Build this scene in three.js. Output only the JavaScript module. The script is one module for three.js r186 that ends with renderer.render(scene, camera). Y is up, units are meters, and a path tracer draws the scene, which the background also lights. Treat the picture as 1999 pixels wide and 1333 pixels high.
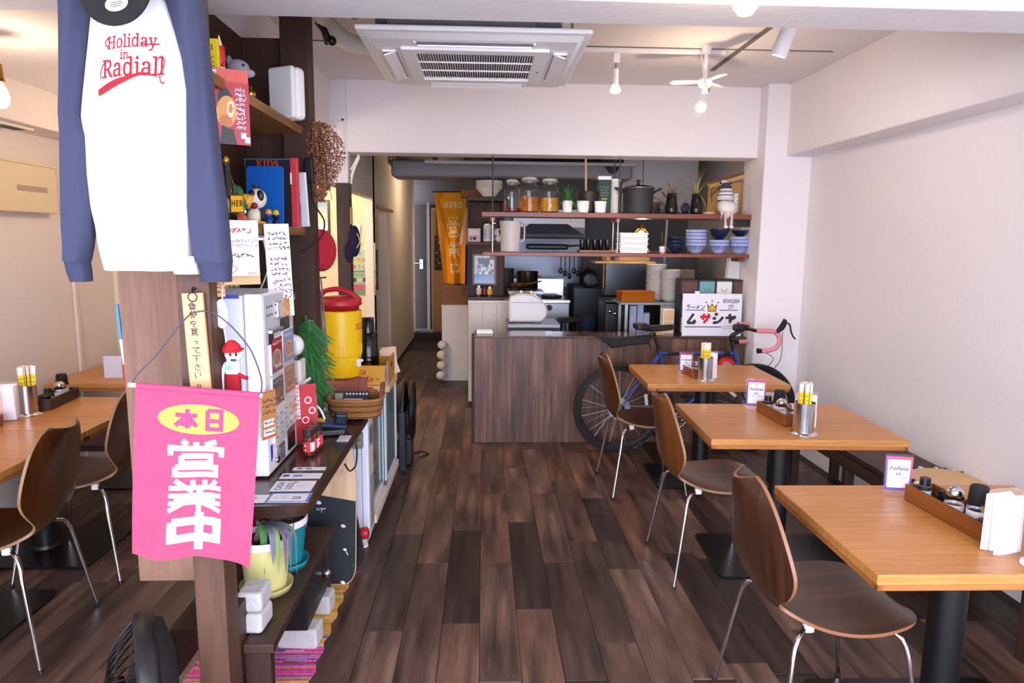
import * as THREE from 'three';
import { RoundedBoxGeometry } from 'three/addons/geometries/RoundedBoxGeometry.js';
import { mergeGeometries, mergeVertices, toCreasedNormals } from 'three/addons/utils/BufferGeometryUtils.js';
import { RectAreaLightUniformsLib } from 'three/addons/lights/RectAreaLightUniformsLib.js';

// ---------------------------------------------------------------- camera, sky, exposure
const scene = new THREE.Scene();
const camera = new THREE.PerspectiveCamera(2 * Math.atan(666.5 / 1350) * 180 / Math.PI, 1999 / 1333, 0.05, 80);
camera.position.set(0, 1.6, 0);
camera.rotation.order = 'YXZ';
camera.rotation.set(-0.14558, -0.0421, 0.01);
const SKY = 8.2;                                   // daylight that comes in through the open shop front behind the camera
scene.background = new THREE.Color().setRGB(0.90 * SKY, 0.94 * SKY, 1.13 * SKY);
const renderer = new THREE.WebGLRenderer({ antialias: true });
renderer.toneMapping = THREE.LinearToneMapping;
renderer.toneMappingExposure = 1.0;
renderer.shadowMap.enabled = true;
RectAreaLightUniformsLib.init();
const WARM = new THREE.Color().setRGB(1, 0.78, 0.54), SOFT = new THREE.Color().setRGB(1, 0.93, 0.88), COOL = new THREE.Color().setRGB(0.92, 0.96, 1);
function point(name, x, y, z, k, color = WARM) {
  const l = new THREE.PointLight(color, k); l.name = name; l.position.set(x, y, z); l.castShadow = true; scene.add(l); return l;
}

// ---------------------------------------------------------------- helpers
let seedv = 7;
const rnd = () => { seedv = (seedv * 1664525 + 1013904223) >>> 0; return seedv / 4294967296; };
const rr = (a, b) => a + (b - a) * rnd();
const V = (x, y, z) => new THREE.Vector3(x, y, z);
const PI = Math.PI;
function bx(w, h, d, x = 0, y = 0, z = 0, r = 0) {
  const g = r ? new RoundedBoxGeometry(w, h, d, 1, Math.min(r, w / 2.01, h / 2.01, d / 2.01)) : new THREE.BoxGeometry(w, h, d);
  return g.translate(x, y, z);
}
const bb = (x0, x1, y0, y1, z0, z1, r = 0) => bx(Math.abs(x1 - x0), Math.abs(y1 - y0), Math.abs(z1 - z0), (x0 + x1) / 2, (y0 + y1) / 2, (z0 + z1) / 2, r);
const cy = (rt, rb, h, x = 0, y = 0, z = 0, n = 20, open = false) => new THREE.CylinderGeometry(rt, rb, h, n, 1, open).translate(x, y + h / 2, z);
const lathe = (pts, n = 24) => new THREE.LatheGeometry(pts.map(([r, y]) => new THREE.Vector2(Math.max(r, 1e-4), y)), n);
const curve = (pts, closed) => new THREE.CatmullRomCurve3(pts.map((p) => V(...p)), !!closed, 'catmullrom', 0.4);
const tube = (pts, r, n = 0, m = 7, closed = false) => new THREE.TubeGeometry(curve(pts, closed), n || pts.length * 4, r, m, closed);
function bar(a, b, r, m = 6, r2) {
  const A = V(...a), B = V(...b), d = B.clone().sub(A), L = d.length();
  const g = new THREE.CylinderGeometry(r2 ?? r, r, L, m);
  return g.applyQuaternion(new THREE.Quaternion().setFromUnitVectors(V(0, 1, 0), d.normalize())).translate((A.x + B.x) / 2, (A.y + B.y) / 2, (A.z + B.z) / 2);
}
const ball = (r, x = 0, y = 0, z = 0, sx = 1, sy = 1, sz = 1, n = 16) => new THREE.SphereGeometry(r, n, Math.ceil(n * 0.7)).scale(sx, sy, sz).translate(x, y, z);
function mv(g, x = 0, y = 0, z = 0, rx = 0, ry = 0, rz = 0) {
  return g.applyMatrix4(new THREE.Matrix4().compose(V(x, y, z), new THREE.Quaternion().setFromEuler(new THREE.Euler(rx, ry, rz)), V(1, 1, 1)));
}
function shape(pts) { const s = new THREE.Shape(); pts.forEach(([x, y], i) => (i ? s.lineTo(x, y) : s.moveTo(x, y))); s.closePath(); return s; }
function rshape(w, h, r) {
  const s = new THREE.Shape(), x = -w / 2, y = -h / 2;
  s.moveTo(x + r, y); s.lineTo(x + w - r, y); s.quadraticCurveTo(x + w, y, x + w, y + r); s.lineTo(x + w, y + h - r); s.quadraticCurveTo(x + w, y + h, x + w - r, y + h);
  s.lineTo(x + r, y + h); s.quadraticCurveTo(x, y + h, x, y + h - r); s.lineTo(x, y + r); s.quadraticCurveTo(x, y, x + r, y); return s;
}
const ext = (s, d, b = 0, n = 6) => new THREE.ExtrudeGeometry(Array.isArray(s) ? shape(s) : s, { depth: d, bevelEnabled: b > 0, bevelSize: b, bevelThickness: b, bevelSegments: 1, curveSegments: n });
// tube of changing elliptic section: [[cx, y, cz, rx, rz], ...]
function loft(sec, n = 24, fold = 0, k = 3) {
  const pos = [], uv = [], idx = [];
  sec.forEach(([cx, y, cz, rx, rz], j) => {
    for (let i = 0; i <= n; i++) {
      const a = i / n * 2 * PI, c = Math.cos(a), s = Math.sin(a), p = 0.75;
      const w = fold * Math.sin(k * 6 * c + j * 0.5) * Math.abs(s);
      pos.push(cx + rx * Math.sign(c) * Math.pow(Math.abs(c), p), y, cz + (rz + w) * Math.sign(s) * Math.pow(Math.abs(s), p));
      uv.push((c + 1) / 2, 1 - j / (sec.length - 1));
      if (i < n && j < sec.length - 1) { const q = j * (n + 1) + i; idx.push(q, q + 1, q + n + 1, q + 1, q + n + 2, q + n + 1); }
    }
  });
  const g = new THREE.BufferGeometry();
  g.setAttribute('position', new THREE.Float32BufferAttribute(pos, 3)); g.setAttribute('uv', new THREE.Float32BufferAttribute(uv, 2)); g.setIndex(idx); g.computeVertexNormals();
  return g;
}
function boxUV(g, { s = 1, v: sv = s, axis } = {}) {
  g.computeBoundingBox();
  const p = g.attributes.position, n = g.attributes.normal, uv = new Float32Array(p.count * 2), size = g.boundingBox.getSize(V(0, 0, 0)).toArray();
  const ga = axis ?? size.indexOf(Math.max(...size)), off = rnd(), off2 = rnd();
  for (let i = 0; i < p.count; i += 3) {
    let nx = 0, ny = 0, nz = 0;
    for (let k = 0; k < 3; k++) { nx += n.getX(i + k); ny += n.getY(i + k); nz += n.getZ(i + k); }
    const a = [Math.abs(nx), Math.abs(ny), Math.abs(nz)], d = a.indexOf(Math.max(...a)), o = [0, 1, 2].filter((q) => q !== d);
    const [ua, va] = o[1] === ga ? [o[1], o[0]] : [o[0], o[1]];
    for (let k = 0; k < 3; k++) { uv[(i + k) * 2] = p.getComponent(i + k, ua) / s + off; uv[(i + k) * 2 + 1] = p.getComponent(i + k, va) / sv + off2; }
  }
  g.setAttribute('uv', new THREE.BufferAttribute(uv, 2));
}
function finish(geos, m) {
  const list = [geos].flat().map((g) => {
    const q = g.index ? g.toNonIndexed() : g.clone();
    for (const k of Object.keys(q.attributes)) if (!['position', 'normal', 'uv'].includes(k)) q.deleteAttribute(k);
    if (!q.attributes.uv) q.setAttribute('uv', new THREE.BufferAttribute(new Float32Array(q.attributes.position.count * 2), 2));
    q.morphAttributes = {}; q.clearGroups(); return q;
  });
  const g = list.length > 1 ? mergeGeometries(list) : list[0];
  if (m.userData.uvm && !list.some((q) => q.userData.keep)) boxUV(g, m.userData.uvm);
  return g;
}
const used = {};
function numbered(n) { const k = used[n] = (used[n] ?? -1) + 1; return k ? `${n}_${String(k).padStart(3, '0')}` : n; }
function mesh(name, geos, m, parent) {
  const o = new THREE.Mesh(finish(geos, m), m); o.name = name; o.castShadow = o.receiveShadow = true; parent.add(o); return o;
}
function tag(o, label, category, group) { o.userData.label = label; o.userData.category = category; if (group) o.userData.group = group; return o; }
function thing(name, label, category, [x, y, z] = [0, 0, 0], turn = 0, group) {
  const o = new THREE.Group(); o.name = numbered(name); o.position.set(x, y, z); o.rotation.y = turn; scene.add(o); return tag(o, label, category, group);
}
function solo(name, label, category, geos, m, [x, y, z] = [0, 0, 0], turn = 0, group) {
  const o = mesh(numbered(name), geos, m, scene); o.position.set(x, y, z); o.rotation.y = turn; return tag(o, label, category, group);
}
function copy(src, [x, y, z], turn = 0, label, group) {
  const c = src.clone(); c.name = numbered(src.name.replace(/_\d{3}$/, '')); c.position.set(x, y, z); c.rotation.y = turn; scene.add(c);
  c.userData = { ...src.userData }; if (label) c.userData.label = label; if (group) c.userData.group = group; return c;
}
function struct(name, geos, m) { const o = mesh(name, geos, m, scene); o.userData.kind = 'structure'; return o; }

// ---------------------------------------------------------------- textures and materials
function noiseGrid(nx, ny) {
  const g = new Float32Array(nx * ny).map(() => rnd());
  return (x, y) => {
    x = ((x % 1) + 1) % 1 * nx; y = ((y % 1) + 1) % 1 * ny;
    const i = Math.floor(x), j = Math.floor(y), f = x - i, h = y - j, u = f * f * (3 - 2 * f), v = h * h * (3 - 2 * h), at = (a, b) => g[(b % ny) * nx + (a % nx)];
    return (at(i, j) * (1 - u) + at(i + 1, j) * u) * (1 - v) + (at(i, j + 1) * (1 - u) + at(i + 1, j + 1) * u) * v;
  };
}
function tex(w, h, f, srgb = true) {
  const d = new Uint8Array(w * h * 4);
  for (let y = 0; y < h; y++) for (let x = 0; x < w; x++) { const c = f(x / w, y / h), o = (y * w + x) * 4; d[o] = c[0]; d[o + 1] = c[1]; d[o + 2] = c[2]; d[o + 3] = 255; }
  const t = new THREE.DataTexture(d, w, h); t.wrapS = t.wrapT = THREE.RepeatWrapping; t.magFilter = t.minFilter = THREE.LinearFilter; if (srgb) t.colorSpace = THREE.SRGBColorSpace; t.needsUpdate = true; return t;
}
function woodTex(stops, { fine = 0.35, broad = 0.55, rows = 24, w = 512, h = 256 } = {}) {
  const a = noiseGrid(3, rows), b = noiseGrid(10, rows * 3), c = noiseGrid(14, 128), d = noiseGrid(3, 4), e = noiseGrid(90, 120);
  return tex(w, h, (x, y) => {
    const wob = y + 0.02 * Math.sin(6.28 * x) * d(x, y);
    let t = broad * (0.55 * a(x, wob) + 0.45 * d(x, y)) + fine * (0.5 * c(x, wob) + 0.3 * b(x, wob) + 0.2 * e(x, y)) + (1 - broad - fine) * 0.5;
    t = Math.min(0.999, Math.max(0, (t - 0.5) * 1.7 + 0.5)) * (stops.length - 1);
    const i = Math.floor(t), f = t - i; return [0, 1, 2].map((k) => stops[i][k] * (1 - f) + stops[i + 1][k] * f);
  });
}
const M = {};
const mat = (o, uvm) => { const { sheenK, ...r } = o; const m = (r.transmission || r.clearcoat || r.sheen || r.ior || r.anisotropy || r.specularIntensity !== undefined) ? new THREE.MeshPhysicalMaterial(r) : new THREE.MeshStandardMaterial(r); if (uvm) m.userData.uvm = uvm; return m; };
const flat = (hex, roughness = 0.6, extra = {}) => mat({ color: hex, roughness, ...extra });
const plasterT = (() => { const a = noiseGrid(64, 64), b = noiseGrid(200, 200), c = noiseGrid(10, 10); return tex(512, 512, (x, y) => { const v = 255 * (0.45 * a(x, y) + 0.25 * b(x, y) + 0.3 * c(x, y)); return [v, v, v]; }, false); })();
const wall = (r, g, b, bump = 0.0016) => { const m = new THREE.MeshStandardMaterial({ roughness: 0.92, bumpMap: plasterT, bumpScale: bump }); m.color.setRGB(r, g, b); m.userData.uvm = { s: 1.7 }; return m; };
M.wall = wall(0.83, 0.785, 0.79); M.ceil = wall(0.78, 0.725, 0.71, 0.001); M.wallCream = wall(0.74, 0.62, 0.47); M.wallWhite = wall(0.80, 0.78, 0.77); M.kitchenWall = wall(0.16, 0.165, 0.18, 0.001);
M.wallLeft = wall(0.76, 0.67, 0.61, 0.001);
const T = {
  oak: woodTex([[168, 108, 52], [186, 124, 62], [201, 140, 76], [209, 152, 88]], { rows: 40, fine: 0.45, broad: 0.35 }),
  floor: woodTex([[64, 51, 46], [94, 73, 63], [120, 94, 80], [142, 113, 97], [164, 135, 118]], { rows: 9, fine: 0.35, broad: 0.6 }),
  pale: woodTex([[150, 122, 106], [170, 142, 124], [186, 158, 140], [202, 176, 158]], { rows: 8 }), maple: woodTex([[196, 160, 122], [208, 172, 134], [220, 188, 150], [228, 198, 162]], { rows: 12 }),
  dark: woodTex([[38, 24, 18], [52, 33, 25], [66, 43, 32], [82, 56, 42]], { rows: 20 }),
  post: woodTex([[86, 62, 50], [112, 84, 69], [132, 102, 85], [150, 120, 102]], { rows: 10 }),
  counter: woodTex([[66, 48, 43], [94, 70, 62], [116, 89, 78], [136, 106, 93], [154, 124, 108]], { rows: 26, fine: 0.5, broad: 0.5 }),
  red: woodTex([[92, 44, 30], [122, 62, 42], [142, 74, 50], [158, 88, 62]], { rows: 16 }),
  ply: woodTex([[40, 24, 16], [58, 36, 24], [74, 48, 32], [92, 62, 40]], { rows: 18, fine: 0.4 }),
  plyLight: woodTex([[104, 66, 30], [130, 86, 42], [152, 106, 56], [168, 124, 70]], { rows: 18, fine: 0.4 }),
};
const wood = (t, roughness, color = 0xffffff, uvm = { s: 1.1, v: 0.42 }, extra = {}) => mat({ map: t, color, roughness, ...extra }, uvm);
M.oak = wood(T.oak, 0.33); M.oakEdge = wood(T.oak, 0.4, 0xe8d2b8); M.dark = wood(T.dark, 0.5); M.darkGloss = wood(T.dark, 0.3); M.post = wood(T.post, 0.6, 0xb4a094); M.postPale = wood(T.pale, 0.6, 0xc4ae9f); M.red = wood(T.red, 0.35);
M.darkBrown = wood(T.dark, 0.55, 0xa89c92); M.shelfWood = wood(T.post, 0.6, 0x8a7466);
M.floor = [0xe8d8d0, 0xdfd8d4, 0xc2b8b6, 0x807a7e, 0x9c9496, 0xd8c0b0].map((c) => wood(T.floor, 0.42, c, { s: 0.95, v: 0.3 }));
M.counter = [0xf0d8c8, 0xdcc4b4, 0xc8b2a4, 0xe8d4c0].map((c) => wood(T.counter, 0.4, c, { s: 1.0, v: 0.34, axis: 1 }));
M.tray = wood(T.plyLight, 0.4, 0xe0b890); M.paleWood = flat(0xc9a673, 0.6); M.ash = wood(T.plyLight, 0.6, 0xffffff);
M.white = flat(0xf1efee, 0.45); M.whiteGloss = flat(0xf4f3f2, 0.18); M.offwhite = flat(0xe5dfd6, 0.5); M.cream = flat(0xe9dfc6, 0.45); M.black = flat(0x0d0d0f, 0.4); M.blackMat = flat(0x141416, 0.75); M.blackGloss = flat(0x0a0a0c, 0.18);
M.plateBlack = flat(0x0b0b0d, 0.28); M.charcoal = flat(0x2a2b2e, 0.6); M.grey = flat(0x8b8c90, 0.55); M.paleGrey = flat(0xc4c3c8, 0.5); M.steel = flat(0xc9c9cc, 0.22, { metalness: 1 }); M.chrome = flat(0xe6e4e2, 0.1, { metalness: 1 }); M.brushed = flat(0x9a9ba0, 0.36, { metalness: 1 }); M.darkSteel = flat(0x4a4b50, 0.4, { metalness: 1 });
M.brass = flat(0xb98a3a, 0.25, { metalness: 1 }); M.copper = flat(0x9c6a40, 0.35, { metalness: 0.8 });
M.glass = mat({ color: 0xffffff, roughness: 0.05, transmission: 1, thickness: 0, ior: 1.45 }); M.frost = mat({ color: 0xf2f1f0, roughness: 0.55, transmission: 0.55, thickness: 0, ior: 1.45 }); M.acrylic = mat({ color: 0xfff6f4, roughness: 0.06, transmission: 0.96, thickness: 0, ior: 1.45 }); M.smoke = mat({ color: 0x3a322e, roughness: 0.08, transmission: 0.7, thickness: 0, ior: 1.45 });
M.amber = mat({ color: 0xd88a1c, roughness: 0.1, transmission: 0.6, thickness: 0, ior: 1.35 }); M.sauce = flat(0x6b2d14, 0.25); M.spice = flat(0x8a4b1e, 0.8); M.pepper = flat(0x2d241c, 0.9);
M.redP = flat(0xc4232e, 0.4); M.redDeep = flat(0x8c1b22, 0.5); M.yellowP = flat(0xf2c300, 0.38); M.blueP = flat(0x1f4fa0, 0.35); M.blueFrame = mat({ color: 0x1d3f8e, roughness: 0.22, clearcoat: 0.8 }); M.teal = flat(0x147f8c, 0.45); M.tealLight = flat(0x2b9aa3, 0.45); M.lemon = flat(0xd8d089, 0.5); M.soil = flat(0x4a3d36, 1); M.green = flat(0x2f6b35, 0.6); M.leaf = flat(0x3c7a32, 0.55); M.leafPale = flat(0x8fae62, 0.55); M.leafGrey = flat(0x77748a, 0.6); M.dryLeaf = flat(0xa9845c, 0.8); M.rust = flat(0x9b5638, 0.9); M.rustDark = flat(0x6d3d2c, 0.9);
M.kraft = flat(0xc59a60, 0.85); M.tan = flat(0xd8b283, 0.7); M.brick = wall(0.33, 0.11, 0.085); M.stone = wall(0.52, 0.50, 0.50, 0.006); M.shirtBlue = flat(0x3e425c, 0.95); M.shirtCuff = flat(0x383c56, 0.95); M.wickerM = flat(0x9a6a35, 0.75); M.wickerD = flat(0x74491f, 0.8); M.navy = flat(0x14213f, 0.3); M.blueWhite = flat(0x8593c4, 0.35);
M.bulb = mat({ color: 0xffe2b0, emissive: 0xffc27a, emissiveIntensity: 9, roughness: 0.3 }); M.lampFace = mat({ color: 0xffffff, emissive: 0xffe6c4, emissiveIntensity: 6, roughness: 0.4 });
// hand-drawn letters: each stroke a run of two-digit points on a 10 x 10 grid
const GL = {
  本: '0393 5059 5308 5398 2777', 日: '2080892920 2585', 営: '2031 4151 8061 040292 94 2474762624 1787891917'.replace('040292 94', '04029294'), 業: '4042 6062 1032 8072 0292 3243 6253 0454 5494 1585 0696 4249 5408 5698'.replace('4249', '5259').replace('0454 5494', '0494'), 中: '1282861612 5059',
  食: '5004 5095 3263 2474782824 2676 2969 5899', 券: '3042 7062 1282 0595 4005 6095 3767 6769 3739', を: '1282 4115 1575 7447 4749 4979', 買: '1080822210 3032 6062 2373782823 2575 2676 2819 7899', っ: '3575 7577 7759', て: '0292 8254 5447 4769 6989', 下: '0191 4149 4466', さ: '1383 4066 2628 3959 6979', い: '1116 1628 7175', '。': '2666692926', ラ: '2070 0383 8376 7639', ー: '0595', メ: '8019 2378', ン: '1132 1968 6892', ム: '5019 1989 6689', サ: '0393 3036 7075 7549', シ: '1041 0435 1968 6893', ヤ: '0493 9356 3059',
};
function glyph(c, ch, x, y, s, w, color, sx = 1, caps = 'butt') {
  c.strokeStyle = color; c.lineWidth = w; c.lineCap = caps; c.lineJoin = 'miter';
  for (const st of (GL[ch] ?? '').split(' ')) {
    c.beginPath();
    for (let i = 0; i < st.length; i += 2) { const px = x + (+st[i] / 9) * s * sx, py = y + (+st[i + 1] / 9) * s; i ? c.lineTo(px, py) : c.moveTo(px, py); }
    c.stroke();
  }
}
function canvas(w, h, draw) {
  const cv = document.createElement('canvas'); cv.width = w; cv.height = h; const c = cv.getContext('2d'); draw(c, w, h);
  const t = new THREE.CanvasTexture(cv); t.colorSpace = THREE.SRGBColorSpace; return t;
}
const print = (w, h, draw, roughness = 0.6, extra = {}) => mat({ map: canvas(w, h, draw), roughness, ...extra });
const fill = (c, col, x, y, w, h) => { c.fillStyle = col; c.fillRect(x, y, w, h); };
const txt = (c, s, x, y, font, col, align = 'center') => { c.font = font; c.fillStyle = col; c.textAlign = align; c.fillText(s, x, y); };
function scrawl(c, x, y, w, n, s, col, lw = 2) {          // hand-written lines too small to read
  c.strokeStyle = col; c.lineWidth = lw; c.lineCap = 'round';
  for (let i = 0; i < n; i++) { let q = x; while (q < x + w) { c.beginPath(); c.moveTo(q, y + i * s * 1.6 + rr(0, s)); for (let k = 0; k < 3; k++) c.lineTo(q + rr(0, s), y + i * s * 1.6 + rr(0, s)); c.stroke(); q += s * 1.1; } }
}
// a thin card standing in its own x-y plane with the print on its front
function card(w, h, t = 0.001) { const g = new THREE.PlaneGeometry(w, h).translate(0, h / 2, t / 2 + 0.0004); g.userData.keep = true; return g; }

// ---------------------------------------------------------------- the room
const floor = struct('floor', bb(-2.75, 2.75, -0.12, -0.007, 0.6, -13.2), flat(0x3a2a25, 0.7));
{
  const tone = { '-1,0': 3, '-3,0': 4, '1,0': 3, '2,-1': 4, '3,0': 4, '4,0': 3, '-2,0': 1, '0,0': 0, '0,1': 2, '-1,1': 1, '0,-1': 1, '-2,-1': 2, '1,-1': 0, '-4,0': 4, '-1,-1': 0 };
  const joint = { '-1': -2.717, '-2': -3.27, '-3': -2.667, 0: -3.27, 1: -2.825, 2: -3.27, 3: -2.56, 4: -3.19, '-4': -3.2 };
  const variants = M.floor.map((m) => [0, 1, 2].map(() => finish(bb(0.0008, 0.1572, -0.0065, 0, 0, -0.946, 0.0014), { userData: { uvm: { s: 0.95, v: 0.3 } } })));
  const L = 0.947;
  for (let k = -17; k < 15; k++) {
    const x = -0.01 + 0.158 * k, j0 = joint[k] ?? -2.4 - rnd() * L, deep = k > -8 && k < 0 ? -9.9 : -5.75;
    for (let q = -1; q < 9; q++) {
      let z0 = j0 - q * L + (q < 0 ? 0 : 0);
      if (z0 < deep || z0 > -1.0 || x < -2.66 && q > 2) continue;
      const t = tone[k + ',' + q] ?? [0, 1, 1, 2, 0, 4, 5, 2, 1, 5, 3, 5][Math.floor(rnd() * 12)], len = Math.min(L, z0 - deep + 0.02) / L;
      const o = new THREE.Mesh(variants[t][Math.floor(rnd() * 3)], M.floor[t]); o.name = 'floor_plank'; o.position.set(x, 0, z0); o.scale.z = Math.max(0.05, len); o.castShadow = o.receiveShadow = true; floor.add(o);
    }
  }
}
struct('ground_outside', bb(-9, 9, -0.25, -0.02, 9, 0.6), wall(0.70, 0.69, 0.70, 0.002));
struct('ceiling', bb(-1.14, 2.46, 2.755, 2.95, 0.6, -5.4), M.ceil);
struct('ceiling_left', bb(-2.8, -1.14, 2.4, 2.95, 0.6, -5.4), M.ceil);
struct('trim_1', bb(-2.7, 2.45, 2.35, 2.76, -2.3, -2.545, 0.012), M.wallWhite).userData.label = 'white ceiling beam across the shop just inside the front';
struct('wall_right', bb(2.44, 2.62, -0.1, 2.95, 0.6, -8.4), M.wall);
struct('trim_2', bb(2.25, 2.45, 2.235, 2.76, 0.6, -5.22, 0.012), M.wall).userData.label = 'boxed plaster beam along the top of the right wall';
struct('wall_pillar', bb(2.085, 2.45, -0.05, 2.76, -5.2, -5.62, 0.014), M.wall);
struct('trim_3', bb(-1.02, 2.09, 2.235, 2.76, -5.34, -5.56, 0.012), M.wall).userData.label = 'plaster soffit beam over the kitchen counter';
struct('trim_4', [bb(-1.9, -1.015, 2.01, 2.76, -5.35, -5.47, 0.012)], M.wallWhite).userData.label = 'lower plaster header beside the kitchen soffit';
struct('wall_left', bb(-2.84, -2.675, -0.1, 2.6, 0.6, -7.2), M.wallLeft);
struct('wall_back', bb(-2.7, -1.85, -0.1, 2.5, -5.13, -5.27), M.wallCream);
struct('wall_front', [bb(-2.84, 2.62, 2.42, 2.95, 0.6, 0.75), bb(-2.84, -2.6, -0.1, 2.5, 0.6, 0.75), bb(2.4, 2.62, -0.1, 2.5, 0.6, 0.75)], M.wall);
// the side room and the corridor
struct('wall_side_room', bb(-2.75, -1.11, -0.1, 2.6, -7.12, -7.22), wall(0.74, 0.58, 0.40));
struct('ceiling_side_room', bb(-2.75, -1.1, 2.42, 2.6, -5.4, -7.2), M.ceil);
struct('wall_corridor', [bb(-1.2, -1.11, 2.0, 2.62, -5.46, -7.1, 0.008), bb(-1.2, -1.11, -0.1, 2.62, -7.1, -7.48, 0.008), bb(-1.2, -1.11, 1.93, 2.62, -7.48, -8.33), bb(-1.2, -1.11, -0.1, 2.62, -8.33, -11.3, 0.008)], wall(0.72, 0.66, 0.57, 0.008));
struct('trim_5', bb(-1.112, -1.095, 1.915, 1.945, -7.35, -8.6), M.ash).userData.label = 'thin wooden door rail on the corridor wall';
struct('door_1', bb(-1.175, -1.14, 0, 1.93, -7.48, -8.33), M.white);
struct('baseboard_corridor', bb(-1.112, -1.1, 0, 0.05, -8.34, -11.2), M.dark);
struct('ceiling_corridor', bb(-1.2, 0.1, 2.62, 2.75, -5.5, -13), flat(0x4a4038, 0.9));
struct('wall_corridor_end', bb(-1.6, 2.6, -0.1, 2.8, -11.75, -11.9), flat(0x4a4644, 0.8));
struct('floor_step', bb(-1.4, -0.1, -0.02, 0.11, -11.05, -11.8), flat(0x3c3a40, 0.6));
{
  const d = struct('door_2', bb(-1.28, -0.46, 0.11, 2.16, -11.62, -11.68), flat(0x251a15, 0.5));
  mesh('handle_plate', bx(0.055, 0.16, 0.012, -1.03, 1.19, -11.61, 0.02), M.whiteGloss, d); mesh('handle', bar([-1.16, 1.2, -11.59], [-1.03, 1.2, -11.59], 0.011), M.steel, d);
  mesh('door_frame', [bb(-0.93, -0.885, 0.11, 2.2, -11.5, -11.6)], flat(0x77787c, 0.5), d);
}
struct('wall_corridor_right', bb(-0.12, 0.02, -0.1, 2.75, -8.35, -11.8), M.wallCream);
// kitchen shell
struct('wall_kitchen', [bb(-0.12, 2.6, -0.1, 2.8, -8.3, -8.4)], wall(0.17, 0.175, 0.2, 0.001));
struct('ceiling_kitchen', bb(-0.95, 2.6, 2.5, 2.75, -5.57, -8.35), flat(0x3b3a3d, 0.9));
struct('wall_kitchen_panel', bb(1.42, 2.2, 1.9, 2.5, -7.2, -7.26), wall(0.62, 0.6, 0.63, 0.001));
struct('trim_6', bb(-0.86, 1.4, 2.17, 2.33, -6.6, -6.95, 0.03), flat(0x76757b, 0.5)).userData.label = 'grey metal duct across the kitchen ceiling';
struct('trim_7', bb(-0.5, 1.3, 2.235, 2.26, -6.02, -6.06), flat(0x9a979a, 0.5)).userData.label = 'pale rail under the kitchen ceiling';
{
  const c = thing('bar_counter', 'low dark wood-plank bar counter with a polished top in front of the kitchen', 'counter', [0, 0, -5.34]);
  const edge = [-0.07]; while (edge.at(-1) < 2.06) edge.push(edge.at(-1) + rr(0.11, 0.17)); edge[edge.length - 1] = 2.07;
  for (let i = 0; i + 1 < edge.length; i++) mesh('plank', bb(edge[i] + 0.0002, edge[i + 1] - 0.0002, 0.002, 0.842, 0, -0.018, 0.0008), M.counter[i % 4], c);
  mesh('counter_body', bb(-0.06, 2.06, 0.0, 0.838, -0.019, -0.26), M.darkBrown, c);
  mesh('counter_top', bb(-0.075, 2.08, 0.842, 0.86, 0.004, -0.29, 0.004), mat({ map: T.counter, roughness: 0.16, color: 0xcbb69a }, { s: 1 }), c);
  mesh('end_post', bb(-0.09, -0.07, 0.0, 0.875, 0.004, -0.03, 0.004), M.darkBrown, c);
}
// wall panel lines, ceiling joints, ducts on the far left wall
struct('trim_8', [bb(-2.68, -2.45, 2.19, 2.41, 0.5, -4.33, 0.006)], M.wallLeft).userData.label = 'boxed beam along the top of the left wall';
struct('trim_9', [bb(-2.68, -2.45, 2.19, 2.41, -4.345, -5.15, 0.006)], M.wallLeft).userData.label = 'end length of the boxed beam on the left wall';
struct('wall_panel', [bb(-2.69, -2.66, 0.0, 1.72, -4.62, -4.66, 0.004)], M.wallLeft);
struct('wall_panel_left', bb(-2.69, -2.668, 0.0, 1.75, -3.0, -4.6, 0.004), M.wallLeft);
struct('trim_10', [bb(1.53, 1.56, 2.748, 2.757, -2.6, -4.85), bb(-1.1, 2.12, 2.7515, 2.757, -4.33, -4.345)], flat(0x6d6560, 0.8)).userData.label = 'dark joints between the ceiling boards';

// ---------------------------------------------------------------- tables and chairs
const plateShape = (() => { const g = ext(rshape(0.68, 0.49, 0.035), 0.008, 0.002); g.rotateX(-PI / 2); g.translate(0, 0.002, 0); return g; })();
function makeTable(label, [x, y, z], turn, w = 0.9, d = 0.69, group) {
  const t = thing('dining_table', label, 'table', [x, y, z], turn, group);
  mesh('tabletop', bx(w, 0.032, d, 0, 0.704, 0, 0.005), M.oak, t);
  mesh('edge_band', [bx(w - 0.006, 0.036, 0.02, 0, 0.689, d / 2 - 0.013, 0.003), bx(w - 0.006, 0.036, 0.02, 0, 0.689, -d / 2 + 0.013, 0.003), bx(0.02, 0.036, d - 0.006, w / 2 - 0.013, 0.689, 0, 0.003), bx(0.02, 0.036, d - 0.006, -w / 2 + 0.013, 0.689, 0, 0.003)], M.oakEdge, t);
  mesh('column', [cy(0.055, 0.055, 0.66, 0, 0.012, 0, 28), cy(0.062, 0.068, 0.02, 0, 0.01, 0, 28)], M.black, t);
  mesh('top_bracket', [bx(0.5, 0.012, 0.06, 0, 0.666, 0), bx(0.06, 0.012, 0.4, 0, 0.665, 0)], M.black, t);
  mesh('base_plate', plateShape, M.plateBlack, t);
  return t;
}
const R1 = makeTable('oak-topped pedestal table beside the bench with the round cushion', [1.515, 0, -2.045], -0.01);
const R2 = makeTable('oak-topped pedestal table standing in the middle of the row along the plain wall', [1.495, 0, -3.315], -0.04);
const R3 = makeTable('oak-topped pedestal table standing closest to the blue bicycle', [1.49, 0, -4.53], -0.035);
const L1 = makeTable('bare oak-topped pedestal table by the panelled wall with a chair drawn up', [-2.255, 0, -2.775], 0, 0.89, 0.74);
const L2 = makeTable('oak-topped pedestal table by the panelled wall holding napkins and the dark tray', [-2.257, 0, -3.488], 0.0, 0.89, 0.675);
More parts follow.
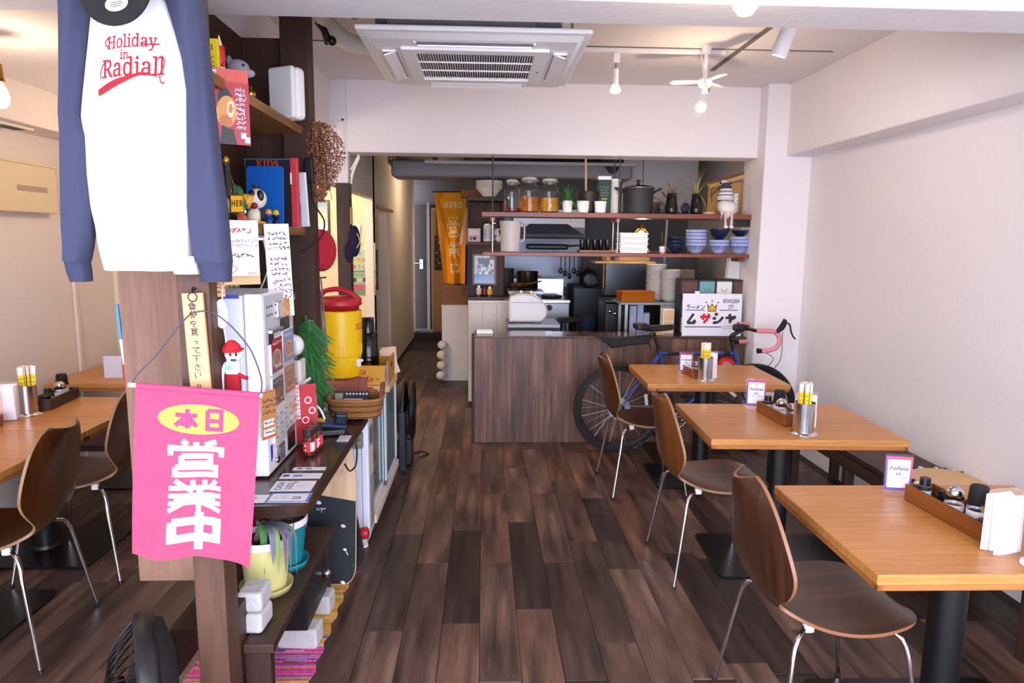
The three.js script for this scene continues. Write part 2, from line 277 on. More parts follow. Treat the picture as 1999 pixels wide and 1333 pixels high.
const L3 = makeTable('oak-topped pedestal table in the far corner holding a blank pale card', [-2.15, 0, -4.57], 0.03, 0.98, 0.76);
// one-piece plywood shell: profile [z forward, y up, half width], forward is +z
const makeShell = (narrow) => {
  const prof = [[-0.298, 0.842, 0.085], [-0.294, 0.83, 0.135], [-0.287, 0.8, 0.175], [-0.276, 0.75, 0.202], [-0.264, 0.69, 0.219], [-0.252, 0.63, 0.222], [-0.241, 0.58, 0.207], [-0.23, 0.535, 0.172], [-0.215, 0.497, 0.132], [-0.19, 0.466, 0.118], [-0.15, 0.447, 0.145], [-0.1, 0.438, 0.188], [-0.03, 0.434, 0.217], [0.05, 0.437, 0.224], [0.12, 0.443, 0.212], [0.175, 0.444, 0.185], [0.21, 0.437, 0.14], [0.228, 0.428, 0.08]];
  if (narrow) [0.05, 0.092, 0.128, 0.164, 0.196, 0.219, 0.224, 0.2, 0.144, 0.118].forEach((w, i) => { prof[i][2] = w; });
  const c3 = new THREE.CatmullRomCurve3(prof.map((p) => V(p[0], p[1], p[2])), false, 'centripetal'), S = 44, U = 16, th = 0.0105, pos = [], uv = [], idx = [];
  const P = c3.getPoints(S);
  for (let side = 0; side < 2; side++) for (let i = 0; i <= S; i++) {
    const a = P[Math.max(0, i - 1)], b = P[Math.min(S, i + 1)], tz = b.x - a.x, ty = b.y - a.y, l = Math.hypot(tz, ty), nz = -ty / l, ny = tz / l;
    for (let j = 0; j <= U; j++) {
      const u = j / U * 2 - 1, back = THREE.MathUtils.smoothstep(P[i].y, 0.48, 0.62), w = P[i].z;
      const lift = back * 0.045 * u * u + (1 - back) * 0.012 * u * u;
      const o = (side ? -th : 0) + lift;
      pos.push(u * w, P[i].y + ny * o, P[i].x + nz * o); uv.push(i / S * 0.9, u * w * 2.2);
    }
  }
  const N = (S + 1) * (U + 1), q = (i, j) => i * (U + 1) + j;
  for (let i = 0; i < S; i++) for (let j = 0; j < U; j++) { const a = q(i, j), b = q(i + 1, j), c = q(i + 1, j + 1), d = q(i, j + 1); idx.push(a, b, c, a, c, d, N + a, N + c, N + b, N + a, N + d, N + c); }
  const faces = idx.slice(); idx.length = 0;
  for (let i = 0; i < S; i++) for (const j of [0, U]) { const a = q(i, j), b = q(i + 1, j); j ? idx.push(a, b, N + b, a, N + b, N + a) : idx.push(a, N + b, b, a, N + a, N + b); }
  for (let j = 0; j < U; j++) for (const i of [0, S]) { const a = q(i, j), b = q(i, j + 1); i ? idx.push(a, N + b, b, a, N + a, N + b) : idx.push(a, b, N + b, a, N + b, N + a); }
  return [faces, idx].map((ix) => {
    let g = new THREE.BufferGeometry(); g.setAttribute('position', new THREE.Float32BufferAttribute(pos, 3)); g.setAttribute('uv', new THREE.Float32BufferAttribute(uv, 2)); g.setIndex(ix.slice());
    g.computeVertexNormals(); g.userData.keep = true; return g;
  });
};
const shells = [makeShell(false), makeShell(true)];
const plyOf = (t, color) => mat({ map: t, color, roughness: 0.3, clearcoat: 0.35, clearcoatRoughness: 0.25 });
const plyDark = plyOf(T.ply, 0xffe6dc), plyMid = plyOf(T.plyLight, 0x806450), plyWarm = plyOf(T.plyLight, 0xc09a72), edgeDark = flat(0x8a5a3c, 0.35), edgePale = flat(0x8c6a48, 0.45);
function makeChair(label, [x, z], turn, m, em, kind) {
  const t = thing('plywood_chair', label, 'chair', [x, 0, z], turn);
  t.scale.setScalar(1.04); mesh('shell', shells[kind][0], m, t); mesh('shell_edge', shells[kind][1], em, t);
  for (const sx of [-1, 1]) for (const sz of [-1, 1]) mesh('leg', tube([[sx * 0.03, 0.418, sz * 0.03], [sx * 0.13, 0.418, sz * 0.11 - 0.01], [sx * 0.17, 0.41, sz * 0.15 - 0.01], [sx * 0.186, 0.375, sz * 0.168 - 0.01], [sx * 0.2, 0.3, sz * 0.18 - 0.01], [sx * 0.238, 0.004, sz * 0.228 - 0.01]], 0.0075, 28, 10), M.chrome, t);
  for (const sx of [-1, 1]) for (const sz of [-1, 1]) mesh('foot_cap', cy(0.0095, 0.009, 0.016, sx * 0.2365, 0, sz * 0.2265 - 0.01, 10), M.blackMat, t);
  for (const sx of [-1, 1]) for (const sz of [-1, 1]) mesh('spacer', bx(0.022, 0.03, 0.03, sx * 0.13, 0.419, sz * 0.1 - 0.01, 0.006), M.offwhite, t);
  mesh('hub_plate', [cy(0.06, 0.06, 0.008, 0, 0.424, -0.005, 18)], M.chrome, t);
  return t;
}
const chair1 = makeChair('dark brown moulded plywood chair with petal-shaped back at the bench-side table', [1.11, -2.07], PI / 2 + 0.03, plyDark, edgeDark, 1);
const chair2 = makeChair('worn honey-brown moulded plywood chair at the middle table', [1.13, -3.23], PI / 2 + 0.02, plyWarm, edgePale, 1);
const chair3 = makeChair('brown moulded plywood chair in front of the bicycle rear wheel', [1.05, -4.36], PI / 2 + 0.04, plyMid, edgePale, 1);
const chair4 = makeChair('dark brown moulded plywood chair at the panelled-wall table beside the pink banner', [-1.9, -2.63], -PI / 2 + 0.12, plyMid, edgePale, 0);
const chair5 = makeChair('dark brown moulded plywood chair half hidden behind the pink banner', [-1.94, -3.32], -PI / 2 + 0.06, plyMid, edgePale, 0);
// bench along the wall
{
  const b = thing('wall_bench', 'low dark wooden bench along the plain wall behind the dining tables', 'bench', [2.25, 0, -3.1]);
  for (let k = 0; k < 4; k++) mesh('seat_board', bx(0.36, 0.03, 0.69, 0, 0.415, -1.03 + 0.7 * k, 0.004), M.dark, b);
  for (let k = 0; k < 5; k++) mesh('leg', [bx(0.05, 0.4, 0.05, -0.14, 0.2, -1.34 + 0.68 * k, 0.004), bx(0.05, 0.4, 0.05, 0.14, 0.2, -1.34 + 0.68 * k, 0.004), bx(0.3, 0.05, 0.04, 0, 0.36, -1.34 + 0.68 * k)], M.dark, b);
  mesh('front_rail', bx(0.025, 0.07, 2.72, -0.165, 0.36, 0), M.dark, b);
  const s = thing('round_cushion', 'round black and straw patterned woven cushion on the wall bench', 'cushion', [2.29, 0.431, -3.18]);
  mesh('pad', lathe([[0, 0], [0.17, 0], [0.185, 0.012], [0.17, 0.026], [0, 0.028]], 36), M.tan, s);
  for (let i = 0; i < 30; i++) { const a = i / 30 * 2 * PI; mesh('braid', mv(bx(0.032, 0.016, 0.018, 0, 0, 0, 0.006), 0.183 * Math.cos(a), 0.02, 0.183 * Math.sin(a), 0, -a, 0), i % 2 ? M.black : M.offwhite, s); }
}

// ---------------------------------------------------------------- what stands on the tables
const followPrint = print(256, 360, (c, w, h) => {
  const g = c.createLinearGradient(0, h, w, 0); g.addColorStop(0, '#4d63c8'); g.addColorStop(0.5, '#9a5cb4'); g.addColorStop(1, '#e0566a'); c.fillStyle = g; c.fillRect(0, 0, w, h);
  c.fillStyle = '#fbfaff'; c.beginPath(); c.roundRect(20, 34, w - 40, h - 56, 12); c.fill();
  c.strokeStyle = '#556'; c.lineWidth = 3; c.beginPath(); c.moveTo(108, 72); c.lineTo(118, 56); c.lineTo(128, 68); c.lineTo(138, 56); c.lineTo(148, 72); c.closePath(); c.stroke();
  txt(c, 'Follow', w / 2, 150, 'italic bold 58px sans-serif', '#2b3350'); txt(c, '- US -', w / 2, 206, 'bold 46px sans-serif', '#2b3350');
  fill(c, '#8a93d8', 44, 226, 70, 7); fill(c, '#8a93d8', 142, 226, 70, 7);
});
function menuStand(label, [x, y, z], turn, s = 1) {
  const t = thing('menu_stand', label, 'sign', [x, y, z], turn);
  mesh('holder', [bx(0.094 * s, 0.138 * s, 0.0025, 0, 0.074 * s, 0), bx(0.094 * s, 0.003, 0.062, 0, 0.0016, 0.012)], M.acrylic, t);
  mesh('card', mv(card(0.088 * s, 0.122 * s), 0, 0.014 * s, 0.0022), followPrint, t);
}
menuStand('clear acrylic Follow US stand on the bench-side table', [1.475, 0.7205, -2.305], -0.2);
menuStand('clear acrylic Follow US stand on the middle table', [1.462, 0.7205, -3.57], -0.2, 1.12);
menuStand('clear acrylic Follow US stand by the bicycle', [1.37, 0.7205, -4.55], -0.15);
const labelM = flat(0xf4f2f4, 0.5), labelDark = print(128, 64, (c, w, h) => { fill(c, '#17171b', 0, 0, w, h); for (let i = 0; i < 3; i++) { fill(c, '#e8e8ee', 0, 8 + i * 20, w, 6); } });
const jarKinds = {
  pepper(t, h) { mesh('bottle', lathe([[0, 0], [0.02, 0], [0.021, 0.004], [0.021, 0.05], [0.018, 0.056], [0, 0.056]]), labelDark, t); mesh('cap', cy(0.017, 0.018, 0.026, 0, 0.056, 0, 18), M.black, t); },
  steel(t) { mesh('glass', lathe([[0, 0], [0.026, 0], [0.028, 0.005], [0.028, 0.05], [0.024, 0.062], [0.024, 0.066]]), M.glass, t); mesh('contents', cy(0.025, 0.024, 0.035, 0, 0.003, 0, 18), M.spice, t); mesh('label', cy(0.0286, 0.0286, 0.02, 0, 0.026, 0, 20, true), labelM, t); mesh('lid', lathe([[0, 0.104], [0.013, 0.102], [0.02, 0.094], [0.026, 0.086], [0.027, 0.064], [0, 0.064]]), M.steel, t); },
  grinder(t) { mesh('glass', lathe([[0, 0], [0.027, 0], [0.03, 0.006], [0.03, 0.06], [0.026, 0.07]]), M.glass, t); mesh('contents', cy(0.027, 0.026, 0.042, 0, 0.003, 0, 18), M.pepper, t); mesh('label', cy(0.0306, 0.0306, 0.022, 0, 0.03, 0, 20, true), labelM, t); mesh('cap', lathe([[0, 0.13], [0.022, 0.129], [0.026, 0.124], [0.031, 0.07], [0, 0.07]]), M.blackMat, t); },
  sauce(t) { mesh('glass', lathe([[0, 0], [0.022, 0], [0.025, 0.004], [0.025, 0.05], [0.016, 0.066], [0.016, 0.072]]), M.glass, t); mesh('contents', cy(0.0235, 0.0225, 0.042, 0, 0.003, 0, 18), M.sauce, t); mesh('label', cy(0.0256, 0.0256, 0.02, 0, 0.02, 0, 20, true), labelM, t); mesh('lid', cy(0.02, 0.02, 0.02, 0, 0.07, 0, 18), M.steel, t); },
  cup(t) { mesh('pot', lathe([[0, 0], [0.022, 0], [0.026, 0.05], [0.024, 0.052], [0.02, 0.004], [0, 0.004]]), M.black, t); mesh('lid', lathe([[0, 0.062], [0.01, 0.06], [0.027, 0.052], [0, 0.052]]), M.black, t); },
};
const jarName = { pepper: ['pepper_shaker', 'small black-capped pepper shaker', 'shaker'], steel: ['spice_jar', 'glass spice jar with a domed steel lid', 'jar'], grinder: ['grinder', 'clear grinder with a tall black cap', 'grinder'], sauce: ['sauce_jar', 'squat glass sauce jar with steel cap', 'jar'], cup: ['condiment_pot', 'small lidded black condiment pot', 'pot'] };
function condimentTray(where, [x, y, z], turn, len, kinds, woodM, offs = 0) {
  const t = thing('condiment_tray', `${woodM === M.dark ? 'dark' : 'orange-brown'} wooden condiment tray ${where}`, 'tray', [x, y, z], turn);
  mesh('tray_base', bx(0.09, 0.008, len, 0, 0.005, 0), woodM, t);
  for (const s of [-1, 1]) mesh('side', bx(0.011, 0.055, len, s * 0.048, 0.029, 0, 0.002), woodM, t);
  for (const s of [-1, 1]) mesh('end', bx(0.086, 0.055, 0.011, 0, 0.029, s * (len / 2 - 0.005), 0.002), woodM, t);
  const n = kinds.length, c = Math.cos(turn), sn = Math.sin(turn);
  kinds.forEach((k, i) => {
    const lz = -len / 2 + 0.042 + (len - 0.084) * (n > 1 ? i / (n - 1) : 0), lx = (i % 2 ? 0.012 : -0.012) + offs, [nm, lb, cat] = jarName[k];
    const j = thing(nm, `${lb} in the tray ${where}`, cat, [x + lx * c + lz * sn, y + 0.0095, z - lx * sn + lz * c], rr(-1, 1)); jarKinds[k](j);
  });
}
condimentTray('on the bench-side table', [1.53, 0.7205, -2.07], 0.06, 0.36, ['pepper', 'cup', 'steel', 'grinder', 'sauce'], M.tray);
condimentTray('on the middle table', [1.5, 0.7205, -3.35], 0.05, 0.3, ['pepper', 'grinder', 'steel', 'sauce'], M.tray);
condimentTray('by the bicycle', [1.405, 0.7205, -4.5], 0.05, 0.26, ['grinder', 'pepper', 'sauce'], M.tray);
condimentTray('by the panelled wall', [-2.26, 0.7205, -3.665], 0.1, 0.31, ['grinder', 'steel', 'pepper', 'cup'], M.dark);
const packWrap = print(64, 256, (c, w, h) => { fill(c, '#f6efe6', 0, 0, w, h); fill(c, '#f6d51c', 0, 46, w, 130); for (let i = 0; i < 4; i++) fill(c, '#8a6a10', 22, 62 + i * 24, 20, 9); fill(c, '#d9cbb8', 0, 0, 4, h); }, 0.7);
function holder(where, [x, y, z], n = 14) {
  const t = thing('chopstick_holder', `round steel chopstick holder with flared base ${where}`, 'holder', [x, y, z]);
  mesh('cup', lathe([[0, 0.012], [0.044, 0.012], [0.045, 0.016], [0.045, 0.146], [0.047, 0.148], [0.047, 0.15], [0.0435, 0.15], [0.0435, 0.018], [0, 0.018]], 36), M.steel, t);
  mesh('flared_base', lathe([[0, 0.016], [0.04, 0.016], [0.046, 0.013], [0.06, 0.007], [0.064, 0.002], [0.064, 0], [0, 0]], 36), M.chrome, t);
  const s = solo('chopstick_packet', `paper-wrapped chopsticks with yellow band in the steel holder ${where}`, 'chopsticks', bx(0.015, 0.222, 0.009, 0, 0.111, 0), packWrap, [x - 0.012, y + 0.02, z - 0.012], 0, `chopsticks in the holder ${where}`);
  for (let i = 1; i < n; i++) { const a = i * 2.4, r = 0.03 * Math.sqrt(i / n), c = copy(s, [x + r * Math.cos(a), y + 0.02, z + r * Math.sin(a)], rr(0, 3)); c.rotation.z = 0.05 * Math.cos(a) * -1; c.rotation.x = 0.04 * Math.sin(a); }
}
holder('on the bench-side table', [1.56, 0.7205, -1.74]);
holder('on the middle table', [1.492, 0.7205, -3.07]);
holder('by the bicycle', [1.425, 0.7205, -4.31]);
holder('by the panelled wall', [-2.255, 0.7205, -3.44]);
const napkinM = mat({ color: 0xf6f3f8, roughness: 0.6 }), wrapM = mat({ color: 0xffffff, roughness: 0.12, transmission: 0.85, thickness: 0, ior: 1.4 });
function napkins(where, [x, y, z], turn, h = 0.17, w = 0.095) {
  const t = thing('napkin_pack', `upright pack of white paper napkins in clear wrap ${where}`, 'napkins', [x, y, z], turn);
  for (let i = 0; i < 6; i++) mesh('napkin', mv(bx(w - 0.006 * (i % 3), h - 0.006 * ((i * 5) % 4), 0.007, 0, h / 2, 0, 0.003), 0.002 * (i % 3), 0.001, -0.024 + i * 0.0092, 0, 0, 0.012 * ((i % 3) - 1)), napkinM, t);
  mesh('wrapper', loft([[0, 0.001, 0, w * 0.53, 0.033], [0, h * 0.4, 0, w * 0.545, 0.034], [0, h * 0.8, 0, w * 0.56, 0.035], [0, h * 1.02, 0, w * 0.6, 0.03], [0.004, h * 1.07, 0, w * 0.63, 0.026]], 28, 0.002), wrapM, t);
}
napkins('on the bench-side table', [1.5, 0.7205, -1.835], 0.25);
napkins('on the middle table', [1.545, 0.7205, -3.17], 0.3, 0.16);
napkins('by the bicycle', [1.475, 0.7205, -4.37], 0.2, 0.165, 0.08);
napkins('by the panelled wall', [-2.275, 0.7205, -3.33], 0.3, 0.17, 0.08);
{
  const t = thing('water_bottle', 'tall clear plastic water bottle beside the napkins by the panelled wall', 'bottle', [-2.27, 0.7205, -3.215]);
  mesh('body', lathe([[0, 0], [0.04, 0], [0.043, 0.01], [0.043, 0.15], [0.03, 0.19], [0.017, 0.205], [0.017, 0.22]], 28), M.acrylic, t); mesh('contents', cy(0.04, 0.04, 0.05, 0, 0.004, 0, 24), flat(0x8a3c34, 0.3), t); mesh('lid', cy(0.019, 0.019, 0.02, 0, 0.216, 0, 20), M.black, t);
  const m = thing('blank_card', 'pale blank card in an acrylic stand on the far corner table', 'sign', [-2.3, 0.7205, -4.33], 0.1);
  mesh('card', bx(0.105, 0.135, 0.003, 0, 0.075, 0), flat(0xdcd9ea, 0.5), m); mesh('foot', bx(0.13, 0.003, 0.06, 0, 0.002, 0.01), M.acrylic, m);
}

// ---------------------------------------------------------------- bicycle in front of the counter
{
  const b = thing('bicycle', 'blue steel drop-bar bicycle leaning against the bar counter', 'bicycle', [1.03, 0, -5.1]);
  const R = 0.345, W = 1.03;                          // rear hub at x = 0, front hub at x = W
  const side = print(512, 512, (c) => {
    c.translate(256, 256); c.strokeStyle = '#141416'; c.lineWidth = 60; c.beginPath(); c.arc(0, 0, 232, 0, 7); c.stroke();
    const word = 'thickslick'; c.font = 'bold 30px serif'; c.fillStyle = '#f4f4f4'; c.textAlign = 'center';
    [...word].forEach((ch, i) => { const a = 2.05 + i * 0.075; c.save(); c.rotate(a); c.translate(0, -240); c.rotate(PI); c.fillText(ch, 0, 8); c.restore(); });
  }, 0.7);
  for (const [k, x] of [[0, 0], [1, W]]) {
    const w = mesh('wheel_rim', [new THREE.TorusGeometry(0.305, 0.011, 8, 72).scale(1, 1, 0.9).translate(x, R, 0), new THREE.TorusGeometry(0.292, 0.008, 8, 72).translate(x, R, 0)], M.black, b);
    mesh('tyre', [new THREE.TorusGeometry(0.326, 0.019, 12, 80).translate(x, R, 0)], M.blackMat, w);
    if (!k) { const g = new THREE.RingGeometry(0.314, 0.338, 80, 1).translate(x, R, 0.0165); const p = g.attributes.position, u = g.attributes.uv; for (let i = 0; i < p.count; i++) u.setXY(i, (p.getX(i) - x) / 0.72 + 0.5, (p.getY(i) - R) / 0.72 + 0.5); g.userData.keep = true; mesh('tyre_lettering', g, side, w); }
    mesh('hub', mv(lathe([[0, -0.05], [0.012, -0.05], [0.022, -0.035], [0.022, -0.03], [0.011, -0.024], [0.011, 0.024], [0.022, 0.03], [0.022, 0.035], [0.012, 0.05], [0, 0.05]], 18), x, R, 0, PI / 2), M.brushed, w);
    for (let i = 0; i < 28; i++) { const a = i / 28 * 2 * PI, q = a + (i % 4 < 2 ? 0.5 : -0.5); mesh('spoke', bar([x + 0.021 * Math.cos(q), R + 0.021 * Math.sin(q), i % 2 ? 0.031 : -0.031], [x + 0.288 * Math.cos(a), R + 0.288 * Math.sin(a), 0], 0.0014, 4), M.steel, w); }
    if (!k) { mesh('spoke_guard', mv(lathe([[0, 0], [0.084, 0.002], [0.085, 0.005], [0.02, 0.012], [0, 0.012]], 32), x, R, 0.034, PI / 2), flat(0x9fa4b4, 0.3), w); mesh('sprocket', mv(lathe([[0, 0], [0.03, 0], [0.04, 0.006], [0.03, 0.012], [0.02, 0.02], [0, 0.02]], 24), x, R, 0.046, PI / 2), M.darkSteel, w); }
    mesh('reflector', mv(bx(0.025, 0.085, 0.012, 0, 0, 0, 0.006), x + (k ? -0.17 : 0.205), R + (k ? 0.12 : 0.07), 0.03, 0, 0, k ? 0.9 : 0.12), flat(0xf0efe6, 0.3), w);
  }
  const P = { rear: [0, R, 0], front: [W, R, 0], bb: [0.43, 0.285, 0], seat: [0.295, 0.79, 0], head: [0.865, 0.795, 0], headLow: [0.91, 0.655, 0] };
  mesh('frame', [bar(P.seat, P.bb, 0.0155, 12), bar([0.3, 0.765, 0], [0.872, 0.768, 0], 0.0145, 12), bar([0.9, 0.69, 0], P.bb, 0.0165, 12), bar(P.head, P.headLow, 0.019, 14), ball(0.024, ...P.bb), mv(cy(0.021, 0.021, 0.075, 0, -0.0375, 0, 16), ...P.bb, PI / 2),
    ...[-1, 1].flatMap((s) => [bar([0, R, s * 0.06], [0.3, 0.755, s * 0.018], 0.0078, 8), bar([0, R, s * 0.06], [0.41, 0.287, s * 0.03], 0.0085, 8)])], M.blueFrame, b);
  mesh('fork', [bar([0.912, 0.648, 0], [0.918, 0.628, 0], 0.02, 12), ...[-1, 1].map((s) => tube([[0.918, 0.635, s * 0.02], [0.945, 0.53, s * 0.05], [0.985, 0.42, s * 0.053], [W, R, s * 0.055]], 0.011, 16, 8))], M.blueFrame, b);
  mesh('decal', [bar([0.36, 0.765, 0.0015], [0.45, 0.766, 0.0015], 0.0147, 12), bar([0.79, 0.768, 0], [0.835, 0.768, 0], 0.019, 12)], M.blackMat, b);
  mesh('seat_post', [bar(P.seat, [0.25, 0.93, 0], 0.0125, 12), bar([0.293, 0.785, 0], [0.289, 0.8, 0], 0.019, 12)], M.black, b);
  mesh('seat_clamp', [mv(cy(0.006, 0.006, 0.06, 0, -0.03, 0), 0.29, 0.792, 0, PI / 2)], M.chrome, b);
  const sad = mesh('saddle', (() => { const s = new THREE.Shape(); s.moveTo(0.18, 0); s.bezierCurveTo(0.18, 0.022, 0.09, 0.022, 0.02, 0.035); s.bezierCurveTo(-0.04, 0.05, -0.08, 0.075, -0.1, 0.06); s.bezierCurveTo(-0.115, 0.04, -0.115, -0.04, -0.1, -0.06); s.bezierCurveTo(-0.08, -0.075, -0.04, -0.05, 0.02, -0.035); s.bezierCurveTo(0.09, -0.022, 0.18, -0.022, 0.18, 0); const g = ext(s, 0.022, 0.009, 10).rotateX(-PI / 2); const p = g.attributes.position; for (let i = 0; i < p.count; i++) p.setY(i, p.getY(i) + 0.35 * p.getX(i) * p.getX(i) + (p.getX(i) < 0 ? 0.012 : 0)); g.computeVertexNormals(); return g.translate(0.215, 0.945, 0); })(), M.black, b);
  mesh('saddle_rail', [-1, 1].map((s) => tube([[0.36, 0.95, s * 0.01], [0.28, 0.935, s * 0.02], [0.2, 0.933, s * 0.022], [0.13, 0.955, s * 0.03]], 0.0035, 16, 6)), M.chrome, sad);
  mesh('saddle_bag', [ext([[0.23, 0.9], [0.1, 0.885], [-0.02, 0.872], [-0.19, 0.892], [-0.1, 0.85], [-0.07, 0.815], [0.06, 0.838], [0.2, 0.85]], 0.06, 0.008).translate(0, 0, -0.03), bar([0.2, 0.9, 0.03], [-0.1, 0.87, 0.03], 0.006), bar([-0.1, 0.87, 0.03], [-0.19, 0.895, 0.0], 0.005), tube([[0.24, 0.88, 0.045], [0.25, 0.92, 0.05], [0.21, 0.925, 0.05], [0.2, 0.87, 0.05], [0.22, 0.81, 0.045]], 0.006)], M.blackMat, b);
  mesh('stem', [bar([0.865, 0.795, 0], [0.838, 0.905, 0], 0.015, 12), bar([0.84, 0.9, 0], [0.945, 0.963, 0], 0.016, 12), bx(0.045, 0.04, 0.05, 0.95, 0.963, 0, 0.01), bx(0.1, 0.05, 0.05, 0.9, 0.965, 0, 0.015), ball(0.02, 0.85, 0.88, 0.03)], M.black, b);
  const UP = 0.085, bars = (s) => [[0.945, 0.88, 0], [0.945, 0.88, s * 0.13], [0.958, 0.88, s * 0.185], [1.01, 0.882, s * 0.205], [1.075, 0.878, s * 0.21], [1.11, 0.85, s * 0.213], [1.118, 0.805, s * 0.217], [1.095, 0.762, s * 0.222], [1.04, 0.742, s * 0.225], [0.985, 0.738, s * 0.226]].map(([x, y, z]) => [x, y + UP, z]);
  const hb = mesh('handlebar', [-1, 1].map((s) => tube(bars(s), 0.0125, 60, 10)), M.black, b);
  const tape = print(64, 128, (c, w, h) => { fill(c, '#e58d97', 0, 0, w, h); for (let i = 0; i < 4; i++) { fill(c, '#5c3a55', 0, i * 32, w, 5); fill(c, '#f3b4b8', 0, i * 32 + 12, w, 6); } }, 0.8); tape.map.wrapS = tape.map.wrapT = THREE.RepeatWrapping; tape.map.repeat.set(1, 1); tape.map.rotation = PI / 2;
  for (const s of [-1, 1]) {
    const g = tube(bars(s).slice(2), 0.0175, 60, 12), u = g.attributes.uv; for (let i = 0; i < u.count; i++) u.setX(i, u.getX(i) * 7); g.userData.keep = true; mesh('bar_tape', g, tape, hb);
    mesh('brake_hood', [mv(loft([[1.1, 0.87, s * 0.212, 0.022, 0.018], [1.13, 0.895, s * 0.212, 0.026, 0.017], [1.15, 0.93, s * 0.212, 0.022, 0.016], [1.158, 0.962, s * 0.212, 0.014, 0.012], [1.15, 0.972, s * 0.212, 0.003, 0.003]], 14), -0.008, UP, 0)], M.blackMat, hb);
    mesh('brake_lever', tube([[1.165, 0.945, s * 0.212], [1.19, 0.925, s * 0.213], [1.198, 0.885, s * 0.215], [1.215, 0.845, s * 0.217], [1.235, 0.825, s * 0.218]].map(([x, y, z]) => [x, y + UP, z]), 0.006, 20, 6), M.blackMat, hb);
    mesh('bar_plug', mv(cy(0.02, 0.017, 0.028, 0, 0, 0, 14), 0.985, 0.738 + UP, s * 0.226, 0, 0, PI / 2), M.black, hb);
  }
  mesh('brake_cable', [tube([[1.14, 0.96, 0.21], [1.13, 0.75, 0.22], [1.04, 0.6, 0.12], [0.93, 0.62, 0.03]], 0.0025, 30, 5), tube([[1.0, 0.82, 0.225], [1.08, 0.76, 0.22], [1.02, 0.62, 0.1], [0.92, 0.6, 0.03]], 0.0025, 30, 5), tube([[1.13, 0.96, -0.21], [1.2, 0.8, -0.2], [1.1, 0.62, -0.1], [0.93, 0.6, 0]], 0.0025, 30, 5)], M.black, b);
  const ch = mesh('chainring', [mv(new THREE.TorusGeometry(0.088, 0.005, 6, 48).scale(1, 1, 0.5), 0.43, 0.285, 0.05), ...[0, 1, 2, 3, 4].map((i) => bar([0.43, 0.285, 0.05], [0.43 + 0.088 * Math.cos(i * 1.2566), 0.285 + 0.088 * Math.sin(i * 1.2566), 0.05], 0.006)), mv(new THREE.TorusGeometry(0.06, 0.004, 6, 36), 0.43, 0.285, 0.044)], M.steel, b);
  mesh('crank', [bar([0.43, 0.285, 0.062], [0.30, 0.17, 0.07], 0.009, 8), bar([0.43, 0.285, -0.062], [0.56, 0.40, -0.07], 0.009, 8), bx(0.09, 0.02, 0.07, 0.3, 0.165, 0.11, 0.006), bx(0.09, 0.02, 0.07, 0.56, 0.405, -0.11, 0.006)], M.darkSteel, ch);
  mesh('chain', [bar([0, 0.372, 0.05], [0.43, 0.373, 0.05], 0.0035, 5), bar([0.02, 0.31, 0.05], [0.43, 0.197, 0.05], 0.0035, 5)], M.steel, b);
  mesh('frame_bag', [mv(lathe([[0, 0.05], [0.04, 0.048], [0.062, 0.02], [0.062, -0.02], [0.04, -0.048], [0, -0.05]], 28).scale(1.05, 1, 1), 0.815, 0.672, 0, PI / 2)], flat(0xc8201c, 0.45), b);
  mesh('badge', [mv(cy(0.034, 0.034, 0.003, 0, 0, 0, 24), 0.8, 0.672, 0.0485, PI / 2)], print(64, 64, (c, w, h) => { fill(c, '#e8e4ea', 0, 0, w, h); c.strokeStyle = '#2b3a7a'; c.lineWidth = 6; c.beginPath(); c.arc(32, 32, 22, 0, 7); c.stroke(); fill(c, '#c8201c', 18, 26, 28, 6); fill(c, '#2b3a7a', 18, 36, 28, 6); }), b);
  mesh('pump', bar([0.395, 0.375, 0.02], [0.395, 0.46, 0.02], 0.012, 10), M.black, b);
}

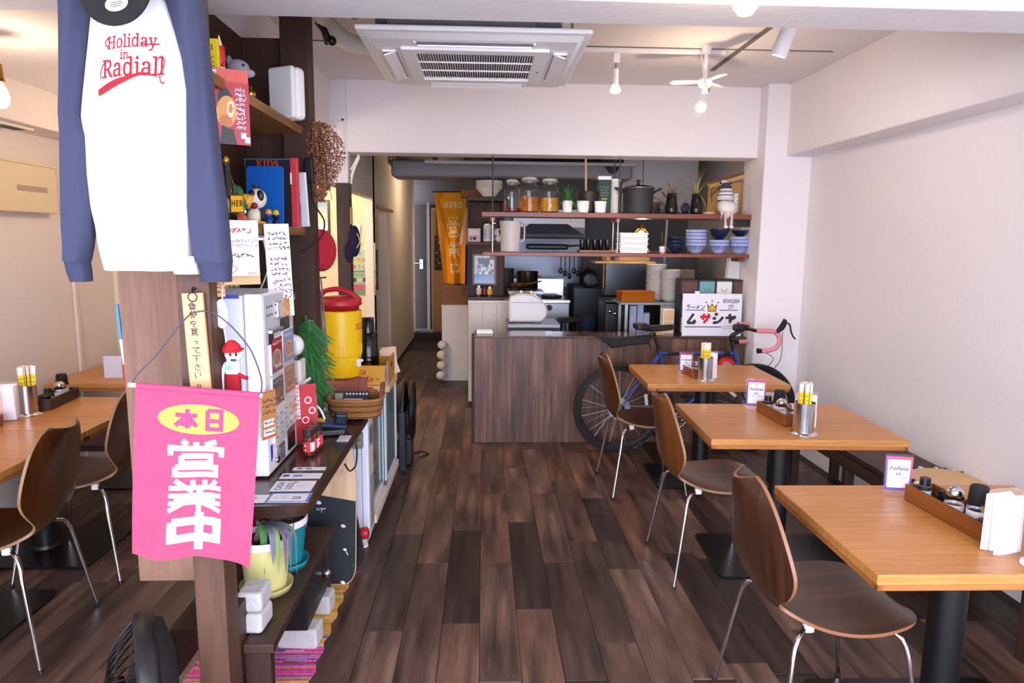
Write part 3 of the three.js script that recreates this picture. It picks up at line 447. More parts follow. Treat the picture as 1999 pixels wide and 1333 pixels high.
// ---------------------------------------------------------------- on the counter
{
  const box = thing('sample_cabinet', 'black grid cabinet with brown, teal and white square doors on the counter', 'cabinet', [1.87, 0.861, -5.55]);
  mesh('carcass', [bb(-0.285, 0.285, 0, 0.44, -0.07, -0.1), ...[-0.282, -0.142, -0.002, 0.138, 0.278].map((x) => bb(x - 0.006, x + 0.006, 0, 0.44, -0.1, 0.062)), ...[0.006, 0.147, 0.29, 0.434].map((y) => bb(-0.285, 0.285, y - 0.006, y + 0.006, -0.1, 0.062))], flat(0x26262c, 0.5), box);
  const cols = ['#5e3a34', '#6fa3a8', '#e8e6e2', '#5e3a34', '#6fa3a8', '#5e3a34', '#5e3a34', '#7fb4b8', '#e8e6e2', '#5e3a34', '#5e3a34', '#e0dcd6'];
  for (let r = 0; r < 3; r++) for (let k = 0; k < 4; k++) mesh('square_door', bx(0.126, 0.13, 0.014, -0.212 + 0.14 * k, 0.362 - 0.143 * r, 0.048, 0.003), flat(cols[r * 4 + k], 0.5), box);
  mesh('pull_mark', [mv(new THREE.TorusGeometry(0.022, 0.0018, 5, 18, PI), -0.072, 0.37, 0.056, 0, 0, PI), mv(new THREE.TorusGeometry(0.022, 0.0018, 5, 18, PI), 0.068, 0.37, 0.056, 0, 0, PI)], M.charcoal, box);
  const sg = thing('shop_sign', 'white shop sign board with a yellow crown leaning on the grid cabinet', 'sign', [1.81, 0.8615, -5.375]); sg.rotation.x = -0.05;
  mesh('board', bx(0.475, 0.335, 0.012, 0, 0.168, 0, 0.002), M.white, sg);
  mesh('clip', bx(0.036, 0.034, 0.018, -0.125, 0.338, 0.002, 0.003), M.white, sg);
  mesh('lettering', mv(card(0.47, 0.33), 0, 0.003, 0.0066), print(900, 632, (c, w, h) => {
    fill(c, '#e6e5ee', 0, 0, w, h);
    const k = '#1d1b22'; 'ラーメン'.split('').forEach((q, i) => glyph(c, q, 52 + i * 72, 168, 56, 11, k, 1.1)); fill(c, k, 40, 238, 290, 11);
    c.textAlign = 'center'; c.save(); c.translate(735, 0); c.scale(0.62, 1.25); txt(c, 'MIYAKOJIMA', 0, 108, 'bold 66px sans-serif', k); txt(c, 'CITY', 0, 178, 'bold 66px sans-serif', k); c.restore(); fill(c, k, 555, 238, 290, 11);
    c.fillStyle = '#f0c400'; c.strokeStyle = k; c.lineWidth = 12; c.beginPath(); [[375, 165], [408, 205], [443, 152], [480, 205], [512, 165], [500, 262], [388, 262]].forEach(([x, y], i) => (i ? c.lineTo(x, y) : c.moveTo(x, y))); c.closePath(); c.fill(); c.stroke(); fill(c, k, 390, 228, 110, 9);
    for (const [x, y] of [[352, 128], [443, 108], [534, 128]]) { c.fillStyle = k; c.beginPath(); c.arc(x, y, 11, 0, 7); c.fill(); }
    c.save(); c.transform(1, 0, -0.18, 1, 75, 0); 'ムサシヤ'.split('').forEach((q, i) => glyph(c, q, 58 + i * 196, 298, 140, 42, i === 1 ? '#c5121f' : k, 1.12)); c.restore();
    fill(c, k, 30, 492, 560, 13); c.strokeStyle = '#8d8a96'; c.lineWidth = 4; for (let i = 0; i < 4; i++) c.strokeRect(612 + i * 46, 484, 36, 40);
  }, 0.5), sg);
  const d = thing('drawer_tower', 'slim tan drawer box beside the grid cabinet on the counter', 'box', [1.5, 0.861, -5.56]);
  mesh('case', bx(0.09, 0.2, 0.1, 0, 0.1, 0, 0.003), M.offwhite, d); for (let i = 0; i < 2; i++) mesh('drawer', bx(0.076, 0.085, 0.01, 0, 0.055 + i * 0.094, 0.05, 0.003), M.tan, d);
  solo('wooden_block', 'pale wooden wedge lying on the counter under the saddle', 'block', bx(0.11, 0.02, 0.06, 0, 0.011, 0, 0.003), M.paleWood, [1.38, 0.861, -5.42], 0.3);
  const bk = thing('silver_tray', 'small silver tray on the end of the counter', 'tray', [0.01, 0.861, -5.5], 0.05);
  mesh('tray', [bx(0.13, 0.005, 0.1, 0, 0.0035, 0), bx(0.13, 0.022, 0.006, 0, 0.012, 0.05), bx(0.13, 0.022, 0.006, 0, 0.012, -0.05)], M.whiteGloss, bk); for (const s of [-1, 1]) mesh('handle', bx(0.008, 0.03, 0.03, s * 0.068, 0.016, 0, 0.003), M.darkSteel, bk);
}

// ---------------------------------------------------------------- hanging shelves over the counter
{
  const u = thing('hanging_shelf', 'upper red-brown hanging shelf board carrying jars, pots and vases', 'shelf', [1.05, 1.776, -5.52]);
  mesh('board', bx(2.13, 0.038, 0.26, 0, 0.019, 0, 0.004), M.red, u);
  for (const x of [-0.98, -0.005]) mesh('hanging_rod', [cy(0.005, 0.005, 0.43, x, 0.03, 0.1, 8), cy(0.005, 0.005, 0.4, x, 0.06, -0.1, 8)], M.darkSteel, u);
  for (const x of [-0.98, -0.005]) mesh('bracket', bx(0.04, 0.03, 0.2, x, -0.015, 0, 0.004), M.red, u);
  mesh('wall_bracket', bx(0.15, 0.055, 0.02, 0.985, -0.03, 0.1, 0.003), M.black, u);
  const l = thing('hanging_shelf', 'lower red-brown hanging shelf board carrying the bowl stacks', 'shelf', [1.05, 1.478, -5.52]);
  mesh('board', bx(2.11, 0.029, 0.26, 0, 0.0145, 0, 0.004), M.red, l);
  for (const x of [-0.98, -0.005]) mesh('hanging_rod', [cy(0.0045, 0.0045, 0.27, x, 0.02, 0.1, 8), cy(0.0045, 0.0045, 0.27, x, 0.02, -0.1, 8)], M.steel, l);
  for (const x of [-0.98, -0.005, 0.98]) mesh('bracket', bx(0.035, 0.03, 0.2, x, -0.015, 0, 0.004), M.red, l);
  const YU = 1.8145, YL = 1.5075, Z = -5.5;
  const jarGlass = (r, h, nr) => lathe([[0, 0], [r * 0.94, 0], [r, 0.01], [r, h * 0.62], [r * 0.93, h * 0.73], [nr, h * 0.8], [nr, h * 0.86], [nr + 0.006, h * 0.87], [nr + 0.006, h * 0.9], [nr, h * 0.9]], 32);
  const bigJar = (label, x, r, h, nr, fillH, content, z = Z) => {
    const t = thing('glass_jar', label, 'jar', [x, YU, z]); mesh('glass', jarGlass(r, h, nr), M.glass, t);
    mesh('contents', lathe([[0, 0.004], [r * 0.93, 0.004], [r * 0.97, 0.012], [r * 0.97, fillH], [0, fillH]], 28), content, t);
    mesh('lid', lathe([[0, h], [nr * 0.7, h], [nr + 0.008, h * 0.975], [nr + 0.01, h * 0.9], [0, h * 0.9]], 28), M.frost, t); mesh('wire_clip', [new THREE.TorusGeometry(nr + 0.003, 0.0025, 6, 28).rotateX(PI / 2).translate(0, h * 0.86, 0), tube([[nr + 0.004, h * 0.84, 0], [nr + 0.02, h * 0.9, 0.01], [nr + 0.006, h * 0.96, 0]], 0.0025)], M.steel, t);
  };
  bigJar('tall clear glass jar with a little dried fruit at the bottom', 0.22, 0.062, 0.252, 0.036, 0.03, M.sauce);
  bigJar('large glass jar half full of amber liquor, taller of the two', 0.355, 0.08, 0.272, 0.05, 0.118, M.amber);
  bigJar('glass jar of amber liquor beside the spiky potted plant', 0.513, 0.076, 0.262, 0.048, 0.112, flat(0xb8801e, 0.2));
  const wc = (label, x, r, h) => solo('white_cup', label, 'cup', lathe([[0, 0], [r * 0.8, 0], [r * 0.86, 0.006], [r, h - 0.004], [r * 0.97, h], [r * 0.93, h - 0.003], [r * 0.8, 0.012], [0, 0.012]], 28), M.whiteGloss, [x, YU, -5.44]);
  wc('plain white cup on the upper shelf in front of the brown pot', 0.77, 0.05, 0.09); wc('plain white cup on the upper shelf in front of the green box', 0.905, 0.048, 0.09);
  const pp = thing('potted_plant', 'spiky air plant in a white pot between liquor jar and white cups', 'plant', [0.648, YU, -5.44]);
  mesh('pot', lathe([[0, 0], [0.034, 0], [0.036, 0.004], [0.042, 0.09], [0.039, 0.09], [0.034, 0.08], [0, 0.08]], 24), M.whiteGloss, pp);
  const blade = (L, w, droop) => { const g = new THREE.PlaneGeometry(w, L, 1, 6).translate(0, L / 2, 0), p = g.attributes.position; for (let i = 0; i < p.count; i++) { const q = p.getY(i) / L; p.setX(i, p.getX(i) * (1 - q * 0.92)); p.setZ(i, droop * L * q * q); p.setY(i, p.getY(i) * (1 - 0.35 * Math.abs(droop) * q)); } g.computeVertexNormals(); return g; };
  const leaves = (parent, n, L, w, droop, y, m, name = 'leaf', r0 = 0.008) => { for (let i = 0; i < n; i++) { const a = i * 2.4, q = (i + 0.5) / n; mesh(name, mv(mv(blade(L * rr(0.75, 1.1), w, droop * (0.3 + q) * rr(0.7, 1.3)), 0, 0, r0, 1.25 * q), 0, y, 0, 0, a), m, parent); } };
  leaves(pp, 34, 0.2, 0.02, 0.95, 0.078, M.leaf);
  const bp = thing('brown_pot', 'dark brown round pot behind the white cups', 'pot', [0.83, YU, -5.58]);
  mesh('body', lathe([[0, 0], [0.08, 0], [0.088, 0.02], [0.09, 0.165], [0.093, 0.172], [0.085, 0.172], [0.08, 0.02], [0, 0.02]], 28), flat(0x2b1c16, 0.5), bp);
  solo('wooden_ladle', 'pale wooden ladle handle standing in the brown pot', 'ladle', [bar([0, 0.03, 0], [-0.012, 0.41, 0], 0.009, 10), ball(0.03, 0, 0.03, 0, 1, 0.5, 1)], M.paleWood, [0.815, YU + 0.021, -5.58]);
  const gb = thing('green_carton', 'dark green tall carton with white cap behind the cups', 'carton', [0.955, YU, -5.585]);
  mesh('carton', [bx(0.1, 0.265, 0.07, 0, 0.1325, 0, 0.003)], print(128, 256, (c, w, h) => { fill(c, '#17392f', 0, 0, w, h); c.strokeStyle = '#c8d4c8'; scrawl(c, 24, 50, 80, 4, 13, '#9fb4a6', 2); fill(c, '#c9b645', 36, 140, 56, 10); scrawl(c, 36, 170, 56, 3, 14, '#c8d4c8', 2); }), gb); mesh('cap', bx(0.105, 0.03, 0.075, 0, 0.278, 0, 0.005), M.white, gb);
  const gc = thing('paper_roll', 'tall white canister with ribbed side next to the stockpot', 'canister', [1.045, YU, -5.58]);
  mesh('body', cy(0.038, 0.038, 0.25, 0, 0, 0, 24), M.offwhite, gc); mesh('lid', cy(0.042, 0.042, 0.022, 0, 0.25, 0, 24), M.white, gc);
  const sp = thing('stock_pot', 'black stockpot with glass lid and side handles on the upper shelf', 'pot', [1.212, YU, -5.5]);
  mesh('body', lathe([[0, 0], [0.11, 0], [0.116, 0.006], [0.12, 0.185], [0.126, 0.19], [0.126, 0.195], [0.117, 0.193], [0.113, 0.01], [0, 0.01]], 36), M.charcoal, sp);
  const lid = mesh('lid', lathe([[0.126, 0.194], [0.124, 0.202], [0.1, 0.212], [0.06, 0.22], [0, 0.224]], 36), M.smoke, sp); mesh('lid_rim', new THREE.TorusGeometry(0.124, 0.004, 6, 36).rotateX(PI / 2).translate(0, 0.197, 0), M.steel, lid); mesh('lid_knob', lathe([[0, 0.262], [0.014, 0.26], [0.017, 0.25], [0.01, 0.238], [0.014, 0.222], [0, 0.222]], 18), M.black, lid);
  for (const s of [-1, 1]) mesh('handle', mv(bx(0.075, 0.018, 0.05, 0, 0, 0, 0.008), s * 0.152, 0.182, 0, 0, 0, s * 0.5), M.black, sp);
  const vase = (label, x, dryM, n, L) => { const t = thing('glass_vase', label, 'vase', [x, YU, -5.48]); mesh('vase', lathe([[0, 0], [0.038, 0], [0.046, 0.01], [0.048, 0.05], [0.036, 0.14], [0.037, 0.16], [0.034, 0.16], [0.033, 0.14], [0.044, 0.05], [0, 0.012]], 26), M.smoke, t); leaves(t, n, L * 1.25, 0.013, 0.9, 0.14, dryM, 'dry_leaf', 0.006); };
  vase('smoky glass vase with brown dried plant drooping over the rim', 1.475, flat(0x8f6a50, 0.8), 26, 0.13); vase('smoky glass vase with yellow-green air plant fronds', 1.672, flat(0xa8a05c, 0.7), 22, 0.2);
  solo('blue_ornament', 'small faceted blue ornament between the two smoky vases', 'ornament', new THREE.DodecahedronGeometry(0.042, 0).scale(0.9, 1.1, 0.9).translate(0, 0.044, 0), M.navy, [1.575, YU, -5.44]);
  const dk = thing('dark_dish', 'round dark embossed dish standing between stockpot and vases', 'dish', [1.402, YU + 0.047, -5.55]);
  mesh('dish', mv(lathe([[0, 0], [0.03, 0.003], [0.046, 0.012], [0.044, 0.014], [0, 0.005]], 28), 0, 0, 0, PI / 2), M.black, dk); mesh('stand', bx(0.04, 0.006, 0.04, 0, -0.0465, 0), M.black, dk);
  solo('small_dish', 'flat straw coaster with a dark band beside the gnome', 'coaster', lathe([[0, 0], [0.045, 0], [0.047, 0.006], [0.04, 0.02], [0, 0.02]], 24), M.tan, [1.77, YU, -5.46]);
  const gn = thing('gnome_doll', 'knitted gnome doll with white beard sitting on the shelf edge', 'doll', [1.888, YU, -5.435]);
  mesh('body', ball(0.062, 0, 0.062, 0, 1, 0.98, 0.8), M.offwhite, gn);
  mesh('beard', [lathe([[0, -0.045], [0.02, -0.03], [0.045, 0.0], [0.064, 0.04], [0.06, 0.085], [0, 0.1]], 20).scale(1, 1, 0.7).translate(0.006, 0, 0.024), ...Array.from({ length: 26 }, (_, i) => bar([rr(-0.05, 0.06), rr(0, 0.06), 0.06], [rr(-0.055, 0.065), rr(-0.05, -0.01), 0.06], 0.004, 4, 0.001))], flat(0xe9e4df, 0.95), gn);
  mesh('nose', ball(0.012, 0.015, 0.108, 0.055), flat(0xd9a894, 0.7), gn);
  const knit = print(64, 128, (c, w, h) => { fill(c, '#e6e3e2', 0, 0, w, h); fill(c, '#3a3e58', 0, 0, w, 60); fill(c, '#2b2f45', 0, 122, w, 6); c.strokeStyle = '#2b2f45'; c.lineWidth = 4; for (let i = 0; i < 8; i++) { c.lineWidth = 2.5; c.beginPath(); c.moveTo(i * 8, 76); c.lineTo(i * 8 + 4, 68); c.lineTo(i * 8 + 8, 76); c.moveTo(i * 8, 92); c.lineTo(i * 8 + 4, 84); c.lineTo(i * 8 + 8, 92); c.stroke(); fill(c, '#5a5f7c', i * 8 + 2, 102, 4, 4); } c.strokeStyle = '#e6e3e2'; c.beginPath(); c.moveTo(0, 6); c.lineTo(32, 28); c.lineTo(64, 6); c.stroke(); }, 0.95);
  mesh('hat', lathe([[0.062, 0.108], [0.066, 0.12], [0.06, 0.15], [0.046, 0.19], [0.034, 0.225], [0.026, 0.24], [0.0, 0.25]], 22), knit, gn); mesh('hat_tip', tube([[0, 0.245, 0], [-0.03, 0.252, 0.01], [-0.05, 0.24, 0.02]], 0.012, 12, 8), knit, gn);
  knit.map.wrapS = knit.map.wrapT = THREE.RepeatWrapping; knit.map.repeat.set(3, 1);
  const stripe = print(16, 64, (c, w, h) => { fill(c, '#efe9e6', 0, 0, w, h); for (let i = 0; i < 6; i++) fill(c, '#b05560', 0, i * 11, w, 5); }, 0.9);
  for (const s of [-1, 1]) { mesh('leg', tube([[s * 0.022, 0.02, 0.05], [s * 0.024, 0.01, 0.08], [s * 0.024, -0.03, 0.092], [s * 0.022, -0.09, 0.092]], 0.01, 16, 8), stripe, gn); mesh('foot', ball(0.016, s * 0.022, -0.098, 0.1, 1, 0.8, 1.4, 10), M.white, gn); }
  // bowls: each one a thing
  const bowlG = (r, h) => lathe([[0, 0], [r * 0.42, 0], [r * 0.42, h * 0.1], [r * 0.72, h * 0.35], [r * 0.95, h * 0.8], [r, h], [r * 0.965, h], [r * 0.9, h * 0.8], [r * 0.66, h * 0.4], [0, h * 0.2]], 28);
  const bwPat = print(256, 64, (c, w, h) => { fill(c, '#aab4dc', 0, 0, w, h); c.strokeStyle = '#4a5a9c'; c.lineWidth = 2.2; for (let j = 0; j < 3; j++) for (let i = 0; i < 32; i++) { c.beginPath(); c.arc(i * 8 + (j % 2) * 4, 16 + j * 13, 5, PI, 0); c.stroke(); } fill(c, '#2f3f80', 0, 0, w, 5); fill(c, '#d8dcef', 0, 6, w, 4); }, 0.3);
  const stackOf = (label, group, m, [x, y, z], n, r, h, dy, name = 'bowl', cat = 'bowl', g) => { const b0 = solo(name, label, cat, g ?? bowlG(r, h), m, [x, y, z], 0, group); for (let i = 1; i < n; i++) copy(b0, [x + rr(-0.001, 0.001), y + dy * i, z], name === 'container' ? 0 : rr(0, 6)); };
  stackOf('blue and white patterned bowl in the tallest shelf stack', 'patterned bowls in the tallest shelf stack', bwPat, [1.685, YL, -5.48], 5, 0.083, 0.083, 0.026);
  stackOf('blue and white patterned bowl in the stack under the gnome', 'patterned bowls in the stack under the gnome', bwPat, [1.862, YL, -5.46], 2, 0.08, 0.083, 0.026);
  stackOf('blue and white patterned bowl in the stack nearest the wall', 'patterned bowls in the stack nearest the wall', bwPat, [2.03, YL, -5.47], 3, 0.081, 0.083, 0.026);
  stackOf('navy bowl nested above the patterned bowls under the gnome', 'navy bowls above the stack under the gnome', M.navy, [1.862, YL + 0.112, -5.46], 1, 0.078, 0.085, 0.026);
  stackOf('navy bowl standing on the patterned stack nearest the wall', 'x', M.navy, [2.03, YL + 0.138, -5.47], 1, 0.068, 0.05, 0.02);
  stackOf('glossy navy bowl in the low stack beside the clay cup', 'navy bowls beside the clay cup', M.navy, [1.515, YL, -5.48], 3, 0.07, 0.07, 0.03);
  stackOf('white patterned teacup in the stack behind the gnome', 'teacups stacked behind the gnome', M.white, [1.985, YU, -5.53], 5, 0.04, 0.045, 0.03);
  stackOf('wide white ramen bowl in the stack on the dark cabinet', 'white bowls on the dark cabinet', M.offwhite, [0.05, 1.996, -6.6], 5, 0.125, 0.082, 0.016, 'bowl', 'bowl', lathe([[0, 0], [0.062, 0], [0.064, 0.006], [0.115, 0.072], [0.125, 0.076], [0.126, 0.083], [0.113, 0.08], [0.06, 0.012], [0, 0.01]], 30));
  const pt = thing('measuring_jug', 'tall frosted plastic jug on the lower shelf', 'jug', [0.21, YL, -5.5]);
  mesh('body', lathe([[0, 0], [0.07, 0], [0.074, 0.006], [0.082, 0.236], [0.084, 0.24], [0.078, 0.24], [0.07, 0.01], [0, 0.01]], 30), flat(0xc4bdbb, 0.4), pt); mesh('handle', tube([[0.08, 0.22, 0], [0.108, 0.215, 0], [0.108, 0.1, 0], [0.077, 0.08, 0]], 0.007), flat(0xc4bdbb, 0.4), pt); mesh('spout', bx(0.03, 0.03, 0.03, -0.07, 0.23, 0, 0.006), flat(0xc4bdbb, 0.4), pt);
  solo('wooden_tray', 'small orange wooden tray under the black tumblers', 'tray', [bx(0.28, 0.01, 0.16, 0, 0.006, 0, 0.002), bx(0.28, 0.016, 0.008, 0, 0.013, 0.08), bx(0.28, 0.016, 0.008, 0, 0.013, -0.08)], M.tray, [0.888, YL, -5.49]);
  stackOf('black tumbler in the row on the small wooden tray', 'black tumblers on the wooden tray', M.blackGloss, [0.775, YL + 0.0115, -5.47], 1, 0, 0, 0, 'tumbler', 'cup', lathe([[0, 0], [0.02, 0], [0.024, 0.09], [0.022, 0.09], [0.018, 0.006], [0, 0.006]], 20));
  { const s0 = scene.children.at(-1); for (let i = 1; i < 5; i++) copy(s0, [0.775 + i * 0.05, YL + 0.0115, -5.47 - (i % 2) * 0.02], i); }
  stackOf('white stackable plastic container on the lower shelf', 'white containers stacked on the lower shelf', M.whiteGloss, [1.176, YL, -5.5], 4, 0, 0, 0.04, 'container', 'container', [bx(0.215, 0.026, 0.16, 0, 0.013, 0, 0.004), bx(0.228, 0.013, 0.17, 0, 0.032, 0, 0.004)]);
  const cc = thing('clay_cup', 'small pale clay cup holding a stick on the lower shelf', 'cup', [1.413, YL, -5.47]); mesh('cup', lathe([[0, 0], [0.022, 0], [0.023, 0.055], [0.019, 0.055], [0.018, 0.006], [0, 0.006]], 20), M.offwhite, cc); mesh('stick', bar([0, 0.01, 0], [0.004, 0.17, -0.02], 0.003), M.darkBrown, cc);
  solo('plate', 'round pinkish plate leaning flat under the clay cup', 'plate', lathe([[0, 0], [0.06, 0], [0.09, 0.008], [0.088, 0.01], [0.05, 0.004], [0, 0.004]], 28), flat(0x9a7468, 0.5), [1.36, YL - 0.0, -5.53]);
  const gl = thing('pendant_bulb', 'small gold cage lamp glowing behind the white containers', 'lamp', [1.36, 1.72, -6.0]);
  mesh('cap', cy(0.02, 0.028, 0.03, 0, -0.01, 0, 14), M.brass, gl); mesh('bulb', ball(0.026, 0, -0.05, 0), M.bulb, gl); for (let i = 0; i < 6; i++) { const a = i * PI / 3; mesh('cage_wire', tube([[0.018 * Math.cos(a), 0, 0.018 * Math.sin(a)], [0.055 * Math.cos(a), -0.05, 0.055 * Math.sin(a)], [0.02 * Math.cos(a), -0.12, 0.02 * Math.sin(a)]], 0.003), M.brass, gl); } mesh('cord', bar([0, 0, 0], [0, 0.78, 0], 0.003), M.black, gl);
  point('pendant_bulb_light', 1.36, 1.67, -6.0, 0.4);
}

// ---------------------------------------------------------------- kitchen behind the counter
const kTile = wall(0.34, 0.36, 0.42, 0.0005);
{
  // dark open cabinet and what stands in it
  const c = thing('open_cabinet', 'dark wooden open cabinet with photo frame and tins above the white unit', 'cabinet', [0.02, 1.034, -6.72]);
  const cm = wood(T.post, 0.6, 0xb49a94);
  mesh('back_panel', bb(-0.172, 0.172, 0, 0.955, -0.13, -0.145), cm, c); mesh('side_panel', bb(-0.172, -0.158, 0.02, 0.94, -0.13, 0.12), M.darkBrown, c); mesh('side_panel', bb(0.158, 0.172, 0.02, 0.94, -0.13, 0.0), cm, c);
  for (const [y, h] of [[0, 0.03], [0.515, 0.03], [0.925, 0.034]]) mesh('shelf_board', bb(-0.175, 0.175, y, y + h, -0.145, 0.165, 0.003), M.dark, c);
  mesh('lower_front', bb(-0.172, 0.172, 0.03, 0.515, 0.0, 0.015), cm, c);
  const f = thing('photo_frame', 'pale framed blue photograph of icy shapes on the dark cabinet', 'picture', [0.008, 1.171, -6.68]);
  mesh('frame', [bb(-0.115, 0.115, 0, 0.293, -0.012, 0), ], flat(0x8f7668, 0.5), f); mesh('picture', mv(card(0.19, 0.262), 0, 0.015, 0.001), print(128, 180, (c, w, h) => { fill(c, '#cfd6e2', 0, 0, w, h); for (let i = 0; i < 46; i++) { c.fillStyle = ['#6f7a8c', '#eef2f8', '#8fa4c4', '#3a4258'][i % 4]; c.beginPath(); c.ellipse(rr(10, 118), rr(10, 125), rr(4, 12), rr(3, 18), 0.3, 0, 7); c.fill(); } const g = c.createLinearGradient(0, 118, 0, h); g.addColorStop(0, '#5b8fd0'); g.addColorStop(1, '#a9c8ee'); c.fillStyle = g; c.fillRect(0, 122, w, h - 122); fill(c, '#2b3350', 24, 14, 74, 40); }, 0.25), f);
  const tin = (lab, x, r, h, m, lm) => { const t = thing('tin', lab, 'tin', [x, 1.0645, -6.61]); mesh('can', lathe([[0, 0], [r, 0], [r, h], [r * 0.9, h + 0.002], [0, h + 0.002]], 20), m, t); mesh('label', cy(r + 0.0006, r + 0.0006, h * 0.6, 0, h * 0.2, 0, 20, true), lm, t); };
  tin('tall shiny steel tin below the icy photograph', -0.042, 0.024, 0.104, M.steel, M.paleGrey); tin('small dark bottle tin with red label below the icy photograph', 0.012, 0.02, 0.094, M.black, M.redDeep); tin('small yellow-labelled tin below the icy photograph', 0.062, 0.025, 0.094, M.steel, flat(0xd9a53c, 0.5));
  const pc = thing('photo_card', 'small pinkish photo card standing on the dark cabinet shelf', 'card', [-0.088, 1.58, -6.6]); mesh('card', bx(0.118, 0.125, 0.004, 0, 0.0635, 0), print(64, 64, (c, w, h) => { fill(c, '#d6bfcc', 0, 0, w, h); fill(c, '#efe4ea', 6, 6, 52, 26); c.fillStyle = '#4a2a38'; c.beginPath(); c.arc(34, 48, 9, 0, 7); c.fill(); fill(c, '#a8687e', 8, 40, 14, 18); }), pc);
  const can = thing('spray_can', 'tall white can with blue lettering on the dark cabinet shelf', 'can', [0.036, 1.58, -6.6]); mesh('can', lathe([[0, 0], [0.037, 0], [0.037, 0.165], [0.03, 0.18], [0.018, 0.186], [0, 0.186]], 24), M.steel, can); mesh('label', cy(0.0378, 0.0378, 0.15, 0, 0.008, 0, 24, true), print(128, 128, (c, w, h) => { fill(c, '#dadbe8', 0, 0, w, h); for (let i = 0; i < 4; i++) { c.save(); c.translate(20 + i * 32, 110); c.rotate(-PI / 2); txt(c, 'O U I I', 0, 6, 'bold 24px sans-serif', '#2b3f9a', 'left'); c.restore(); } }), can);
  const jar = thing('water_jar', 'clear narrow jar beside the blue-lettered can', 'jar', [0.1, 1.58, -6.62]); mesh('glass', lathe([[0, 0], [0.022, 0], [0.024, 0.01], [0.024, 0.15], [0.018, 0.17]], 18), M.glass, jar); mesh('lid', cy(0.02, 0.02, 0.012, 0, 0.17, 0, 16), M.steel, jar);
  const pd = thing('panda_figure', 'small white figure with big black eye patch on the cabinet shelf', 'figurine', [0.142, 1.58, -6.6]); mesh('body', ball(0.032, 0, 0.03, 0, 1, 1, 0.8), M.white, pd); const hd = mesh('head', ball(0.042, 0, 0.09, 0, 1, 0.95, 0.85), M.white, pd); mesh('eye_patch', ball(0.02, 0.012, 0.092, 0.026, 1, 1.2, 0.6), M.black, hd);
  solo('wicker_basket', 'brown wicker tray on top of the dark cabinet under the bowls', 'basket', [bx(0.22, 0.01, 0.18, 0, 0.006, 0), ...[-1, 1].flatMap((s) => [bx(0.23, 0.07, 0.008, 0, 0.04, s * 0.09, 0.002), bx(0.008, 0.07, 0.18, s * 0.112, 0.04, 0, 0.002)])], flat(0x7c4f2a, 0.8), [-0.1, 1.9945, -6.78]);
  const w = thing('white_unit', 'white boarded kitchen unit under the dark open cabinet', 'cabinet', [0.06, 0, -6.72]);
  for (let i = 0; i < 3; i++) mesh('panel', bb(-0.202 + i * 0.135, -0.0675 + i * 0.135 - 0.0015, 0.06, 1.012, 0.19, 0.205, 0.001), M.wallWhite, w);
  mesh('carcass', bb(-0.2, 0.2, 0.06, 1.01, -0.15, 0.19), M.wallWhite, w); mesh('unit_top', bb(-0.205, 0.205, 1.012, 1.032, -0.155, 0.212, 0.003), M.white, w); mesh('kickboard', bb(-0.195, 0.2, 0, 0.06, -0.15, 0.2), M.black, w);
  const tw = thing('hanging_towel', 'pale orange towel hanging off the side of the dark cabinet', 'towel', [-0.2, 1.55, -6.95]); mesh('cloth', loft([[0.0, 0, 0, 0.04, 0.012], [0.012, 0.12, 0, 0.035, 0.012], [0.03, 0.26, 0, 0.022, 0.01], [0.045, 0.36, 0, 0.012, 0.008]], 20, 0.004), flat(0xd9a878, 0.95), tw); mesh('hook', bx(0.02, 0.02, 0.02, 0.048, 0.365, 0), M.black, tw);
  // pale cabinet with trays in the corridor
  const p2 = thing('pale_cabinet', 'pale boarded cabinet in the corridor under the stacked wooden trays', 'cabinet', [-0.32, 0, -7.98]);
  mesh('body', bb(-0.148, 0.148, 0, 0.85, -0.17, 0.18, 0.003), M.wallWhite, p2); mesh('cabinet_top', bb(-0.152, 0.152, 0.85, 0.868, -0.175, 0.185, 0.003), M.wallWhite, p2);
  const tr = solo('wooden_tray', 'honey-coloured wooden tray in the tall stack on the pale cabinet', 'tray', [bx(0.29, 0.008, 0.24, 0, 0.004, 0), ...[-1, 1].flatMap((s) => [bx(0.296, 0.022, 0.01, 0, 0.014, s * 0.12, 0.003), bx(0.01, 0.022, 0.23, s * 0.143, 0.014, 0, 0.003)])], wood(T.plyLight, 0.5, 0xffe0a0), [-0.32, 0.8685, -7.95], 0, 'wooden trays stacked on the pale cabinet');
  for (let i = 1; i < 9; i++) copy(tr, [-0.32 + rr(-0.004, 0.004), 0.8685 + i * 0.0255, -7.95], rr(-0.02, 0.02));
  const bag = thing('black_pouch', 'black zipped pouch on top of the wooden trays', 'bag', [-0.3, 1.0995, -7.93]); mesh('pouch', bx(0.22, 0.05, 0.16, 0, 0.026, 0, 0.02), M.blackMat, bag); mesh('zip', tube([[-0.09, 0.052, 0.04], [0.09, 0.052, 0.04]], 0.003), M.darkSteel, bag);
  const b0 = solo('paper_ball', 'round white paper ball lantern hanging against the pale cabinet', 'lantern', ball(0.055, 0, 0, 0, 1, 0.92, 1, 18), M.offwhite, [-0.475, 0.075, -7.72], 0, 'white balls beside the pale cabinet'); copy(b0, [-0.47, 0.19, -7.74]); copy(b0, [-0.468, 0.31, -7.73]); copy(b0, [-0.46, 0.42, -7.75]);
  // flag
  const fl = thing('shop_flag', 'orange shop flag seen from the back, draped with a dark fold', 'flag', [-0.36, 1.12, -7.6]);
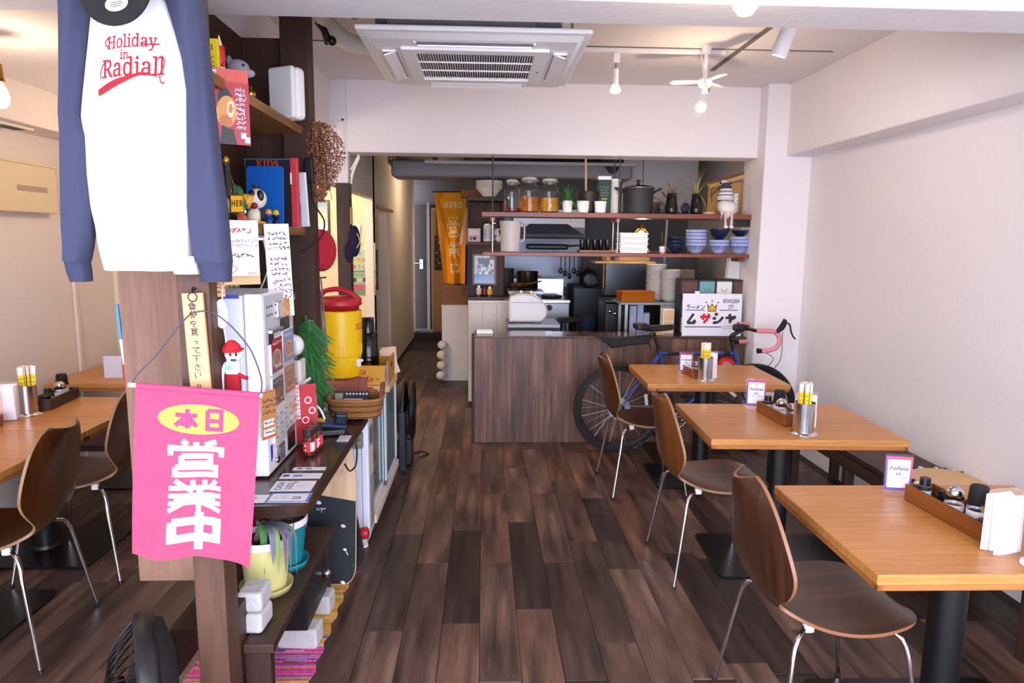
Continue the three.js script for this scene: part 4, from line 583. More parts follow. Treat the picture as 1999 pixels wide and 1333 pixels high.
  const flagM = print(256, 640, (c, w, h) => { fill(c, '#eb9a10', 0, 0, w, h); c.save(); c.translate(w, 0); c.scale(-1, 1); const k = '#f6d9a0'; txt(c, 'OPEN', 112, 110, 'bold 62px sans-serif', k); c.fillStyle = k; for (const x of [70, 110, 150]) c.fillRect(x, 170, 12, 12); glyph(c, '営', 60, 195, 110, 13, k); glyph(c, '業', 60, 345, 110, 12, k); glyph(c, '中', 60, 480, 110, 13, k); c.restore(); }, 0.85, { side: THREE.DoubleSide });
  const fg = new THREE.PlaneGeometry(1, 1, 24, 20), fp = fg.attributes.position;
  for (let i = 0; i < fp.count; i++) { const u = fp.getX(i) + 0.5, v = 0.5 - fp.getY(i), l = -0.17 + 0.1 * v, r = 0.17 - 0.01 * v; fp.setXYZ(i, l + (r - l) * u, 0.98 * (1 - v), 0.035 * Math.sin(u * 11 + v * 3) * (0.3 + v) + (Math.abs(u - 0.12 - v * 0.55) < 0.06 ? -0.05 : 0)); } fg.computeVertexNormals(); fg.userData.keep = true; mesh('cloth', fg, flagM, fl); mesh('pole', bar([-0.2, 0.985, 0], [0.19, 0.985, 0], 0.008), M.darkBrown, fl); mesh('cord', [bar([-0.15, 0.985, 0], [-0.15, 1.5, 0], 0.002), bar([0.15, 0.985, 0], [0.15, 1.5, 0], 0.002)], M.black, fl);
  const lamp = thing('ceiling_lamp', 'round flat corridor ceiling lamp glowing warm', 'lamp', [-0.55, 2.42, -9.2]);
  mesh('shade', lathe([[0, 0.02], [0.1, 0.02], [0.17, 0], [0.17, -0.006], [0.1, 0.012], [0, 0.012]], 28), M.darkSteel, lamp); mesh('bulb', ball(0.035, 0, -0.01, 0, 1, 0.7, 1), M.bulb, lamp); mesh('rod', cy(0.006, 0.006, 0.19, 0, 0.02, 0, 8), M.black, lamp);
  point('ceiling_lamp_light', -0.55, 2.37, -9.2, 1.5);
  const slat = thing('ceiling_slats', 'row of dark wooden slats under the corridor ceiling', 'slats', [-0.6, 2.45, -8.6]); for (let i = 0; i < 4; i++) mesh('slat', bb(-0.45 + i * 0.24, -0.41 + i * 0.24, 0, 0.05, -0.9, 0.2, 0.003), M.ash, slat); mesh('rail', bb(-0.55, 0.45, 0.05, 0.08, 0.1, 0.14), M.ash, slat);
  const cab = thing('corridor_cupboard', 'cream cupboard with a dark leaflet at the corridor end', 'cupboard', [-0.66, 0.11, -11.2]);
  mesh('body', bb(-0.17, 0.35, 0.0, 1.98, -0.3, 0.02, 0.004), M.wallCream, cab); mesh('door', bb(-0.16, 0.12, 0.02, 1.95, 0.02, 0.035, 0.003), flat(0xc69a68, 0.6), cab); mesh('upper_brown_panel', bb(-0.1, 0.15, 1.1, 1.99, 0.036, 0.044), flat(0x7c5a48, 0.6), cab); mesh('leaflet', mv(card(0.12, 0.55), -0.06, 1.0, 0.046), print(64, 256, (c, w, h) => { fill(c, '#2b2a38', 0, 0, w, h); for (let i = 0; i < 9; i++) { c.fillStyle = ['#6a5a74', '#b08a70', '#44506e'][i % 3]; c.fillRect(8 + (i % 2) * 20, 20 + i * 25, 22, 14); } }), cab);
}
{
  // cooking line
  const hood = thing('range_hood', 'bluish steel range hood with black lower edge over the stove', 'hood', [0.74, 1.63, -7.75]);
  const hg = new THREE.BufferGeometry(); const q = [[-0.33, 0.045, 0.15], [0.33, 0.045, 0.15], [0.22, 0.155, -0.2], [-0.22, 0.155, -0.2], [-0.33, 0.045, -0.4], [0.33, 0.045, -0.4]]; hg.setAttribute('position', new THREE.Float32BufferAttribute(q.flat(), 3)); hg.setIndex([0, 1, 2, 0, 2, 3, 0, 3, 4, 1, 5, 2, 3, 2, 5, 3, 5, 4]); const hg2 = hg.toNonIndexed(); hg2.computeVertexNormals(); hg2.setAttribute('uv', new THREE.Float32BufferAttribute(new Float32Array(36 + 0), 2));
  mesh('canopy', hg2, flat(0x9fb4cc, 0.35, { metalness: 0.5 }), hood); mesh('lower_edge', bb(-0.35, 0.35, 0, 0.045, -0.42, 0.17, 0.004), M.black, hood); mesh('chimney', bb(-0.4, 0.42, 0.12, 0.32, -0.45, -0.25), M.brushed, hood);
  const st = thing('gas_stove', 'stainless gas stove with black knobs and grates', 'stove', [0.66, 0, -7.5]);
  mesh('body', bb(-0.36, 0.24, 0.58, 0.985, -0.3, 0.3, 0.004), M.brushed, st); for (const x of [-0.34, 0.22]) for (const z of [-0.28, 0.28]) mesh('leg', bb(x - 0.02, x + 0.02, 0, 0.58, z - 0.02, z + 0.02), M.darkSteel, st);
  mesh('front_rail', bb(-0.37, 0.25, 0.95, 0.99, 0.3, 0.34, 0.008), M.steel, st); mesh('backguard', bb(-0.36, 0.24, 0.985, 1.17, -0.3, -0.28), M.steel, st); for (const x of [-0.13, 0.03]) { mesh('knob', mv(cy(0.03, 0.03, 0.03, 0, 0, 0, 18), x, 0.905, 0.3, PI / 2), M.black, st); mesh('grate', [new THREE.TorusGeometry(0.12, 0.012, 6, 24).rotateX(PI / 2).translate(x * 1.6 + 0.02, 1.0, 0), ...[0, 1, 2].map((i) => mv(bx(0.24, 0.014, 0.014), x * 1.6 + 0.02, 1.0, 0, 0, i * PI / 3, 0))], M.black, st); }
  const pot = (lab, x, z, y, r, h, m) => { const t = thing('stock_pot', lab, 'pot', [x, y, z]); mesh('body', lathe([[0, 0], [r, 0], [r, h], [r + 0.006, h + 0.004], [r - 0.004, h + 0.003], [r - 0.005, 0.01], [0, 0.01]], 28), m, t); for (const s of [-1, 1]) mesh('handle', new THREE.TorusGeometry(0.03, 0.006, 6, 14, PI).rotateX(PI / 2).rotateY(s * PI / 2).translate(s * r, h * 0.8, 0), M.steel, t); };
  pot('big dark stockpot on the back stove', 0.48, -7.55, 1.012, 0.115, 0.25, flat(0x3a342c, 0.3, { metalness: 0.7 })); pot('dark ribbed pot at the kitchen back wall', 0.24, -7.5, 1.012, 0.09, 0.28, M.charcoal);
  const sk = thing('steel_ladle_pan', 'small brownish saucepan with pale handle in front of the stockpot', 'pan', [0.36, 1.1, -7.15]); mesh('bowl', lathe([[0, 0], [0.05, 0.006], [0.075, 0.035], [0.08, 0.06], [0.076, 0.06], [0.05, 0.012], [0, 0.008]], 24), M.copper, sk); mesh('handle', bar([0.07, 0.045, 0], [0.24, 0.085, 0.02], 0.009, 8), M.ash, sk);
  const sb = thing('kitchen_bench', 'long steel worktop along the kitchen with lower shelf', 'worktop', [0.45, 0, -6.85]);
  mesh('top', bb(-0.2, 0.16, 1.06, 1.095, -0.5, -0.1, 0.003), M.brushed, sb); mesh('leg', [bb(-0.18, -0.15, 0, 1.06, -0.15, -0.12), bb(0.11, 0.14, 0, 1.06, -0.15, -0.12)], M.darkSteel, sb);
  const ic = thing('inner_counter', 'low steel counter inside the kitchen under the white cooker', 'worktop', [0.43, 0, -6.2]);
  mesh('top', bb(-0.22, 0.24, 0.845, 0.875, -0.26, 0.25, 0.004), M.brushed, ic); mesh('body', bb(-0.21, 0.2, 0.04, 0.845, -0.25, 0.22), M.darkSteel, ic); mesh('front_panel', bb(-0.19, 0.17, 0.74, 0.82, 0.22, 0.226, 0.002), M.paleGrey, ic);
  const rc = thing('rice_cooker', 'large white rounded rice cooker on the inner counter', 'cooker', [0.398, 0.876, -6.2]);
  const rs = new THREE.Shape(); rs.moveTo(-0.15, 0.02); rs.lineTo(0.1, 0.02); rs.quadraticCurveTo(0.165, 0.05, 0.155, 0.12); rs.quadraticCurveTo(0.13, 0.205, 0.03, 0.235); rs.quadraticCurveTo(-0.07, 0.26, -0.14, 0.225); rs.quadraticCurveTo(-0.155, 0.2, -0.155, 0.15); rs.closePath();
  mesh('body', mv(ext(rs, 0.24, 0.014, 10), 0, 0, -0.13), M.whiteGloss, rc); mesh('lid_seam', [bx(0.28, 0.004, 0.004, -0.01, 0.18, 0.125)], M.grey, rc); for (const x of [-0.09, 0.07]) mesh('foot', cy(0.014, 0.014, 0.02, x, 0, 0.08, 12), M.steel, rc); for (const x of [-0.06, 0.03]) mesh('latch', bx(0.02, 0.04, 0.02, x, 0.26, 0.02, 0.004), x > 0 ? M.brass : M.white, rc);
  const wallSt = thing('steel_splashback', 'tall bluish steel splash panel on the kitchen back wall', 'panel', [0.8, 1.0, -8.28]); mesh('panel', bb(-0.55, 0.35, 0.05, 0.62, 0, 0.012), flat(0x77808f, 0.35, { metalness: 0.6 }), wallSt); mesh('panel', bb(-0.55, 0.4, 0.64, 0.92, 0, 0.012), flat(0x8b909c, 0.4, { metalness: 0.4 }), wallSt);
  const rail = thing('utensil_rail', 'steel rail with black hanging utensils in the kitchen', 'rail', [0.9, 1.45, -7.9]);
  mesh('rail', bar([-0.55, 0, 0], [0.35, 0, 0], 0.008), M.steel, rail); for (let i = 0; i < 7; i++) { const x = -0.02 + i * 0.05; mesh('utensil', [bar([x, 0, 0.01], [x, -0.16 - 0.03 * (i % 3), 0.01], 0.006), ball(0.028, x, -0.19 - 0.03 * (i % 3), 0.01, 0.9, 1.2, 0.4, 10)], i % 3 ? M.black : M.darkSteel, rail); }
  const tp = thing('roasting_pan', 'black pan hanging flat beneath the hood', 'pan', [0.74, 1.5, -7.85]); mesh('pan', bb(-0.26, 0.2, 0, 0.06, -0.1, 0.15, 0.02), M.black, tp); mesh('handle', bar([0.2, 0.04, 0], [0.36, 0.05, 0], 0.012), M.black, tp);
  const pan = thing('frying_pan', 'black frying pan hanging on the dark kitchen wall', 'pan', [1.17, 1.18, -7.7]); mesh('pan', mv(lathe([[0, 0.0], [0.075, 0.0], [0.105, 0.03], [0.1, 0.032], [0.072, 0.008], [0, 0.008]], 28), 0, 0, 0, PI / 2), M.black, pan); mesh('pan_base', mv(cy(0.05, 0.05, 0.003, 0, 0, 0, 22), 0, 0, 0.012, PI / 2), M.darkSteel, pan); mesh('handle', bar([0.09, -0.01, 0.02], [0.25, -0.03, 0.03], 0.013), M.blackMat, pan);
  const fr = thing('tall_fridge', 'dark steel fridge standing at the back of the kitchen', 'fridge', [1.0, 0, -7.95]); mesh('body', bb(0.0, 0.5, 0.02, 1.1, -0.28, 0.25, 0.006), M.charcoal, fr); mesh('door', bb(0.01, 0.49, 0.04, 1.08, 0.25, 0.275, 0.006), M.darkSteel, fr); mesh('handle', bar([0.06, 0.5, 0.3], [0.06, 0.8, 0.3], 0.01), M.steel, fr);
  const sw = thing('steel_cabinet', 'stainless cabinet wall behind the plate stacks', 'cabinet', [1.65, 0, -7.0]); mesh('side', bb(-0.4, 0.55, 1.05, 1.46, -0.3, -0.05, 0.004), flat(0x70737d, 0.3, { metalness: 0.8 }), sw); mesh('copper_pipe', bar([-0.43, 1.13, 0.0], [-0.43, 1.42, 0.0], 0.012, 10), M.copper, sw);
  const mc = thing('coffee_machine', 'dark machine with shiny dials beside the plate stacks', 'machine', [1.18, 0, -6.25]); mesh('body', bb(-0.1, 0.22, 0.62, 1.06, -0.2, 0.15, 0.02), M.black, mc); for (let i = 0; i < 4; i++) mesh('dial', ball(0.018, -0.05 + 0.045 * i, 0.98 - 0.02 * (i % 2), 0.155, 1, 1, 0.6, 10), M.chrome, mc); mesh('stand', bb(-0.08, 0.2, 0, 0.62, -0.18, 0.13), M.blackMat, mc); mesh('top_tray', bb(-0.1, 0.24, 1.06, 1.078, -0.2, 0.16, 0.004), M.darkSteel, mc);
  const rk = thing('dish_rack_table', 'grey shelf table carrying the plate stacks and orange trays', 'table', [1.5, 0, -5.86]); mesh('tabletop', bb(-0.36, 0.2, 1.075, 1.0955, -0.2, 0.16, 0.004), M.grey, rk); for (const x of [-0.3, 0.17]) mesh('leg', bb(x - 0.012, x + 0.012, 0, 1.075, 0.1, 0.124), M.brushed, rk); for (const x of [-0.3, 0.17]) mesh('leg', bb(x - 0.012, x + 0.012, 0, 1.075, -0.18, -0.156), M.brushed, rk); mesh('front_lip', bb(-0.02, 0.2, 1.03, 1.075, 0.14, 0.16, 0.003), M.grey, rk);
  const plateG = lathe([[0, 0], [0.045, 0], [0.05, 0.006], [0.085, 0.03], [0.088, 0.034], [0.084, 0.035], [0.05, 0.011], [0, 0.007]], 26);
  for (const [lab, grp, x, z, n] of [['pale ceramic dish in the taller plate stack', 'dishes in the taller plate stack', 1.49, -5.93, 21], ['pale ceramic dish in the shorter plate stack near the counter', 'dishes in the shorter plate stack', 1.585, -5.82, 18]]) {
    const p0 = solo('dish', lab, 'dish', plateG, M.offwhite, [x, 1.096 + (n === 18 ? 0.0 : 0), z], 0, grp); for (let i = 1; i < n; i++) copy(p0, [x + rr(-0.001, 0.001), 1.096 + i * 0.0138 + (i ? 0.0 : 0), z], i);
  }
  const ot = solo('orange_tray', 'orange wooden serving tray in the low stack by the plates', 'tray', [bx(0.24, 0.006, 0.17, 0, 0.004, 0), ...[-1, 1].flatMap((s) => [mv(bx(0.28, 0.022, 0.006), 0, 0.013, s * 0.1, s * 0.6), mv(bx(0.006, 0.022, 0.19), s * 0.13, 0.013, 0, 0, 0, -s * 0.6)])], flat(0xb8641c, 0.4), [1.29, 1.0965, -5.82], 0, 'orange trays stacked by the plates'); for (let i = 1; i < 5; i++) copy(ot, [1.29, 1.0965 + i * 0.016, -5.82], 0.01 * i);
  const wsh = thing('wooden_wall_shelf', 'pale yellow wooden shelf at the kitchen side', 'shelf', [1.3, 1.4, -6.3]); mesh('board', bb(-0.3, 0.25, 0, 0.02, -0.16, 0.1, 0.003), M.paleWood, wsh); mesh('back_board', bb(-0.16, 0.25, 0.02, 0.12, -0.16, -0.145), M.paleWood, wsh); mesh('bracket', bb(-0.22, -0.19, 0.02, 0.12, -0.15, 0.0), M.ash, wsh);
  const sf = thing('steel_bin_frame', 'pale blue-grey steel bin frame behind the bicycle saddle', 'bin', [1.33, 0, -5.82]); for (const [x, y] of [[-0.055, 1.06], [0.005, 1.09], [0.06, 1.0]]) mesh('panel', bb(x - 0.028, x + 0.026, 0.3, y, -0.02, 0.02, 0.004), flat(0x9fa8c8, 0.4), sf); mesh('base', bb(-0.09, 0.09, 0, 0.3, -0.06, 0.06, 0.005), M.grey, sf);
  const stl = thing('round_stool', 'round-topped dark stool in the kitchen aisle', 'stool', [0.83, 0, -6.6]); mesh('seat', lathe([[0, 0.83], [0.11, 0.83], [0.125, 0.845], [0.11, 0.86], [0, 0.862]], 26), M.charcoal, stl); for (let i = 0; i < 4; i++) { const a = i * PI / 2 + 0.6; mesh('leg', bar([0.08 * Math.cos(a), 0.83, 0.08 * Math.sin(a)], [0.15 * Math.cos(a), 0, 0.15 * Math.sin(a)], 0.012), M.black, stl); }
  const bk = thing('blue_bucket', 'dull blue bucket standing in the dark kitchen', 'bucket', [1.08, 0.52, -7.1]); mesh('body', lathe([[0, 0], [0.07, 0], [0.09, 0.3], [0.094, 0.3], [0.088, 0.29], [0.066, 0.01], [0, 0.01]], 24), flat(0x35486e, 0.6), bk); mesh('stand', bb(-0.1, 0.1, -0.52, -0.002, -0.1, 0.1), M.black, bk);
  const wp = thing('paper_packet', 'upright white paper packet above the grid cabinet', 'packet', [2.05, 1.302, -5.62], 0.1); mesh('packet', mv(bx(0.13, 0.2, 0.05, 0, 0.1, 0, 0.004), 0, 0, 0, 0, 0, -0.08), M.offwhite, wp); mesh('flap', mv(bx(0.05, 0.19, 0.052, 0.045, 0.1, 0.002, 0.003), 0, 0, 0, 0, 0, -0.08), M.white, wp);
  const fc = thing('filter_box', 'cream box and hanging pipe behind the grid cabinet', 'box', [1.78, 1.1, -6.4]); mesh('box', bb(-0.16, 0.16, 0.02, 0.25, -0.1, 0.1, 0.006), flat(0x8c7a6a, 0.6), fc); mesh('stand', bb(-0.14, 0.14, -1.1, 0.02, -0.1, 0.1), M.darkSteel, fc); mesh('pipe', tube([[-0.1, 0.3, 0], [-0.1, 0.8, 0], [-0.25, 0.9, 0], [-0.3, 0.98, 0]], 0.012), M.grey, fc); mesh('cord', tube([[0.05, 0.25, 0.02], [0.08, 0.5, 0.03], [0.02, 0.75, 0], [-0.15, 0.95, 0]], 0.006), M.black, fc);
  const cb = thing('cardboard_box', 'opened brown cardboard carton behind the gnome doll', 'box', [1.99, 1.8145, -5.68], -0.1); mesh('carton', bb(-0.14, 0.15, 0, 0.27, -0.1, 0, 0.002), M.kraft, cb); mesh('flap', mv(bx(0.34, 0.03, 0.12, 0, 0, 0), 0.0, 0.29, 0.02, 0.2, 0, 0.3), M.kraft, cb); mesh('tape', bb(-0.02, 0.02, 0.0, 0.27, 0.0, 0.001), M.tan, cb);
  mesh('bead_string', [tube([[-0.13, 0.1, 0.02], [-0.14, 0.2, 0.03], [-0.1, 0.245, 0.03], [-0.03, 0.26, 0.04], [0.02, 0.26, 0.04]], 0.003, 30), ...Array.from({ length: 9 }, (_, i) => ball(0.008, -0.135 + 0.018 * i, 0.17 + 0.09 * Math.sin(i / 9 * 1.6), 0.035, 1, 1, 1, 6))], M.black, cb);
  const bk2 = thing('wooden_wedge', 'brown wooden board behind the stockpot', 'board', [1.36, 1.8145, -5.62]); mesh('board', bb(-0.07, 0.07, 0, 0.1, -0.01, 0.01, 0.002), M.ash, bk2); mesh('cleat', bb(-0.07, 0.07, 0.0, 0.02, 0.01, 0.02), M.ash, bk2);
  const kl = thing('kitchen_lamp', 'slim fluorescent strip lamp under the kitchen ceiling', 'lamp', [0.9, 2.465, -6.35]); mesh('housing', bb(-0.6, 0.6, 0.03, 0.06, -0.06, 0.06, 0.004), M.white, kl); mesh('tube', mv(cy(0.014, 0.014, 1.1, 0, -0.55, 0, 10), 0, 0.012, 0, 0, 0, PI / 2), mat({ color: 0xffffff, emissive: 0xdfe8ff, emissiveIntensity: 3 }), kl);
  const ra = new THREE.RectAreaLight(COOL, 0.7, 1.1, 0.05); ra.name = 'kitchen_lamp_light'; ra.position.set(0.9, 2.455, -6.35); ra.rotation.x = -PI / 2; scene.add(ra);
  const hc = thing('hanging_hook_bar', 'dark fan bracket hanging below the kitchen ceiling', 'bracket', [1.15, 2.2, -6.3]); mesh('funnel', lathe([[0.03, 0], [0.1, 0.1], [0.1, 0.14], [0, 0.14]], 20), M.charcoal, hc); mesh('stem', cy(0.01, 0.01, 0.16, 0, 0.14, 0), M.black, hc);
}

// ---------------------------------------------------------------- side room
{
  const p = thing('wood_post', 'square dark timber post at the side room opening', 'post', [-1.062, 0, -5.41]); mesh('post', bx(0.1, 2.01, 0.1, 0, 1.005, 0, 0.004), wood(T.post, 0.6, 0x8a7a70), p);
  const sg = solo('wooden_tag', 'small wooden tag nailed to the side of the timber post', 'sign', bx(0.012, 0.13, 0.05, 0, 0, 0, 0.003), M.kraft, [-1.002, 1.77, -5.37]);
  const cap = thing('navy_cap', 'navy baseball cap hanging on the timber post', 'cap', [-0.985, 1.58, -5.38]); mesh('crown', [ball(0.1, 0, 0, 0, 0.45, 1.2, 0.8, 20)], flat(0x1c1840, 0.9), cap); mesh('brim', ball(0.09, -0.03, -0.08, 0.06, 0.4, 0.9, 0.25, 14), flat(0x15122e, 0.9), cap); mesh('strap', [tube([[0.03, 0.06, 0.06], [0.05, 0.0, 0.05], [0.03, -0.05, 0.07]], 0.005)], M.tan, cap);
  const note = solo('paper_note', 'small white note with a letter behind the wooden tag', 'note', bx(0.06, 0.1, 0.002, 0, 0, 0), print(64, 96, (c, w, h) => { fill(c, '#e6d6d2', 0, 0, w, h); txt(c, '3', 32, 64, 'bold 50px serif', '#4a3a4a'); }), [-1.27, 1.69, -7.1]);
  const po = thing('green_poster', 'faded green poster with scattered title letters and flowers', 'poster', [-1.225, 1.03, -7.112]);
  mesh('sheet', bx(0.26, 0.53, 0.002, 0, 0.265, 0), M.paleGrey, po); mesh('artwork', mv(card(0.26, 0.53), 0, 0, 0.001), print(320, 640, (c, w, h) => {
    fill(c, '#8fa98a', 0, 0, w, h); fill(c, '#a8bca0', 0, 0, w, 330); const k = '#3c4a58'; [['H', 40, 75], ['E', 110, 70], ['A', 60, 150], ['V', 130, 160], ['E', 210, 140], ['O', 40, 230], ['U', 110, 225], ['R', 180, 235], ['E', 250, 225], ['N', 60, 320], ['I', 120, 315], ['G', 180, 322], ['H', 250, 318]].forEach(([s, x, y]) => txt(c, s, x, y, '62px serif', k));
    for (const [x, y, q] of [[130, 215, '#e89a4a'], [40, 290, '#e2604a'], [230, 90, '#8a9ad0'], [270, 200, '#8a9ad0'], [190, 60, '#c9d4a0']]) { c.fillStyle = q; for (let i = 0; i < 6; i++) { c.beginPath(); c.arc(x + 18 * Math.cos(i), y + 18 * Math.sin(i), 14, 0, 7); c.fill(); } }
    fill(c, '#5c7a5e', 0, 345, w, 14); scrawl(c, 20, 380, 280, 2, 10, '#4a5c54', 2); for (let i = 0; i < 4; i++) fill(c, ['#2f3850', '#b0b8ae', '#2f3850', '#44506a'][i], 20 + i * 72, 430, 56, 50); fill(c, '#b05a74', 0, 510, w, 70); fill(c, '#6f8f66', 0, 580, w, 60);
  }, 0.7), po);
  const fp = thing('framed_print', 'black-framed print of blue mountains and a pale glow', 'picture', [-1.66, 1.405, -7.105]);
  mesh('frame', [bb(-0.12, 0.12, 0, 0.575, -0.01, 0.012, 0.003)], M.black, fp); mesh('print', mv(card(0.2, 0.53), 0, 0.022, 0.013), print(128, 340, (c, w, h) => { const g = c.createLinearGradient(0, 0, 0, h); g.addColorStop(0, '#5f86b0'); g.addColorStop(0.3, '#e8c8a0'); g.addColorStop(0.5, '#d6dbe6'); g.addColorStop(1, '#6a7f9c'); c.fillStyle = g; c.fillRect(0, 0, w, h); for (let i = 0; i < 5; i++) { c.fillStyle = ['#4a6280', '#8094b0', '#b8c4d6'][i % 3]; c.beginPath(); c.moveTo(0, 190 + i * 32); c.lineTo(40 + i * 9, 160 + i * 34); c.lineTo(90, 200 + i * 30); c.lineTo(w, 175 + i * 34); c.lineTo(w, h); c.lineTo(0, h); c.fill(); } c.strokeStyle = '#e8eef6'; c.lineWidth = 3; c.beginPath(); c.ellipse(40, 50, 22, 30, 0.3, 0, 7); c.stroke(); }, 0.2), fp);
  const ys = solo('yellow_strip_notice', 'tall yellow notice strip with lettering on the corridor wall', 'sign', bx(0.002, 0.29, 0.09), print(32, 128, (c, w, h) => { fill(c, '#e8cf2a', 0, 0, w, h); for (let i = 0; i < 6; i++) fill(c, '#3a3416', 10, 10 + i * 20, 12, 12); }), [-1.108, 1.69, -7.27]);
  const dn = solo('dark_notice', 'tall dark leaflet pinned under the yellow strip notice', 'sign', bx(0.002, 0.42, 0.15), print(32, 128, (c, w, h) => { fill(c, '#2c3430', 0, 0, w, h); fill(c, '#59685c', 4, 40, 24, 30); fill(c, '#6d5a44', 4, 80, 24, 30); }), [-1.108, 1.28, -7.28]);
  const sl = thing('wall_lamp', 'warm bare bulb lamp of the side room behind the header', 'lamp', [-1.75, 2.2, -6.1]); mesh('socket', cy(0.018, 0.02, 0.05, 0, 0.02, 0), M.brass, sl); mesh('bulb', ball(0.034, 0, -0.015, 0, 1, 1.2, 1), M.bulb, sl); mesh('cord', bar([0, 0.06, 0], [0, 0.23, 0], 0.004), M.black, sl);
  point('wall_lamp_light', -1.75, 2.18, -6.1, 4);
  struct('trim_11', [bb(-1.3, -1.03, 2.46, 2.475, -5.34, -5.348), bb(-1.052, -1.037, 2.1, 2.475, -5.34, -5.348), bb(-1.3, -1.09, 2.41, 2.42, -5.34, -5.348), bb(-1.108, -1.098, 2.1, 2.42, -5.34, -5.348)], M.wallWhite).userData.label = 'white cable cover lines on the plaster header';
  const cs = thing('corner_bracket', 'white scrolled shelf bracket in the corner under the soffit', 'bracket', [-1.0, 2.01, -5.4]); for (let i = 0; i < 3; i++) mesh('scroll', tube([[0, 0.0 + i * 0.05, 0.02], [0.02 + i * 0.01, 0.08 + i * 0.04, 0.04], [0.07, 0.19 + i * 0.01, 0.05]], 0.008), M.white, cs);
}

// ---------------------------------------------------------------- tall dark shelf unit, pillar and near post
{
  const s = thing('tall_shelf', 'tall dark-stained plank shelf unit between the two dining areas', 'shelf', [0, 0, 0]);
  mesh('end_board', bb(-1.127, -0.93, 0.477, 2.35, -2.185, -2.21, 0.003), M.postPale, s);
  mesh('near_post', bb(-0.84, -0.752, 0.002, 2.349, -1.93, -2.03, 0.003), M.post, s); mesh('post_block', bb(-0.84, -0.756, 0.002, 0.46, -2.032, -2.13, 0.003), M.dark, s);
  mesh('far_post', bb(-0.92, -0.797, 0.75, 2.755, -3.31, -3.42, 0.003), M.shelfWood, s);
  mesh('back_board', bb(-1.125, -1.105, 0.5, 2.5, -2.212, -3.4), M.shelfWood, s);
  mesh('rear_board', bb(-1.104, -0.9, 0.78, 2.5, -3.362, -3.385), M.shelfWood, s);
  mesh('shelf_board', bb(-1.104, -0.838, 2.07, 2.1, -2.235, -3.36, 0.003), M.ash, s); mesh('shelf_board', bb(-1.104, -0.838, 1.612, 1.648, -2.235, -3.36, 0.003), M.ash, s);
  for (const y of [2.085, 1.63]) mesh('front_edge', bb(-0.838, -0.832, y - 0.017, y + 0.018, -2.22, -3.35), M.ash, s);
  mesh('side_board', bb(-1.0, -0.86, 1.0, 1.42, -3.2, -3.24), M.shelfWood, s);
  const lt = thing('strip_light', 'white strip light fixed under the middle shelf board', 'lamp', [-0.9, 1.598, -2.75]); mesh('housing', bb(-0.012, 0.012, 0, 0.012, -0.38, 0.4, 0.003), M.white, lt); mesh('tube', bb(-0.01, 0.01, -0.008, 0, -0.37, 0.39), mat({ color: 0xffffff, emissive: 0xe4ecff, emissiveIntensity: 2.4 }), lt); mesh('cord', tube([[0.03, -0.002, -0.05], [0.05, -0.1, -0.04], [0.03, -0.16, -0.05], [0.02, -0.2, -0.02]], 0.003), M.white, lt);
  const ra = new THREE.RectAreaLight(COOL, 1.6, 0.02, 0.76); ra.name = 'strip_light_light'; ra.position.set(-0.9, 1.588, -2.745); ra.rotation.x = -PI / 2; scene.add(ra);
  const adp = thing('power_adapter', 'black power adapter hanging on the far shelf post with its cord', 'adapter', [-0.8, 1.9, -3.3]); mesh('body', bb(-0.02, 0.02, -0.05, 0.06, 0, 0.03, 0.005), M.black, adp); mesh('cord', tube([[0.01, -0.05, 0.02], [0.02, -0.14, 0.03], [0.065, -0.22, 0.03], [0.05, -0.29, 0.02], [0.0, -0.34, 0.02], [-0.05, -0.37, 0.03]], 0.004, 40), M.black, adp);
  // upper shelf
  const Y1 = 2.1005, Y2 = 1.6485;
  const bx1 = thing('storage_box', 'white rounded plastic case standing at the end of the top shelf', 'box', [-0.83, Y1, -3.14], -0.5); mesh('case', bx(0.14, 0.22, 0.06, -0.01, 0.11, 0, 0.022), M.whiteGloss, bx1); mesh('lid', bx(0.14, 0.215, 0.025, -0.01, 0.11, 0.044, 0.012), M.white, bx1);
  const cd = thing('red_white_candle', 'white candle dripping with red wax on the top shelf', 'candle', [-0.868, Y1, -2.42]); mesh('candle', lathe([[0, 0], [0.015, 0], [0.014, 0.1], [0.01, 0.12], [0.002, 0.15], [0, 0.155]], 14), M.cream, cd); mesh('wax', [lathe([[0.0165, 0.06], [0.0172, 0.08], [0.0165, 0.118], [0, 0.122]], 14), ball(0.007, 0.012, 0.058, 0.01), ball(0.006, -0.004, 0.05, 0.016)], M.redP, cd);
  const yp = thing('yellow_packet', 'yellow printed packet at the near end of the top shelf', 'packet', [-0.885, Y1, -2.38]); mesh('packet', bx(0.06, 0.13, 0.02, 0, 0.065, 0, 0.003), print(64, 128, (c, w, h) => { fill(c, '#e3c913', 0, 0, w, h); txt(c, 'STI', 32, 34, 'bold 22px sans-serif', '#2a2410'); scrawl(c, 10, 50, 44, 4, 10, '#6a5a10', 2); }), yp);
  const pl = thing('grey_plush', 'small grey plush animal toy on the top shelf', 'toy', [-0.868, Y1, -2.56]); mesh('body', ball(0.034, 0, 0.03, 0, 1.2, 0.9, 1), flat(0x8d8894, 1), pl); const ph = mesh('head', ball(0.036, 0.015, 0.075, 0.01, 1.1, 0.95, 1), flat(0x8d8894, 1), pl); mesh('snout', ball(0.018, 0.05, 0.062, 0.016, 1.3, 0.8, 0.8), flat(0x9c97a3, 1), ph); mesh('eye', ball(0.005, 0.04, 0.085, 0.035), M.black, ph); for (const q of [-1, 1]) mesh('ear', ball(0.018, -0.01, 0.1, q * 0.025, 0.5, 1, 1), flat(0x77727e, 1), ph);
